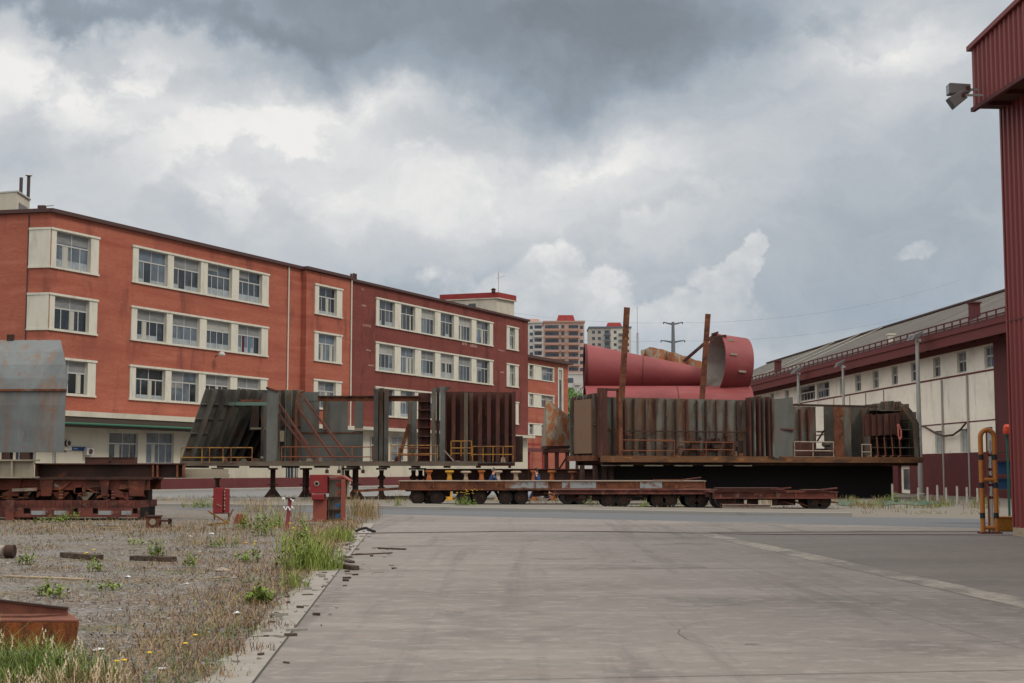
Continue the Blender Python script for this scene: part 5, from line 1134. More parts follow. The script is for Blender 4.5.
# wide ring, its open end turned towards the left front
q0 = at(714.5, 364.5, Yt+.25); q1 = at(742.5, 367.5, Yt+.65)
d = (q1-q0); 
MB().shell(q0, q0+d*.995, 31.*pm, 30*pm, .1, 72).build('wide_ring', m_tubered, TR, True, smooth=True)
MB().shell(q0+d*.02, q0+d*.97, 29.2*pm, 28.2*pm, .02, 72).build('ring_lining', M('pale primer lining', K(168, 158, 150), .7, layers=[(K(120, 96, 84), (1, 1, 1), .45, .7, .6)]), TR, True, smooth=True)
MB().tube(q0+d*.9, q0+d*.92, 28*pm, 28*pm, 60).build('ring_diaphragm', m_hull, TR, True)
for x, y in ((730.5, 340.2), (733.5, 354.3), (742.3, 371.5), (743.5, 388.2)):
    # pads lie on the ring surface towards the viewer
    o = Vector((0, 0, EYE)); dr = ray(x, y); dn = d.normalized(); rr = 30.6*pm+.03
    A_ = dr-dn*dr.dot(dn); B_ = (o-q0)-dn*(o-q0).dot(dn); aa, bb, cc = A_.dot(A_), 2*A_.dot(B_), B_.dot(B_)-rr*rr; disc = bb*bb-4*aa*cc
    if disc > 0: P = o+dr*((-bb-math.sqrt(disc))/(2*aa))
    else: P = o+dr*(-bb/(2*aa))
    MB().bar(P-dn*.22-Vector((0, 0, 0)), P+dn*.22, .1, .12).build('lug_pad', m_wrail, TR, True)
P = at(722, 337, Yt-.6); MB().bar(P-Vector((.3, 0, .05)), P+Vector((.25, 0, .05)), .12, .2).build('lug_pad', m_rustd, TR, True)
for x in (a.x+1.2, (a.x+e1.x)/2, e1.x-1.2): MB().box(x-.4, x+.4, Yt-1.2, Yt+1.6, 0, e0.z-29*pm+.12).build('cradle_block', m_rustd, TR, True)
# rust plates heaped behind the tube
m_fl = m_flaky
pts = [(643, 352), (652, 345), (664, 348), (676, 350), (690, 356), (702, 364), (702, 385), (643, 385)]
hb = thing('scrap_plate', 'crumpled flaking orange plate edge showing above the red tube', 'steel plate', (at(660, 471, 88).x, 88, 0))
vt_ = [at(641+i*4.2, 350-4*math.sin(min(i, 5)/5*2.2)+15*(i*4.2/60)**1.6+.7*math.sin(i*2.1), 88+.5*math.sin(i*1.3)) for i in range(16)]
vb_ = [Vector((p.x, p.y, at(650, 398, 88).z)) for p in vt_]
n = 16; mb = MB(); mb.add(vt_+vb_+[p+Vector((0, .15, 0)) for p in vt_]+[p+Vector((0, .15, 0)) for p in vb_], [(i, n+i, n+i+1, i+1) for i in range(n-1)]+[(2*n+i+1, 3*n+i+1, 3*n+i, 2*n+i) for i in range(n-1)]+[(i, i+1, 2*n+i+1, 2*n+i) for i in range(n-1)])
mb.build('plate', m_fl, hb, True)
for x in (vt_[1].x+.3, vt_[-2].x-.4): MB().box(x-.15, x+.15, 88.3, 88.6, 0, vb_[0].z+.5).build('leg', m_rustd, hb, True)
# tall posts and the slanted strut
def tall_post(x0, y0, x1, y1, Y, w, lab, mat):
    p, q = at(x0, y0, Y), at(x1, y1, Y); d = (p-q)/(p.z-q.z); b_ = q-d*(q.z-.0)
    t = thing('steel_post', lab, 'post', b_)
    MB().bar(b_+d*.03, p, w, w*.5, up=(0, 1, 0)).build('shaft', mat, t, True); MB().box(b_.x-.4, b_.x+.4, b_.y-.3, b_.y+.3, 0, .029).build('base_plate', m_rustd, t, True)
tall_post(627, 307.5, 621.5, 400, 79.6, .33, 'tallest orange rust post rising in front of the red tapering tube', m_rust)
tall_post(708, 314, 702, 400, 81.8, .30, 'shorter rust post leaning right before the open red ring', m_rust)
p, q = at(683.5, 361.5, 82.2), at(716, 333.5, 82.6); t = thing('steel_strut', 'dark slanting strut propped between the red tube and the ring top', 'strut', p)
MB().bar(p, q, .17, .17).build('bar', m_rustp, t, True); MB().bar(q-Vector((.25, 0, .06)), q+Vector((.12, 0, .06)), .3, .12).build('end_plate', m_rustp, t, True)

# ------------------------------------------------------------------ flat trailers with wheels
def wheel(parent, x, y, r, w=.28):
    t_ = MB().tube((x, y, r), (x, y+w, r), r, n=22).build('wheel', m_tyre, parent, bevel=.03)
    MB().tube((x, y-.02, r), (x, y+.03, r), r*.55, n=16).build('rim', m_rustd, t_); MB().tube((x, y-.06, r), (x, y-.02, r), r*.2, n=10).build('hub', m_rustd, t_)
def bogie(parent, x0, x1, ybs, r, zb_):
    n = 3
    for yb_ in ybs:
        wheel(parent, x0+r, yb_, r); wheel(parent, x1-r, yb_, r)
        if x1-x0 > 3.2*r: wheel(parent, (x0+x1)/2+.05, yb_+.35, r)
    MB().box(x0+r*.7, x1-r*.7, ybs[0]+.32, ybs[-1]-.03, r*.8, r*1.25).build('axle_beam', m_rustd, parent)
    MB().box((x0+x1)/2-.25, (x0+x1)/2+.25, ybs[0]+.4, ybs[-1]-.1, r*1.25, zb_).build('suspension', m_rustd, parent)
def trailer(px0, px1, pyt, pyb, Y, bogs, wb, label, mat_side, pieces=(), dep=2.4):
    fr = Frame((px0+px1)/2, Y, math.pi/2); t = fthing(fr, 'flat_trailer', label, 'trailer', 'rusty flat trailers behind the kerb')
    S_ = lambda px: fr.S(px, 0, pyt); z1 = fr.Z((px0+px1)/2, pyt); z0 = fr.Z((px0+px1)/2, pyb)
    MB().box(S_(px0), S_(px1), -.06, dep, z1-.04, z1).build('deck_plate', m_wrail if mat_side is m_rust else m_rustr, t)
    MB().box(S_(px0)+.03, S_(px1)-.03, 0, .06, z0, z1-.041).build('side_beam', mat_side, t); MB().box(S_(px0)+.03, S_(px1)-.03, dep-.2, dep-.12, z0, z1-.041).build('side_beam', mat_side, t)
    MB().box(S_(px0)+.03, S_(px1)-.03, -.08, -.001, z0-.03, z0+.04).build('bottom_flange', mat_side, t)
    k = int((S_(px1)-S_(px0))/1.6)
    for i in range(k+1): x = S_(px0)+.05+(S_(px1)-S_(px0)-.16)*i/k; MB().box(x, x+.06, -.055, -.002, z0+.045, z1-.045).build('stiffener', mat_side, t)
    for a, c, mt in pieces: MB().box(S_(a), S_(c), -.02, -.004, z0+.06, z1-.06).build('paint_panel', mt, t)
    for a, c in bogs:
        r = (fr.Z(a, wb-13.5)-0)/2; r = .34
        bogie(t, S_(a), S_(c), (.15, dep-.5), r, z0)
    MB().box(S_(px0)+.3, S_(px1)-.3, dep*.35, dep*.65, z0-.1, z1-.041).build('spine_beam', m_rustd, t)
    for k in range(int((px1-px0)/9)):   # springs, rods and air tanks slung below the deck
        x = S_(px0+6+rt.random()*(px1-px0-14)); w = rt.uniform(.1, .5); q = rt.random(); y = rt.uniform(.1, .5)
        if q < .4: MB().box(x, x+w, y, y+.2, z0-rt.uniform(.08, .35), z0-.031).build('underframe_box', m_rustd, t)
        elif q < .7: MB().tube((x, y, z0-.15), (x+w*1.6, y, z0-rt.uniform(.1, .4)), .035, n=6).build('brake_rod', m_rust, t)
        else: MB().tube((x, y+.2, z0-.2), (x+.45, y+.2, z0-.2), .12, n=12).build('air_tank', m_rustd, t)
    return t, fr, z1
m_patch = M('grey white patchy paint', K(140, 142, 142), .7, layers=[(K(120, 76, 52), (1.4, 1.4, 2), .5, .62, .95), (K(92, 72, 60), (3, 3, 3), .5, .7, .6)])
T1, fT1, zT1 = trailer(398, 706, 480.6, 489.6, 68.5, [(410, 444), (456, 486.5), (498.5, 528.5), (560, 588)], 503.5, 'longest rusty flat trailer with grey patches, at the left under the hull sections', m_rust, [(505, 548, m_patch), (562, 596, m_patch), (640, 662, m_patch)])
T2, fT2, zT2 = trailer(553, 724, 489.5, 493.5, 63, [(601, 631), (651, 678), (685, 709)], 504, 'thin decked rusty flat trailer in the middle, partly before the longest one', m_rustr)
T3, fT3, zT3 = trailer(712, 838, 491.6, 498.0, 60.5, [(716, 740), (808, 832)], 508, 'short red brown flat trailer at the right, loaded with steel plates', m_rustr)
MB().bar((fT1.S(398, 0, 487), .8, .75), (fT1.S(352, 0, 487), .8, .62), .12).build('tow_bar', m_rust, T1); MB().bar((fT1.S(398, 0, 487), 1.6, .75), (fT1.S(352, 0, 487), .9, .62), .12).build('tow_bar', m_rust, T1)
for i, (a, c, pt, lb) in enumerate(((714, 786, 487.2, 'thin rust red plate stack on the left of the short trailer'), (804, 829, 489.0, 'small rust red plate stack on the right of the short trailer'))):
    z1 = fT3.Z(a, pt); t = fthing(fT3, 'plate_stack', lb, 'steel plates'); t.location = fT3.world((fT3.S(a), 0, zT3))
    n = 3 if i == 0 else 2; h = (z1-zT3)/n
    for k in range(n): MB().box(.1*k, fT3.S(c)-fT3.S(a)-.08*k, -.1+.04*k, 1.6, h*k+.002, h*(k+1)-.03).build('plate', m_rustr if k % 2 else m_rustp, t)
for i, (fr_, zt3, a, c, w, y, dz, lb) in enumerate(((fT2, zT2, 640, 700, .16, .2, 0, 'thin rusty channel bar lying on the middle trailer near its right end'), (fT3, zT3, 770, 838, .3, .1, .0, 'bent rusty strip lying at the right end of the short trailer load'), (fT3, zT3, 726, 800, .14, 1.9, .0, 'rusty bar lying along the rear of the short trailer'), (fT1, zT1, 655, 703, .5, .6, 0, 'flat rusty offcut lying on the right end of the longest trailer'))):
    P0 = fr_.world((fr_.S(a), y, zt3+.002)); t = thing('steel_offcut', lb, 'steel offcut', P0); L_ = fr_.S(c)-fr_.S(a)
    MB().hexa([(0, 0, 0), (L_*.6, .02, 0), (L_*.6, .02+w, 0), (0, w, 0)], (0, 0, .05)).build('strip', m_rust, t); MB().hexa([(L_*.6+.001, .02, 0), (L_, .05, .12), (L_, .05+w*.8, .12), (L_*.6+.001, .02+w, 0)], (0, 0, .05)).build('bent_end', m_rustr, t)
z = zT3
for i, (a, c, py, lb) in enumerate(((720, 750, 503.6, 'low red beam lying under the left end of the short trailer'), (722, 770, 505.5, 'pale low beam lying on the pavement before the short trailer'))):
    P = at(a, 471, 58.2-i*1.2); P.z = .13; e = at(c, 471, 58.2-i*1.2); t = thing('steel_beam', lb, 'steel beam', P)
    for k0, k1, w in ((0, .02, .16), (.02, .12, .02), (.12, .14, .16)): MB().box(P.x, e.x, P.y-w/2, P.y+w/2, .13+k0, .13+k1).build('web' if w < .1 else 'flange', m_rustr if i == 0 else m_wrail, t, True)

# ------------------------------------------------------------------ left foreground steel: wagon, beams, curved plate
Yw = 47.
m_wag = M('wagon red rust', KD(104, 56, 44), .9, layers=[(KD(66, 40, 33), (1.2, 1.2, 2), .42, .62, .8), (KD(150, 84, 50), (2.5, 2.5, 3), .55, .72, .7), (KD(150, 140, 130), (2, 2, 3), .66, .76, .7)], var=.12)
fw = Frame(0, Yw, math.pi/2)
WG = fthing(fw, 'rail_wagon', 'derelict rusty bogie wagon under the brown beam at the left', 'rail wagon')
S_ = lambda px, y=0.: fw.S(px, y, 490); Z_ = lambda py, y=0.: fw.Z(75, py, y)
MB().box(S_(-90), S_(149), 0, .12, Z_(490), Z_(479.5)).build('upper_frame', m_wag, WG); MB().box(S_(-90), S_(149), 1.6, 1.72, Z_(490), Z_(479.5)).build('upper_frame', m_wag, WG)
MB().box(S_(-90), S_(150), -.12, 1.8, Z_(479.6), Z_(478.2)).build('deck_plate', m_rustd, WG)
for a, c in ((8, 22), (40, 54), (100, 110), (128, 146)): MB().hexa([(S_(a), -.08, Z_(479.6)), (S_(a)+.08, -.08, Z_(496)), (S_(c)-.08, -.08, Z_(496)), (S_(c), -.08, Z_(479.6))], (0, .07, 0)).build('axle_guard', m_wag, WG)
for px in (22, 60, 85, 122): 
    w_ = MB().tube((S_(px), .25, .62), (S_(px), .37, .62), .36, n=24).build('wheel', m_rustd, WG); MB().tube((S_(px), .2, .62), (S_(px), .249, .62), .12, n=12).build('axle_box', m_rust, w_)
    MB().hexa([(S_(px)-.3, .05, Z_(492)), (S_(px)+.3, .05, Z_(492)), (S_(px)+.06, .05, Z_(500)), (S_(px)-.06, .05, Z_(500))], (0, .06, 0)).build('spring_bracket', m_beige if px in (22, 85) else m_wag, WG)
MB().box(S_(-90), S_(144), .6, 1.1, Z_(501.5), Z_(488)).build('centre_sill', m_rustd, WG)
for a, c in ((55, 96),): MB().box(S_(a), S_(c), .1, .2, Z_(487), Z_(485.2)).build('brake_rod', m_rust, WG)
MB().bar((S_(14), -.15, Z_(490)), (S_(38), -.15, Z_(489.2)), .08, .1).build('step_board', m_wrail, WG)
rg = random.Random(31)
for k in range(34):   # springs, hangers and bent plates
    x = S_(-20)+rg.random()*(S_(144)-S_(-20)); z0_ = rg.uniform(.62, 1.2); w = rg.uniform(.06, .45)
    q = rg.random(); mt = rg.choice((m_rust, m_wag, m_rustd, m_rustr, m_rust))
    if q < .45: MB().hexa([(x, -.03, z0_), (x+w, -.03, z0_-rg.uniform(-.1, .1)), (x+w*.8, -.03, z0_+rg.uniform(.08, .3)), (x+.02, -.03, z0_+rg.uniform(.05, .25))], (0, .05, 0)).build('hanger_plate', mt, WG)
    elif q < .75: MB().tube((x, -.08, z0_), (x+rg.uniform(-.9, .9), -.05, z0_+rg.uniform(-.15, .3)), .025, n=6).build('brake_rod', mt, WG)
    else: MB().lathe((x, .02, .66), [(.06, 0), (.09, .05), (.06, .1), (.09, .15), (.06, .2), (.09, .25), (.06, .3)], 10).build('coil_spring', mt, WG)
# red box beams the wagon stands on
for i, (a, c, yt, yb_, y, lb) in enumerate(((-90, 143, 500.5, 507.5, -.2, 'upper long red rusted beam lying under the wagon'), (-90, 141, 507.6, 517.5, -.45, 'lower long red rusted box beam on the gravel under the wagon'))):
    t = fthing(fw, 'box_beam', lb, 'beam'); z0, z1 = (fw.Z(75, yb_, y), fw.Z(75, yt, y)); z0 = max(z0, .0)
    if i == 1: z0 = .10
    else: z0 = fw.Z(75, 507.6, -.45)+.002
    if i == 1:
        holes = [(S_(p0, y), S_(p1, y), z0+.12, z0+.3) for p0, p1 in ((24, 31), (73, 78.5), (93, 98.5), (133, 138))]
        MB().wall(S_(a, y), S_(c, y), z0, z1, holes, y=y, th=.1).build('front_plate', m_rustr, t)
        for p0, p1 in ((32, 46), (55, 70), (99, 112), (122, 132)): MB().box(S_(p0, y), S_(p1, y), y-.012, y-.002, z0+.08, z1-.1).build('faded_panel', m_patch, t)
        MB().box(S_(a, y), S_(c, y), y+.11, y+1.9, z0, z1-.002).build('core', m_black, t)
        for px in (10, 138): MB().box(S_(px, y), S_(px, y)+.3, y+.05, y+1.8, 0, z0-.001).build('packing_block', m_rustd, t)
        MB().box(S_(7, y), S_(15, y), y-.1, y-.001, 0, z1+.25).build('end_stop', m_rustr, t)
    else:
        MB().box(S_(a, y), S_(c, y), y, y+1.9, z0, z1).build('front_plate', m_rustr, t)
        for k in range(26): x = S_(a, y)+k*(S_(c, y)-S_(a, y))/26; MB().box(x, x+.05, y-.06, y-.001, z0, z1).build('stiffener', m_rustr, t)
# brown I beam and beige beam on the wagon
t = fthing(fw, 'steel_beam', 'long dark brown I beam lying across the wagon deck in front of the offices', 'steel beam')
za, zb__ = Z_(478.1), Z_(463.2)
MB().box(S_(30), S_(181), .5, .54, za+.04, zb__-.04).build('web', m_rustd, t); MB().box(S_(30), S_(181), .3, .75, zb__-.04, zb__).build('flange', m_rustp, t); MB().box(S_(30), S_(181), .3, .75, za+.001, za+.04).build('flange', m_rustp, t)
for px in (150, 154.5, 174.5, 180.5, 32): MB().box(S_(px)-.03, S_(px)+.03, .32, .499, za+.041, zb__-.041).build('stiffener', m_rust, t)
t = fthing(fw, 'steel_beam', 'pale narrow plank beam sticking out to the right above the wagon', 'steel beam'); MB().box(S_(105), S_(222), .8, 1.2, za+.001, za+.13).build('flange', m_beige, t); MB().box(S_(105), S_(222), .98, 1.02, za+.13, za+.3).build('web', m_beige, t)
for i, (a, c) in enumerate(((81.5, 105), (108.5, 131))):
    t = fthing(fw, 'steel_box', ('left', 'right')[i]+' of two small dark brown boxes on top of the I beam', 'box', 'small boxes on the I beam'); t.location = fw.world((S_(a), .3, zb__))
    L_ = S_(c)-S_(a); MB().box(0, L_, 0, .4, .0, .17).build('shell', m_rustp, t); MB().box(-.01, L_+.01, -.02, .42, .17, .2).build('lid', m_rustd, t)
t = fthing(fw, 'steel_beam', 'grey beige ribbed beam under the curved plate at the left edge', 'steel beam')
zc0_, zc1_ = za+.002, Z_(459.5, -.4)
zpb = Z_(452.3, .1)
MB().box(S_(-90), S_(32, -.4), -.35, -.25, zc0_+.05, zc1_-.05).build('web', m_beige, t); MB().box(S_(-90), S_(32.5, -.4), -.5, .25, zc1_-.05, zc1_).build('flange', m_beige, t); MB().box(S_(-90), S_(32.5, -.4), -.5, .25, zc0_, zc0_+.05).build('flange', m_beige, t)
for px in (-40, -20, 0, 16): MB().box(S_(px)-.03, S_(px)+.03, -.48, -.351, zc0_+.051, zc1_-.051).build('stiffener', m_beige, t)
# curved plate: kinked section swept along x
t = fthing(fw, 'curved_plate', 'big curved blue grey steel plate with a rust seam standing at the left edge', 'steel plate')
y0 = .1
prof = [(y0, zpb), (y0, Z_(425, y0)), (y0+.02, Z_(405, y0)), (y0+.08, Z_(390, y0)), (y0+.22, Z_(378, y0)), (y0+.5, Z_(364, y0+.3)), (y0+.95, Z_(351, y0+.7)), (y0+1.5, Z_(339.5, y0+1.3))]
m_plate = M('blue grey weathered plate', KD(106, 110, 110), .65, layers=[(KD(80, 84, 84), (.8, .8, .4), .4, .72, .75), (KD(112, 88, 70), (2.5, 2.5, .5), .5, .68, .6), (KD(130, 78, 48), (2.2, 2.2, 7), .62, .74, .7), (KD(128, 132, 132), (.8, .8, .3), .5, .7, .5), (KD(120, 84, 62), (3.5, 3.5, .22), .54, .66, .65), (KD(96, 66, 50), (7, 7, 2), .6, .75, .6), (KD(138, 140, 138), (.6, .6, .25), .55, .8, .4)], var=.05)
n = len(prof); mb = MB()
xr_ = [S_(62.5, y0)]*4+[S_(62.8, y0), S_(61, .5), S_(58.5, 1), S_(56, 1.6)]
vs = [(-8, p[0], p[1]) for p in prof]+[(xr_[i], p[0], p[1]) for i, p in enumerate(prof)]
vs += [(q[0], q[1]+.06, q[2]-.0) for q in vs]
fs = [(i, n+i, n+i+1, i+1) for i in range(n-1)]+[(2*n+i+1, 3*n+i+1, 3*n+i, 2*n+i) for i in range(n-1)]+[(n+i, 3*n+i, 3*n+i+1, n+i+1) for i in range(n-1)]+[(n-1, 2*n-1, 4*n-1, 3*n-1), (0, 2*n, 3*n, n)]
o_ = mb.add(vs, fs).build('plate', m_plate, t)
zsm = Z_(390, y0); MB().box(-8, xr_[0]+.02, y0+.0, y0+.07, zsm-.035, zsm+.035).build('rust_seam', m_rust, t)
for px in (-12, 4, 24): MB().box(S_(px)-.12, S_(px)+.12, y0-.1, y0+.3, zc1_+.001, zpb-.001).build('packing_block', m_rustd, t)
MB().box(-8, xr_[0], y0+.061, y0+.3, zpb+.002, zpb+.06).build('bottom_flange', m_rustd, t)
for px in (-30,): MB().hexa([(S_(px), y0+.07, zc1_+.06), (S_(px), y0+2.2, zc1_+.06), (S_(px), y0+1.5, Z_(348, 1.4)), (S_(px), y0+.3, Z_(392, .1))], (.03, 0, 0)).build('back_web', m_hull, t)
P = fw.hit(10.5, 338, 1.6); MB().box(P[0]-.11, P[0]+.11, 1.55, 1.7, P[1]-.4, P[1]+.12).build('lug', m_rustd, t)
# ------------------------------------------------------------------ yard objects
from mathutils import noise as mn
m_sred = M('faded signal red', K(128, 38, 40), .6, layers=[(K(112, 34, 36), (3, 3, 2), .42, .7, .7), (K(176, 140, 130), (9, 9, 9), .68, .76, .8)])
m_pred = M('chalky red', K(136, 74, 62), .8, layers=[(K(130, 62, 54), (3, 3, 2), .45, .7, .7), (K(178, 120, 100), (6, 6, 3), .58, .72, .6)])
m_blueitem = M('blue fitting', K(46, 90, 128), .5)
P = G(328, 521.5); Yc = P.y
t = thing('control_cabinet', 'faded red electrical cabinet with sloping lid and open side shelves on short legs', 'cabinet', P)
h = lambda x, y, d=0.: at(x, y, Yc+d)
def hb_(x0, x1, y0_, y1_, d0, d1, name, m, par=None, bev=.0):
    a, c = h(x0, y1_), h(x1, y0_); MBx = MB().box(a.x, c.x, Yc+d0, Yc+d1, a.z, c.z); o = MBx.build(name, m, None)
    return o
def cab(x0, x1, yt, yb_, d0, d1, name, m, bev=.008, par=None):
    a, c = h(x0, yb_), h(x1, yt); p_ = par or t
    return MB().box(a.x, c.x, Yc+d0, Yc+d1, a.z, c.z).build(name, m, t, True, bevel=bev)
box = cab(310, 327.8, 474.6, 493.5, -.18, .5, 'head_box', m_sred, .02)
MB().lathe((h(318, 484).x, Yc-.21, h(318, 484).z), [(.001, 0), (.001, 0)], 6) if False else None
q = h(317.5, 483.5); MB().tube(q+Vector((0, -.2, 0)), q+Vector((0, -.181, 0)), .085, n=18).build('oval_gauge', m_beige, t, True); MB().tube(q+Vector((0, -.21, .0)), q+Vector((0, -.201, .0)), .05, n=16).build('gauge_glass', m_black, t, True)
cab(312.5, 325, 494, 500, -.24, .3, 'hopper_lip', m_sred, .03)
cab(313, 327, 499, 521, -.05, .45, 'body_panel', m_pred)
a, b1_, c1_ = h(327.9, 474.2), h(343, 475.5), h(350.5, 480.5)
MB().hexa([(a.x, Yc-.1, a.z-.02), (b1_.x, Yc-.1, b1_.z), (c1_.x, Yc-.1, c1_.z), (c1_.x, Yc-.1, c1_.z-.03), (b1_.x, Yc-.1, b1_.z-.06), (a.x, Yc-.1, a.z-.08)], (0, .75, 0)).build('sloping_lid', m_pred, t, True)
cab(327.2, 341.5, 480, 521, .35, .4, 'back_panel', M('pale inner panel', K(176, 164, 144), .8, layers=[(K(130, 112, 96), (4, 4, 2), .45, .7, .7)]))
cab(341, 345.8, 479, 521.3, -.1, .05, 'corner_post', m_pred); cab(346, 348.8, 480.5, 497, .2, .3, 'pale_side_sheet', m_white)
for y in (497, 509.5, 520.5): cab(327.4, 341, y, y+1.1, -.05, .34, 'shelf', m_rustd, 0)
cab(331.5, 333, 480, 520, .28, .34, 'conduit', m_galv, .004)
for x0, x1, y0_, y1_, mt, nm in ((335.5, 340.5, 503.8, 507.2, m_blueitem, 'blue_socket'), (335.5, 340.5, 514, 517.6, m_blueitem, 'blue_socket'), (336, 340.8, 483, 486.3, m_sred, 'red_socket'), (336.5, 340.5, 491, 495, m_pred, 'red_socket')): cab(x0, x1, y0_, y1_, .0, .2, nm, mt, .01)
cab(306, 345, 520.8, 522.3, -.2, .45, 'foot_frame', m_pred, 0)
for x in (307.5, 324.5, 331): a = h(x, 522.3); MB().box(a.x-.04, a.x+.04, Yc-.18, Yc-.1, 0, a.z).build('leg', m_pred, t, True); MB().box(a.x-.04, a.x+.04, Yc+.3, Yc+.38, 0, a.z).build('leg', m_rustd, t, True)
# red box on thin legs
P = G(221, 520); Yb = P.y; f = lambda x, y: at(x, y, Yb)
t = thing('hose_box', 'bright red upright metal box on thin legs with scratched white marks', 'metal box', P)
a, c = f(213.2, 513), f(223, 487.8); MB().box(a.x, c.x, Yb-.05, Yb+.3, a.z, c.z).build('left_panel', m_sred, t, True, bevel=.01)
a2, c2 = f(223.6, 512.5), f(228.3, 488.8); MB().box(a2.x, c2.x, Yb, Yb+.28, a2.z, c2.z).build('right_panel', m_sred, t, True, bevel=.01)
for k, (y0_, w) in enumerate(((490.5, 1.4), (494, 1.2), (497.5, 1.8), (501.5, 1.0), (504.5, 1.6), (508, 1.3))):
    p = f(223.9, y0_+1.8); q = f(223.9+w, y0_); MB().box(p.x, q.x, Yb-.012, Yb-.002, p.z, q.z).build('white_mark', m_wrail, t, True)
p, q = f(217, 504), f(222, 506.5); MB().bar((p.x, Yb-.06, p.z), (q.x, Yb-.06, q.z), .04, .015).build('white_scratch', m_wrail, t, True)
for x in (213.8, 228): p = f(x, 512.5); MB().box(p.x-.02, p.x+.02, Yb+.1, Yb+.14, 0, p.z).build('leg', m_rustd, t, True)
p, q = f(212, 512.8), f(229, 513.8); MB().box(p.x, q.x, Yb+.08, Yb+.16, q.z, p.z).build('bottom_rail', m_pred, t, True)
# bollard with rag of white plastic
P = G(286.5, 531); Yb = P.y; f = lambda x, y: at(x, y, Yb); top = f(290, 499)
t = thing('standpipe', 'leaning red post with dark top plate and white plastic rags tied on', 'post', P)
MB().tube(P, (top.x, Yb, top.z), .055, .05, n=14).build('post', M('dull red post', K(134, 62, 66), .7, layers=[(K(100, 50, 50), (4, 4, 3), .45, .7, .7)]), t, True, smooth=True)
MB().box(f(286, 498).x, f(295, 498).x, Yb-.1, Yb+.1, top.z, top.z+.04).build('top_plate', m_rustd, t, True)
def rag(par, pts, w, mat):
    mb = MB(); vs = []
    for i, p in enumerate(pts): p = Vector(p); vs += [p+Vector((0, 0, w*(.6+.4*math.sin(i*2.3)))), p-Vector((0, .03, w*(.5+.3*math.cos(i*1.7))))]
    mb.add(vs, [(2*i, 2*i+1, 2*i+3, 2*i+2) for i in range(len(pts)-1)]); o = mb.build('plastic_rag', mat, par, True); return o
m_pl = M('white plastic', K(206, 206, 204), .5)
rag(t, [(f(282.5+i*.9, 500).x, Yb-.07-.02*(i % 2), f(283, 500-2.2*math.sin(i*.9)).z) for i in range(5)], .045, m_pl)
rag(t, [(f(284+i*.9, 507).x, Yb-.07-.02*(i % 2), f(283, 508-1.6*math.cos(i*1.3)).z) for i in range(12)], .035, m_pl)
rag(t, [(f(291+i*.8, 499).x, Yb-.09, f(283, 498.5+.6*i).z) for i in range(5)], .03, m_pl)
# small rusty engine block like casting and scrap bits
P = G(151, 528); Yb = P.y; f = lambda x, y: at(x, y, Yb)
t = thing('rusty_machine', 'small square rusty machine casting standing on the gravel in front of the wagon', 'machine part', P)
a, c = f(145.5, 527.5), f(158.5, 517); MB().box(a.x, c.x, Yb, Yb+.35, .0, c.z).build('casing', m_rust, t, True, bevel=.02); MB().box(a.x-.03, c.x+.03, Yb-.03, Yb+.38, c.z, c.z+.04).build('top_plate', m_rustp, t, True)
MB().tube((a.x+.2, Yb-.02, .17), (a.x+.2, Yb-.004, .17), .09, n=14).build('port', m_beige, t, True); MB().box(a.x-.02, a.x+.04, Yb, Yb+.1, c.z+.041, c.z+.14).build('lug', m_rustd, t, True)
t = thing('channel_scrap', 'small rusty channel frame lying just right of the square casting', 'steel scrap', G(164, 527))
a, c = f(159.5, 526), f(169, 519); MB().box(a.x, c.x, Yb+.1, Yb+.35, .03, .09).build('lower_channel', m_wrail, t, True); MB().box(a.x, c.x, Yb+.1, Yb+.35, .17, .22).build('upper_channel', m_rustp, t, True); MB().box(c.x-.06, c.x, Yb+.12, Yb+.33, 0, .26).build('end_plate', m_rustd, t, True)
def lay(name, label, cat, x0, y0_, x1, y1_, w, hgt, mat, z=.0, lift=0.):
    p, q = G(x0, y0_), G(x1, y1_); p.z = q.z = z+hgt/2+.002; q.z += lift
    t = thing(name, label, cat, (p.x, p.y, z))
    return tag(MB().bar(p, q, w, hgt).build(name, mat, base=(p.x, p.y, z), bevel=.006), label, cat), bpy.data.objects.remove(t)
m_oldw = M('old sleeper timber', K(82, 68, 56), .95, layers=[(K(52, 42, 36), (9, 9, 9), .45, .6, .8)])
lay('timber_plank', 'dark timber plank half sunk in the gravel, left of the pair', 'plank', 65, 557.5, 98, 560.5, .22, .1, m_oldw)
lay('timber_plank', 'dark timber plank half sunk in the gravel, right of the pair', 'plank', 133, 560.5, 173, 562, .2, .09, m_oldw)
lay('timber_plank', 'long flat bleached board lying by the left edge of the gravel', 'plank', 6, 577.5, 84, 580.5, .14, .03, m_plankw)
lay('timber_plank', 'brown board stub on the cracked concrete edge beside the green clump', 'plank', 333, 567.5, 356, 571, .12, .07, m_oldw, .012)
lay('timber_plank', 'second brown strip lying across the concrete edge above the board stub', 'plank', 340, 560, 352, 564, .1, .04, m_oldw, .012)
lay('steel_bar', 'thin long pink rusted bar lying in the concrete edge near the weeds', 'steel bar', 352, 556, 392, 554, .05, .02, m_rustp, .012)
lay('timber_plank', 'short dark splintered board on the road close to its left edge', 'plank', 379, 549.5, 405, 550.5, .1, .03, m_oldw, .012)
lay('timber_plank', 'thin pale stick lying on the gravel below the wagon end', 'stick', 89, 527.8, 126, 529, .08, .03, m_plankw)
lay('plastic_sheet', 'flat strip of bluish plastic lying in front of the small casting', 'plastic sheet', 92, 526.5, 118, 526.2, .3, .012, M('dusty blue plastic', K(104, 116, 134), .5), .034)
lay('timber_plank', 'flat bleached stick lying in front of the red cabinet weeds', 'stick', 210, 579, 236, 577, .06, .02, m_plankw)
P = G(8, 558); t = thing('steel_tube', 'short pale tube with a dark rusty flange at the left edge', 'tube', P); p, q = G(-12, 556), G(11, 558.5); r = .1
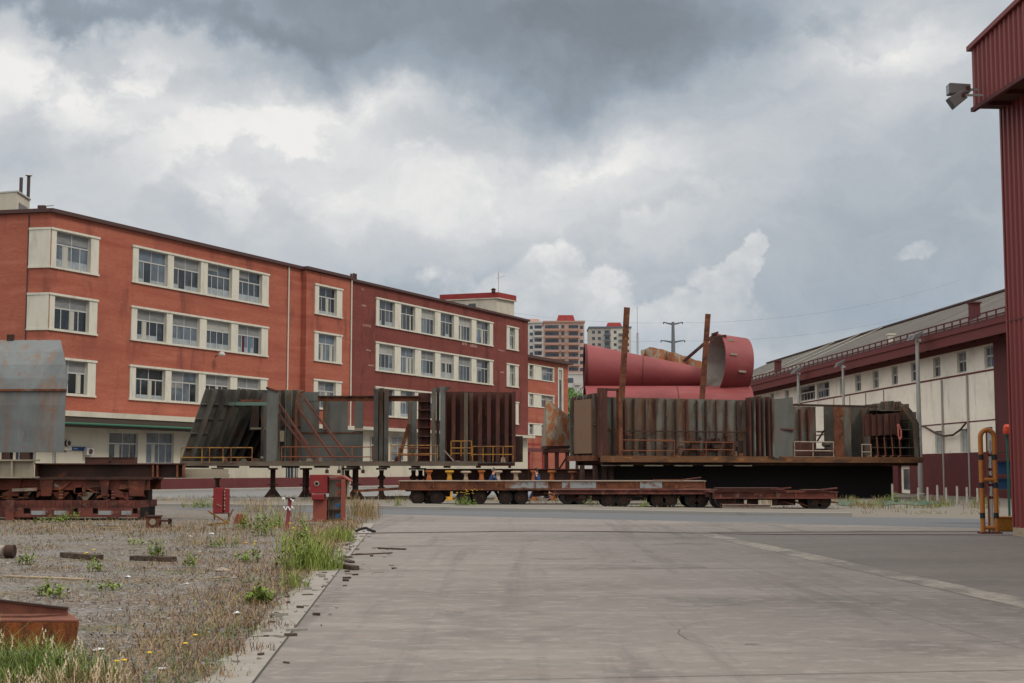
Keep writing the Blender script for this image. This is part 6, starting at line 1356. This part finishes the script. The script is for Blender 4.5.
MB().tube((p.x, p.y, r+.03), (q.x-.1, q.y, r+.03), r, n=18).build('tube', m_wrail, t, True, smooth=True); MB().tube((q.x-.1, q.y, r+.03), (q.x+.06, q.y, r+.03), r+.02, n=18).build('flange', m_rustd, t, True)
t = thing('tyre_scrap', 'black rubber scrap curled on the concrete edge below the tall dry weeds', 'rubber scrap', G(364, 533)); p = G(364, 533)
MB().path([(p.x-.22, p.y, .04), (p.x-.1, p.y+.05, .1), (p.x+.05, p.y, .13), (p.x+.2, p.y-.03, .06), (p.x+.3, p.y, .03)], .035, 8).build('strip', m_tyre, t, True); MB().box(p.x-.15, p.x+.2, p.y-.08, p.y+.05, .013, .03).build('flap', m_pl, t, True)
for i, (x0, y0_, x1, y1_, w, lb) in enumerate(((208, 511, 229, 524, .045, 'yellow painted stick leaning down to the right by the red box'), (206, 530, 226, 523, .05, 'yellow stick lying flat by the foot of the red box'), (227, 522, 233, 509, .04, 'thin yellow stick standing up right of the red box'))):
    Yb = G(220, 526).y; p, q = at(x0, y0_, Yb), at(x1, y1_, Yb); p.z = max(p.z, .03); q.z = max(q.z, .03)
    tag(MB().bar(p, q, w, w).build('stick', m_yrail, base=(p.x, p.y, 0)), lb, 'stick')
P = G(236, 524); tag(MB().hexa([(P.x-.1, P.y, 0), (P.x+.24, P.y, 0), (P.x+.22, P.y, .28), (P.x+.02, P.y, .31)], (.05, .1, 0)).build('clay_block', m_pred, base=P), 'orange clay block standing in the dry weeds right of the red box', 'block')
litter = [(190, 537, .10, m_pl, 'white plastic scrap'), (212, 534.5, .16, m_pl, 'long white plastic scrap'), (222, 571, .22, m_wrail, 'pale flat scrap'), (187, 585, .07, m_pl, 'tiny white scrap'), (128, 578, .1, m_pl, 'white crumpled scrap'), (98, 652, .09, m_pl, 'small white scrap in front'), (163, 671, .06, m_pl, 'small pale scrap in front'), (237, 615, .12, m_pl, 'white scrap near the concrete edge'), (188, 548, .07, m_blueitem, 'small blue plastic scrap'), (208, 547, .1, m_oldw, 'dark brown lump')]
where = ['beside the sticks at the foot of the red box', 'below the yellow sticks', 'in the middle of the dry grass', 'left of the small weeds in mid yard', 'between the planks and the near gravel', 'of the gravel beside the rusty angle', 'of the dry grass at the bottom', 'left of the green tuft', 'above the right plank', 'right of the blue scrap']
for i, (x, y, r, mt, lb) in enumerate(litter):
    P = G(x, y); n = 7; rr = random.Random(i); r *= .6; vs = [(P.x+r*math.cos(k/n*6.283)*rr.uniform(.6, 1.3), P.y+r*1.2*math.sin(k/n*6.283)*rr.uniform(.6, 1.3), .01+rr.uniform(0, .02)) for k in range(n)]+[(P.x, P.y, .02+r*.35)]
    tag(MB().add(vs, [(k, (k+1) % n, n) for k in range(n)]).build('litter', mt, base=(P.x, P.y, 0)), lb+' '+where[i], 'litter')
# foreground rusty angle sections in the lower left corner
m_fr = M('orange flaking rust close', K(128, 70, 34), .9, layers=[(K(70, 40, 26), (6, 6, 3), .42, .62, .85), (K(176, 104, 44), (8, 8, 4), .52, .7, .75), (K(48, 32, 26), (16, 16, 10), .58, .7, .7)], bump=.6, bscale=60)
m_fr2 = M('smooth brown rust', K(112, 66, 50), .85, layers=[(K(74, 46, 38), (4, 4, 4), .42, .7, .7), (K(140, 90, 70), (3, 3, 3), .55, .75, .5)], bump=.3, bscale=60)
Yf = 12.9; f = lambda x, y, Y=Yf: at(x, y, Y)
t = thing('box_beam', 'short thick box beam with flaking orange rust in the grass at the lower left corner', 'steel beam', (f(40, 650).x, Yf, 0))
a, c = f(-60, 621), f(78.5, 621.2); bt = f(75, 655)
zt_ = f(40, 622.5).z; xr2 = at(70, 612, Yf+.62).x
MB().hexa([(a.x, Yf, 0), (c.x-.035, Yf, 0), (c.x, Yf, zt_), (a.x, Yf, zt_)], (0, .03, 0)).build('side_plate', m_fr, t, True, bevel=.004)
MB().hexa([(a.x, Yf, zt_+.001), (c.x+.004, Yf, zt_+.001), (xr2, Yf+.62, zt_+.001), (a.x, Yf+.62, zt_+.001)], (0, 0, .02)).build('top_plate', m_fr2, t, True, bevel=.004)
MB().hexa([(a.x, Yf+.55, 0), (xr2-.02, Yf+.55, 0), (xr2, Yf+.55, zt_), (a.x, Yf+.55, zt_)], (0, .03, 0)).build('rear_plate', m_fr, t, True)
MB().hexa([(c.x-.06, Yf+.031, .0), (xr2-.05, Yf+.54, .0), (xr2-.03, Yf+.54, zt_), (c.x-.03, Yf+.031, zt_)], (-.02, 0, 0)).build('end_plate', m_fr, t, True)
t = thing('steel_angle', 'brown rusted angle section resting on the flaking box beam at the lower left', 'steel beam', (a.x, Yf+.3, zt_+.021))
z0 = zt_+.022; y2 = Yf+.42; e = at(67.5, 609, y2); s0 = at(-60, 594, y2)
MB().hexa([(s0.x, y2, z0), (e.x, y2, z0), (e.x, y2, e.z), (s0.x, y2, s0.z)], (0, .02, 0)).build('upright_leg', m_fr2, t, True, bevel=.003)
MB().hexa([(s0.x, y2-.2, z0), (e.x-.25, y2-.2, z0), (e.x, y2-.002, z0), (s0.x, y2-.002, z0)], (0, 0, .016)).build('flat_leg', m_fr2, t, True)
MB().bar((s0.x, y2+.01, s0.z+.005), (e.x, y2+.01, e.z+.005), .05, .018, up=(0, 0, 1)).build('top_lip', m_rustd, t, True)

# ------------------------------------------------------------------ two workers walking behind the long trailer
def skin_mesh(name, verts, edges, radii, mat, parent, sub=2):
    me = bpy.data.meshes.new(name+'_src'); me.from_pydata(verts, edges, []); o = bpy.data.objects.new(name+'_src', me); COL.objects.link(o)
    o.modifiers.new('s', 'SKIN'); sub_ = o.modifiers.new('u', 'SUBSURF'); sub_.levels = sub; sub_.render_levels = sub
    for i, r in enumerate(radii): me.skin_vertices[0].data[i].radius = (r, r) if not isinstance(r, tuple) else r
    me.skin_vertices[0].data[0].use_root = True
    dg = bpy.context.evaluated_depsgraph_get(); m2 = bpy.data.meshes.new_from_object(o.evaluated_get(dg)); m2.name = name
    bpy.data.objects.remove(o); m2.materials.clear(); m2.materials.append(mat)
    for p in m2.polygons: p.use_smooth = True
    r = bpy.data.objects.new(name, m2); COL.objects.link(r); r.parent = parent; return r
m_skin = M('skin', K(196, 140, 116), .6); m_ov = M('navy work clothes', K(36, 58, 96), .85, var=.1, vs=6); m_shoe = M('dark work shoes', K(34, 30, 30), .7); m_hair = M('grey hair', K(92, 88, 84), .8); m_hair2 = M('dark hair', K(50, 42, 38), .8)
def person(P, heading, label, swing, hair, fwd=.0, facing=0):
    t = thing('person', label, 'person', P, heading, None)
    # local +x is the walking direction, z up; 1.72 m tall
    sL, sR = swing, -swing
    J = {'pel': (0, 0, .93), 'sp': (.02+fwd*.3, 0, 1.12), 'ch': (.05+fwd*.7, 0, 1.32), 'nk': (.06+fwd, 0, 1.46), 'hd0': (.09+fwd, 0, 1.54), 'hd1': (.10+fwd, 0, 1.64), 'hd2': (.09+fwd, 0, 1.68)}
    V = list(J.values()); Rr = [(.13, .15), (.12, .135), (.13, .16), .055, .075, .088, .06]; E = [(0, 1), (1, 2), (2, 3), (3, 4), (4, 5), (5, 6)]
    cl_V = [J['pel'], J['sp'], J['ch'], (J['nk'][0], 0, 1.44)]; cl_R = [(.15, .17), (.135, .155), (.15, .185), .075]; cl_E = [(0, 1), (1, 2), (2, 3)]
    hands = []
    for sy, sw in ((1, sL), (-1, sR)):
        hip = (0, .09*sy, .88); kn = (.22*sw+.05*abs(sw), .095*sy, .49 if sw > 0 else .50); an = (.42*sw-(.12 if sw < 0 else 0), .1*sy, .09 if sw > 0 else .16); toe = (an[0]+.17, .11*sy, .035 if sw > 0 else .05)
        k = len(V); V += [hip, kn, an]; Rr += [.085, .055, .038]; E += [(0, k), (k, k+1), (k+1, k+2)]
        k = len(cl_V); cl_V += [hip, kn, (an[0], an[1], an[2]+.04)]; cl_R += [.1, .078, .068]; cl_E += [(0, k), (k, k+1), (k+1, k+2)]
        heel = (an[0]-.05, an[1], an[2]-.03)
        skin_mesh('shoe', [heel, ((heel[0]+toe[0])/2, an[1], (heel[2]+toe[2])/2+.01), toe], [(0, 1), (1, 2)], [.045, .05, .035], m_shoe, t)
        sh = (J['ch'][0], .17*sy, 1.38); el = (J['ch'][0]-.16*sw, .23*sy, 1.12); wr = (J['ch'][0]-.16*sw+(.14 if sw < 0 else .04), .22*sy, .88)
        k = len(V); V += [sh, el, wr, (wr[0]+.01, wr[1], wr[2]-.07)]; Rr += [.05, .038, .026, .03]; E += [(2, k), (k, k+1), (k+1, k+2), (k+2, k+3)]
        palm = k+3
        for fi in range(4):
            fx = -.03+.02*fi; L_ = (.07, .08, .075, .06)[fi]; k = len(V)
            V += [(wr[0]+.01+fx, wr[1], wr[2]-.11), (wr[0]+.015+fx, wr[1]-.012*sy, wr[2]-.11-L_*.6), (wr[0]+.015+fx, wr[1]-.03*sy, wr[2]-.11-L_)]; Rr += [.009, .008, .007]; E += [(palm, k), (k, k+1), (k+1, k+2)]
        k = len(V); V += [(wr[0]+.045, wr[1]-.01*sy, wr[2]-.08), (wr[0]+.055, wr[1]-.02*sy, wr[2]-.12)]; Rr += [.010, .008]; E += [(palm, k), (k, k+1)]
        k = len(cl_V); cl_V += [sh, el, (wr[0], wr[1], wr[2]+.02)]; cl_R += [.072, .056, .045]; cl_E += [(2, k), (k, k+1), (k+1, k+2)]
    # nose and chin belong to the head
    k = len(V); V += [(J['hd0'][0]+.10, 0, 1.60)]; Rr += [.014]; E += [(5, k)]
    skin_mesh('body', V, E, Rr, m_skin, t); skin_mesh('work_clothes', cl_V, cl_E, cl_R, m_ov, t)
    hc = Vector((J['hd1'][0]-.02, 0, 1.655)); skin_mesh('hair', [tuple(hc), tuple(hc+Vector((.03, 0, .035))), tuple(hc+Vector((-.045, 0, -.03)))], [(0, 1), (0, 2)], [.088, .075, .07], hair, t)
    for sy in (-1, 1):
        MB().tube((J['hd1'][0]+.082, .03*sy, 1.635), (J['hd1'][0]+.09, .03*sy, 1.635), .012, n=8).build('eye', m_shoe, t)
    MB().box(J['hd1'][0]+.076, J['hd1'][0]+.088, -.025, .025, 1.575, 1.583).build('mouth', M('lips', K(150, 90, 80), .6), t)
    return t
P = G(492, 503.5); person((P.x, P.y, 0), R(12), 'grey haired person in navy work clothes walking behind the long trailer, left of the two', 1.0, m_hair)
P = G(539, 501.5); person((P.x, P.y, 0), R(155), 'person in navy work clothes leaning forward behind the trailer, right of the two', 1.15, m_hair2, .06)

# ------------------------------------------------------------------ trees, weeds, grass
def leaf_cloud(mb, c, rx, ry, rz, n, size, rnd, lumps=9):
    cs = [(Vector((rnd.gauss(0, .5)*rx, rnd.gauss(0, .5)*ry, rnd.gauss(0, .45)*rz)), rnd.uniform(.28, .5)) for _ in range(lumps)]
    for i in range(n):
        k, rr = cs[rnd.randrange(lumps)]
        v = Vector((rnd.gauss(0, 1), rnd.gauss(0, 1), rnd.gauss(0, 1))).normalized()*rnd.random()**.4
        p = Vector(c)+k+Vector((v.x*rx*rr, v.y*ry*rr, v.z*rz*rr))
        a = Vector((rnd.gauss(0, 1), rnd.gauss(0, 1), rnd.gauss(0, 1))).normalized()*size*rnd.uniform(.6, 1.3); b_ = a.orthogonal().normalized()*size*.5
        mb.add([p-a, p+b_, p+a, p-b_], [(0, 1, 2, 3)])
m_leaf = M('tree leaves', K(92, 118, 62), .8, island=.35); m_bark = M('bark', K(80, 66, 52), .95)
for i, (x, yt, Y, rx, lb) in enumerate(((566, 388, 262, 5.2, 'dense green tree beyond the annex, below the white block'), (577, 391, 270, 4.2, 'smaller green tree just left of the red tube end'))):
    b0 = at(x, 471, Y); b0.z = 0; top = at(x, yt, Y).z; rnd = random.Random(i+3)
    t = thing('tree', lb, 'tree', b0); mb = MB(); mb.tube(b0, b0+Vector((0, 0, top*.55)), .35, .2, 10)
    for k in range(5): a = k*1.3; mb.tube(b0+Vector((0, 0, top*(.35+.04*k))), b0+Vector((math.cos(a)*rx*.6, math.sin(a)*rx*.6, top*.75)), .12, .04, 6)
    mb.build('trunk', m_bark, t, True); mb = MB(); leaf_cloud(mb, b0+Vector((0, 0, top*.72)), rx, rx, top*.3, 5200, .3, rnd, 16); mb.build('crown', m_leaf, t, True)

m_dry = M('dry grass', K(150, 126, 94), .9, island=.3); m_dead = M('dead brown grass', K(108, 82, 60), .95, island=.35); m_grn = M('green grass', K(98, 114, 54), .8, island=.35); m_grn2 = M('fresh green weed', K(112, 130, 54), .75, island=.4); m_seed = M('pale seed heads', K(196, 178, 148), .9, island=.2); m_fly = M('yellow flowers', K(214, 176, 30), .7)
def blade(mb, p, h, w, rnd, lean=.35, curve=1.):
    a = rnd.uniform(0, 6.283); d = Vector((math.cos(a), math.sin(a), 0)); s_ = Vector((-d.y, d.x, 0))*w/2
    # face roughly sideways so blades keep a width from any side
    l = h*lean*rnd.uniform(.2, 1.2); p = Vector(p)
    m1 = p+d*l*.3+Vector((0, 0, h*.55)); e = p+d*l*(1.+.2*curve)+Vector((0, 0, h*rnd.uniform(.85, 1.)))
    mb.add([p-s_, p+s_, m1+s_*.8, m1-s_*.8, e], [(0, 1, 2, 3), (3, 2, 4)])
    return e
rnd = random.Random(11)
def dens(L, D):
    v = mn.noise(Vector((L*.35, D*.22, 3.1)))*.5+mn.noise(Vector((L*1.1, D*.8, 8.)))*.35
    e = max(0, 1-abs(L+1.9-.15*math.sin(D))/1.3)
    if D < 12: e *= .6
    if D > 36: e = max(e*.6, .16+.3*mn.noise(Vector((L*.5, D*.3, 1))))
    return v, e
dry, dead, gr = MB(), MB(), MB()
for i in range(110000):
    D = 9.5+38*rnd.random()**1.25; L = -1.55-rnd.random()*(1.5+D*.38)
    if D > 47: continue
    v, e = dens(L, D); q = rnd.random()
    pr = max(.0, (v+.05)*1.5)+e*.95
    if q > pr: continue
    h = (.025+.06*rnd.random())*(1+1.2*e*rnd.random()*(1 if D > 14 else .4)); 
    if D > 34: h *= 1.6
    P = LD(L+rnd.gauss(0, .08), D, .004); kind = rnd.random()
    tgt = dead if kind < .55 else dry if kind < .93 else gr
    if mn.noise(Vector((L*.8, D*.5, 20))) > .28 and kind > .6: tgt = gr
    blade(tgt, P, h, .004+.0002*D, rnd, 1.3+1.2*rnd.random())
mat_ = MB()
for i in range(26000):   # creeping low weeds in patches
    D = 10+36*rnd.random()**1.2; L = -1.7-rnd.random()*(1.5+D*.36); v = mn.noise(Vector((L*.55, D*.3, 40)))+.5*mn.noise(Vector((L*1.7, D*1.1, 44)))
    if v < .12: continue
    p = LD(L, D, .008); a = rnd.uniform(0, 6.283); r = rnd.uniform(.012, .03)+.0006*D; d = Vector((math.cos(a), math.sin(a), rnd.uniform(.1, .8)))*r; s_ = Vector((-math.sin(a), math.cos(a), 0))*r*.4
    mat_.add([p, p+d*.5+s_, p+d, p+d*.5-s_], [(0, 1, 2, 3)])
tag(mat_.build('ground_cover', M('creeping weed', K(112, 96, 62), .9, island=.45)), 'creeping olive brown weeds matted over the gravel yard', 'ground cover', kind='stuff')
# taller stand of dry grass behind and around the red cabinet
for (x0, x1, y0_, y1_, n, h0, h1) in ((150, 330, 499, 507, 1500, .12, .4), (350, 374, 505, 522, 1300, .3, .8), (238, 305, 506, 526, 1100, .2, .55), (180, 330, 524, 548, 1500, .08, .28), (290, 345, 530, 556, 1000, .12, .35), (10, 210, 513, 523, 450, .03, .10)):
    for i in range(n):
        x, y = rnd.uniform(x0, x1), rnd.uniform(y0_, y1_); 
        if mn.noise(Vector((x*.06, y*.2, 5))) < .02: continue
        P = G(x, y); P += Vector((rnd.gauss(0, .15), rnd.gauss(0, .3), 0))
        k = rnd.random(); blade(dry if k < .62 else dead if k < .84 else gr, (P.x, P.y, 0), rnd.uniform(h0, h1), .012, rnd, .35)
# verge under and beyond the trailers, foot of the warehouse
for (x0, x1, y0_, y1_, n, h0, h1) in ((380, 850, 496, 504, 2600, .1, .35), (850, 1000, 499, 509, 2600, .1, .4), (600, 850, 500, 509, 1000, .08, .2), (150, 420, 497, 500, 900, .08, .25), (860, 1000, 508, 515, 500, .04, .12)):
    for i in range(n):
        x, y = rnd.uniform(x0, x1), rnd.uniform(y0_, y1_)
        if mn.noise(Vector((x*.035, y*.25, 9))) < -.05: continue
        P = G(x, y); k = rnd.random(); blade(dry if k < .4 else gr if k < .85 else dead, (P.x, P.y, 0.0), rnd.uniform(h0, h1), .02, rnd, .5)
for mb, nm, mt, lb in ((dry, 'dry_grass', m_dry, 'straw coloured dry grass over the gravel yard and verges'), (dead, 'dead_grass', m_dead, 'brown dead grass between the stones of the yard'), (gr, 'green_grass', m_grn, 'thin green grass scattered through the dry growth')):
    tag(mb.build(nm, mt), lb, 'grass', kind='stuff')
m_lime = M('lime green grass', K(128, 142, 66), .8, island=.35)
def weed(x, y, h, n, spread, label, mat=None, seeds=0, flowers=0, leafy=False, seed=0, name='weed', zb_=0.):
    P = G(x, y); rn = random.Random(seed+int(x*7+y)); t = thing(name, label, 'weed', (P.x, P.y, zb_))
    mb, sb, st = MB(), MB(), MB(); kk = P.y
    for i in range(n):
        a = rn.uniform(0, 6.283); r = spread*rn.random()**.7; p = Vector((r*math.cos(a), r*math.sin(a), 0)); hh = h*rn.uniform(.45, 1.05)*(1-.4*r/max(spread, .01))
        if leafy:
            top = p+Vector((rn.gauss(0, .08), rn.gauss(0, .08), 1)).normalized()*hh; st.tube(p, top, .006, .003, 4, caps=False)
            for k in range(int(8+10*hh)):
                f = rn.uniform(.12, 1); q = p.lerp(top, f); a2 = rn.uniform(0, 6.283); ln = rn.uniform(.05, .11)*(1.2-f*.5)*(1+h*.4)
                d = Vector((math.cos(a2), math.sin(a2), rn.uniform(.2, .9))).normalized(); s_ = d.cross(Vector((0, 0, 1))).normalized()*ln*.2
                mb.add([q, q+d*ln*.5+s_, q+d*ln, q+d*ln*.5-s_], [(0, 1, 2, 3)])
        else:
            e = blade(mb, p, hh, .006+.0002*kk, rn, .65)
            if i < seeds*.35:
                for k in range(7): q = e-Vector((0, 0, k*.018))+Vector((rn.gauss(0, .008), rn.gauss(0, .008), 0)); sb.add([q+Vector((-.007, 0, 0)), q+Vector((.007, 0, 0)), q+Vector((0, .004, .028))], [(0, 1, 2)])
    if st.v: st.build('stems', M('weed stem', K(112, 120, 64), .8), t)['kind'] = 'stuff'
    mb.build('leaves' if leafy else 'blades', mat or m_grn, t)['kind'] = 'stuff'
    if sb.v: sb.build('seed_heads', m_seed, t)['kind'] = 'stuff'
    if flowers:
        fb = MB()
        for k in range(flowers): q = Vector((rn.gauss(0, spread*.6), rn.gauss(0, spread*.6), h*rn.uniform(.75, 1.1))); fb.lathe(q, [(.005, 0), (.022+.0004*kk, .012), (.004, .02)], 6)
        fb.build('flowers', m_fly, t)['kind'] = 'stuff'
    return t
weed(313, 570, .72, 520, .5, 'largest bushy bright green grass clump beside the concrete edge', m_lime)
weed(300, 570, .8, 14, .4, 'green weed just left of the largest one by the edge', m_grn2, leafy=True, flowers=2)
weed(264, 536, .8, 20, .35, 'tall upright green weed between the red box and the leaning post', m_grn2, leafy=True)
weed(248, 530, .55, 14, .3, 'slim green weed near the foot of the red box', m_grn2, leafy=True)
weed(338, 542, .55, 260, .4, 'green grass clump at the foot of the red cabinet', m_lime)
weed(302, 545, .75, 12, .2, 'thin tall weed standing before the leaning red post', m_grn2, leafy=True)
weed(260, 604, .26, 34, .16, 'small round bright green tuft on the near dry grass', m_grn2, leafy=True)
weed(245, 563, .35, 14, .3, 'low yellow green weed in the middle of the dry patch', m_grn2, leafy=True, flowers=3)
weed(158, 561, .5, 11, .18, 'green weed growing behind the right dark plank', m_grn2, leafy=True)
weed(188, 568, .3, 9, .2, 'low green weed right of the dark planks', m_grn2, leafy=True)
weed(47, 596, .24, 9, .15, 'small weed on the gravel near the left edge', m_grn2, leafy=True)
weed(58, 599, .22, 8, .12, 'tiny weed beside another on the left gravel', m_grn2, leafy=True)
weed(26, 565, .3, 9, .15, 'green weed near the pale tube at the left edge', m_grn2, leafy=True)
weed(93, 572, .35, 7, .14, 'weed with yellow flowers below the left dark plank', m_grn2, leafy=True, flowers=3)
weed(68, 522, .5, 22, .45, 'green weed growing against the lower box beam of the wagon', m_grn2, leafy=True)
weed(50, 523, .3, 18, .7, 'low green growth by the end stop of the box beam', m_grn2, leafy=True)
weed(112, 520, .45, 16, .3, 'weed by the right end of the lower box beam', m_grn2, leafy=True, flowers=3)
weed(200, 508, .5, 50, .9, 'green and yellow weed patch left of the red box', m_grn2, leafy=True, flowers=5, name='weed_patch')
weed(362, 516, .95, 70, .4, 'tall dry weed clump standing right of the red cabinet', m_dry, seeds=50)
weed(264, 512, .75, 70, .9, 'tall pale dry weeds with seed heads behind the leaning post', m_dry, seeds=50)
weed(466, 508, .75, 34, .5, 'yellow flowering weed between two wheel groups of the long trailer', m_grn2, leafy=True, flowers=22)
weed(398, 508.5, .7, 12, .3, 'yellow flowering weed at the left end of the kerb', m_grn2, leafy=True, flowers=9)
weed(642, 509, .4, 20, .35, 'bright green weed under the thin decked trailer', m_grn2, leafy=True)
weed(590, 506, .5, 14, .35, 'green weed behind the kerb between the trailer wheels', m_grn2, leafy=True)
weed(770, 505, .7, 34, .45, 'pale dry weed rising behind the short trailer load', m_dry, seeds=22)
weed(893, 503, .7, 22, .4, 'green weed at the right end of the black shade sheet', m_grn2, leafy=True)
weed(945, 507, .3, 16, .4, 'low green weed in front of the white marker posts', m_grn2, leafy=True)
weed(755, 515, .2, 26, .45, 'brown dead weed on the kerb before the short trailer', m_dead)
weed(292, 588, .4, 90, .25, 'lime grass clump at the concrete edge below the largest one', m_lime)
weed(285, 553, .75, 60, .22, 'spiky upright green weed left of the largest clump', m_lime)
weed(276, 528, .9, 60, .25, 'spiky tall green weed behind the leaning red post', m_lime)
weed(313, 556, .95, 50, .2, 'tallest spiky green weed in front of the red cabinet', m_lime)
weed(225, 548, .3, 12, .35, 'low leafy weed below the orange clay block', m_grn2, leafy=True)
weed(140, 545, .22, 10, .3, 'low leafy weed on the gravel above the right plank', m_grn2, leafy=True)
weed(105, 590, .16, 9, .25, 'low leafy weed in the middle of the near gravel', m_grn2, leafy=True)
# crumbled concrete and wood chips along the broken road edge
cb_, wb_ = MB(), MB()
for k in range(170):
    L = -1.35+rnd.gauss(0, .22); D = 12+rnd.random()*28; 
    if rnd.random() < .3: D = 21+rnd.random()*9; L = -1.1+rnd.gauss(0, .35)
    p = LD(L, D, .012); r = rnd.uniform(.012, .05); a = rnd.uniform(0, 3.1); d = Vector((math.cos(a), math.sin(a)*.6, 0))*r*rnd.uniform(1, 2.5); s_ = Vector((-d.y, d.x, 0))*rnd.uniform(.2, .6)
    (cb_ if rnd.random() < .55 else wb_).hexa([p-d-s_, p+d-s_*.6, p+d*.8+s_, p-d+s_*.8], (0, 0, rnd.uniform(.008, .03)))
tag(cb_.build('concrete_crumbs', m_edge), 'crumbled bits of concrete along the broken road edge', 'rubble', kind='stuff'); tag(wb_.build('wood_chips', m_oldw), 'dark wood chips strewn along the broken road edge', 'debris', kind='stuff')
# big tufts in the lower left corner
weed(38, 684, .46, 700, .62, 'big tall green grass tuft in the lower left corner in front of the beam', m_grn, seeds=40, name='grass_tuft')
weed(-4, 676, .5, 420, .5, 'green grass tuft at the very left edge in front of the beam', m_grn, seeds=40, name='grass_tuft')
weed(84, 690, .32, 160, .4, 'half dry grass tuft right of the big green one at the bottom', m_dry, seeds=60, name='grass_tuft')
weed(20, 700, .3, 160, .6, 'nearest dry grass tuft at the bottom left corner', m_dry, seeds=60, name='grass_tuft')
weed(230, 652, .15, 120, .4, 'brown dry tuft against the concrete edge at the bottom', m_dead, name='grass_tuft')
weed(200, 676, .15, 120, .4, 'lowest brown tuft against the concrete edge', m_dry, name='grass_tuft')
weed(262, 628, .14, 100, .4, 'middle brown tuft against the concrete edge', m_dead, name='grass_tuft')
# little yellow flowers standing in the near grass
for i, (x, y, lb) in enumerate(((123, 670, 'yellow flower near the bottom left'), (184, 652, 'yellow flower left of the brown tufts'), (194, 643, 'second yellow flower left of the brown tufts'), (148, 662, 'yellow flower between the bottom ones'), (115, 671, 'leftmost low yellow flower at the bottom'))):
    P = G(x, y+4); t = thing('flower', lb, 'flower', (P.x, P.y, 0)); MB().tube((0, 0, 0), (.01, 0, .1), .003, n=5).build('stem', m_grn, t); MB().lathe((.01, 0, .1), [(.004, 0), (.022, .008), (.02, .014), (.004, .018)], 9).build('petals', m_fly, t)
# stones
st, st2 = MB(), MB()
m_stone = M('grey stones', (.22, .205, .19), .95, island=.45); m_stone2 = M('dark stones', (.085, .078, .07), .95, island=.4)
for i in range(11000):
    D = 9.5+26*rnd.random()**1.6; L = -1.62-rnd.random()*(1.2+D*.37); r = rnd.uniform(.006, .019)*(1+(rnd.random() < .03)*1.3)
    if rnd.random() < .02: L = -1.62+rnd.random()*.5
    p = LD(L, D, .004+r*.3); sc = [rnd.uniform(.7, 1.3) for _ in range(4)]; a = rnd.uniform(0, 6)
    c_, s_ = math.cos(a)*r, math.sin(a)*r
    vs = [p+Vector((c_*sc[0]*1.3, s_*sc[0]*1.3, 0)), p+Vector((-s_*sc[1], c_*sc[1], r*.1)), p-Vector((c_*sc[2]*1.3, s_*sc[2]*1.3, 0)), p-Vector((-s_*sc[3], c_*sc[3], 0)), p+Vector((r*.2, 0, r*.75))]
    (st if rnd.random() < .6 else st2).add(vs, [(0, 1, 4), (1, 2, 4), (2, 3, 4), (3, 0, 4)])
tag(st.build('gravel_stones', m_stone), 'loose grey stones over the gravel yard', 'gravel', kind='stuff'); tag(st2.build('dark_stones', m_stone2), 'loose dark stones over the gravel yard', 'gravel', kind='stuff')
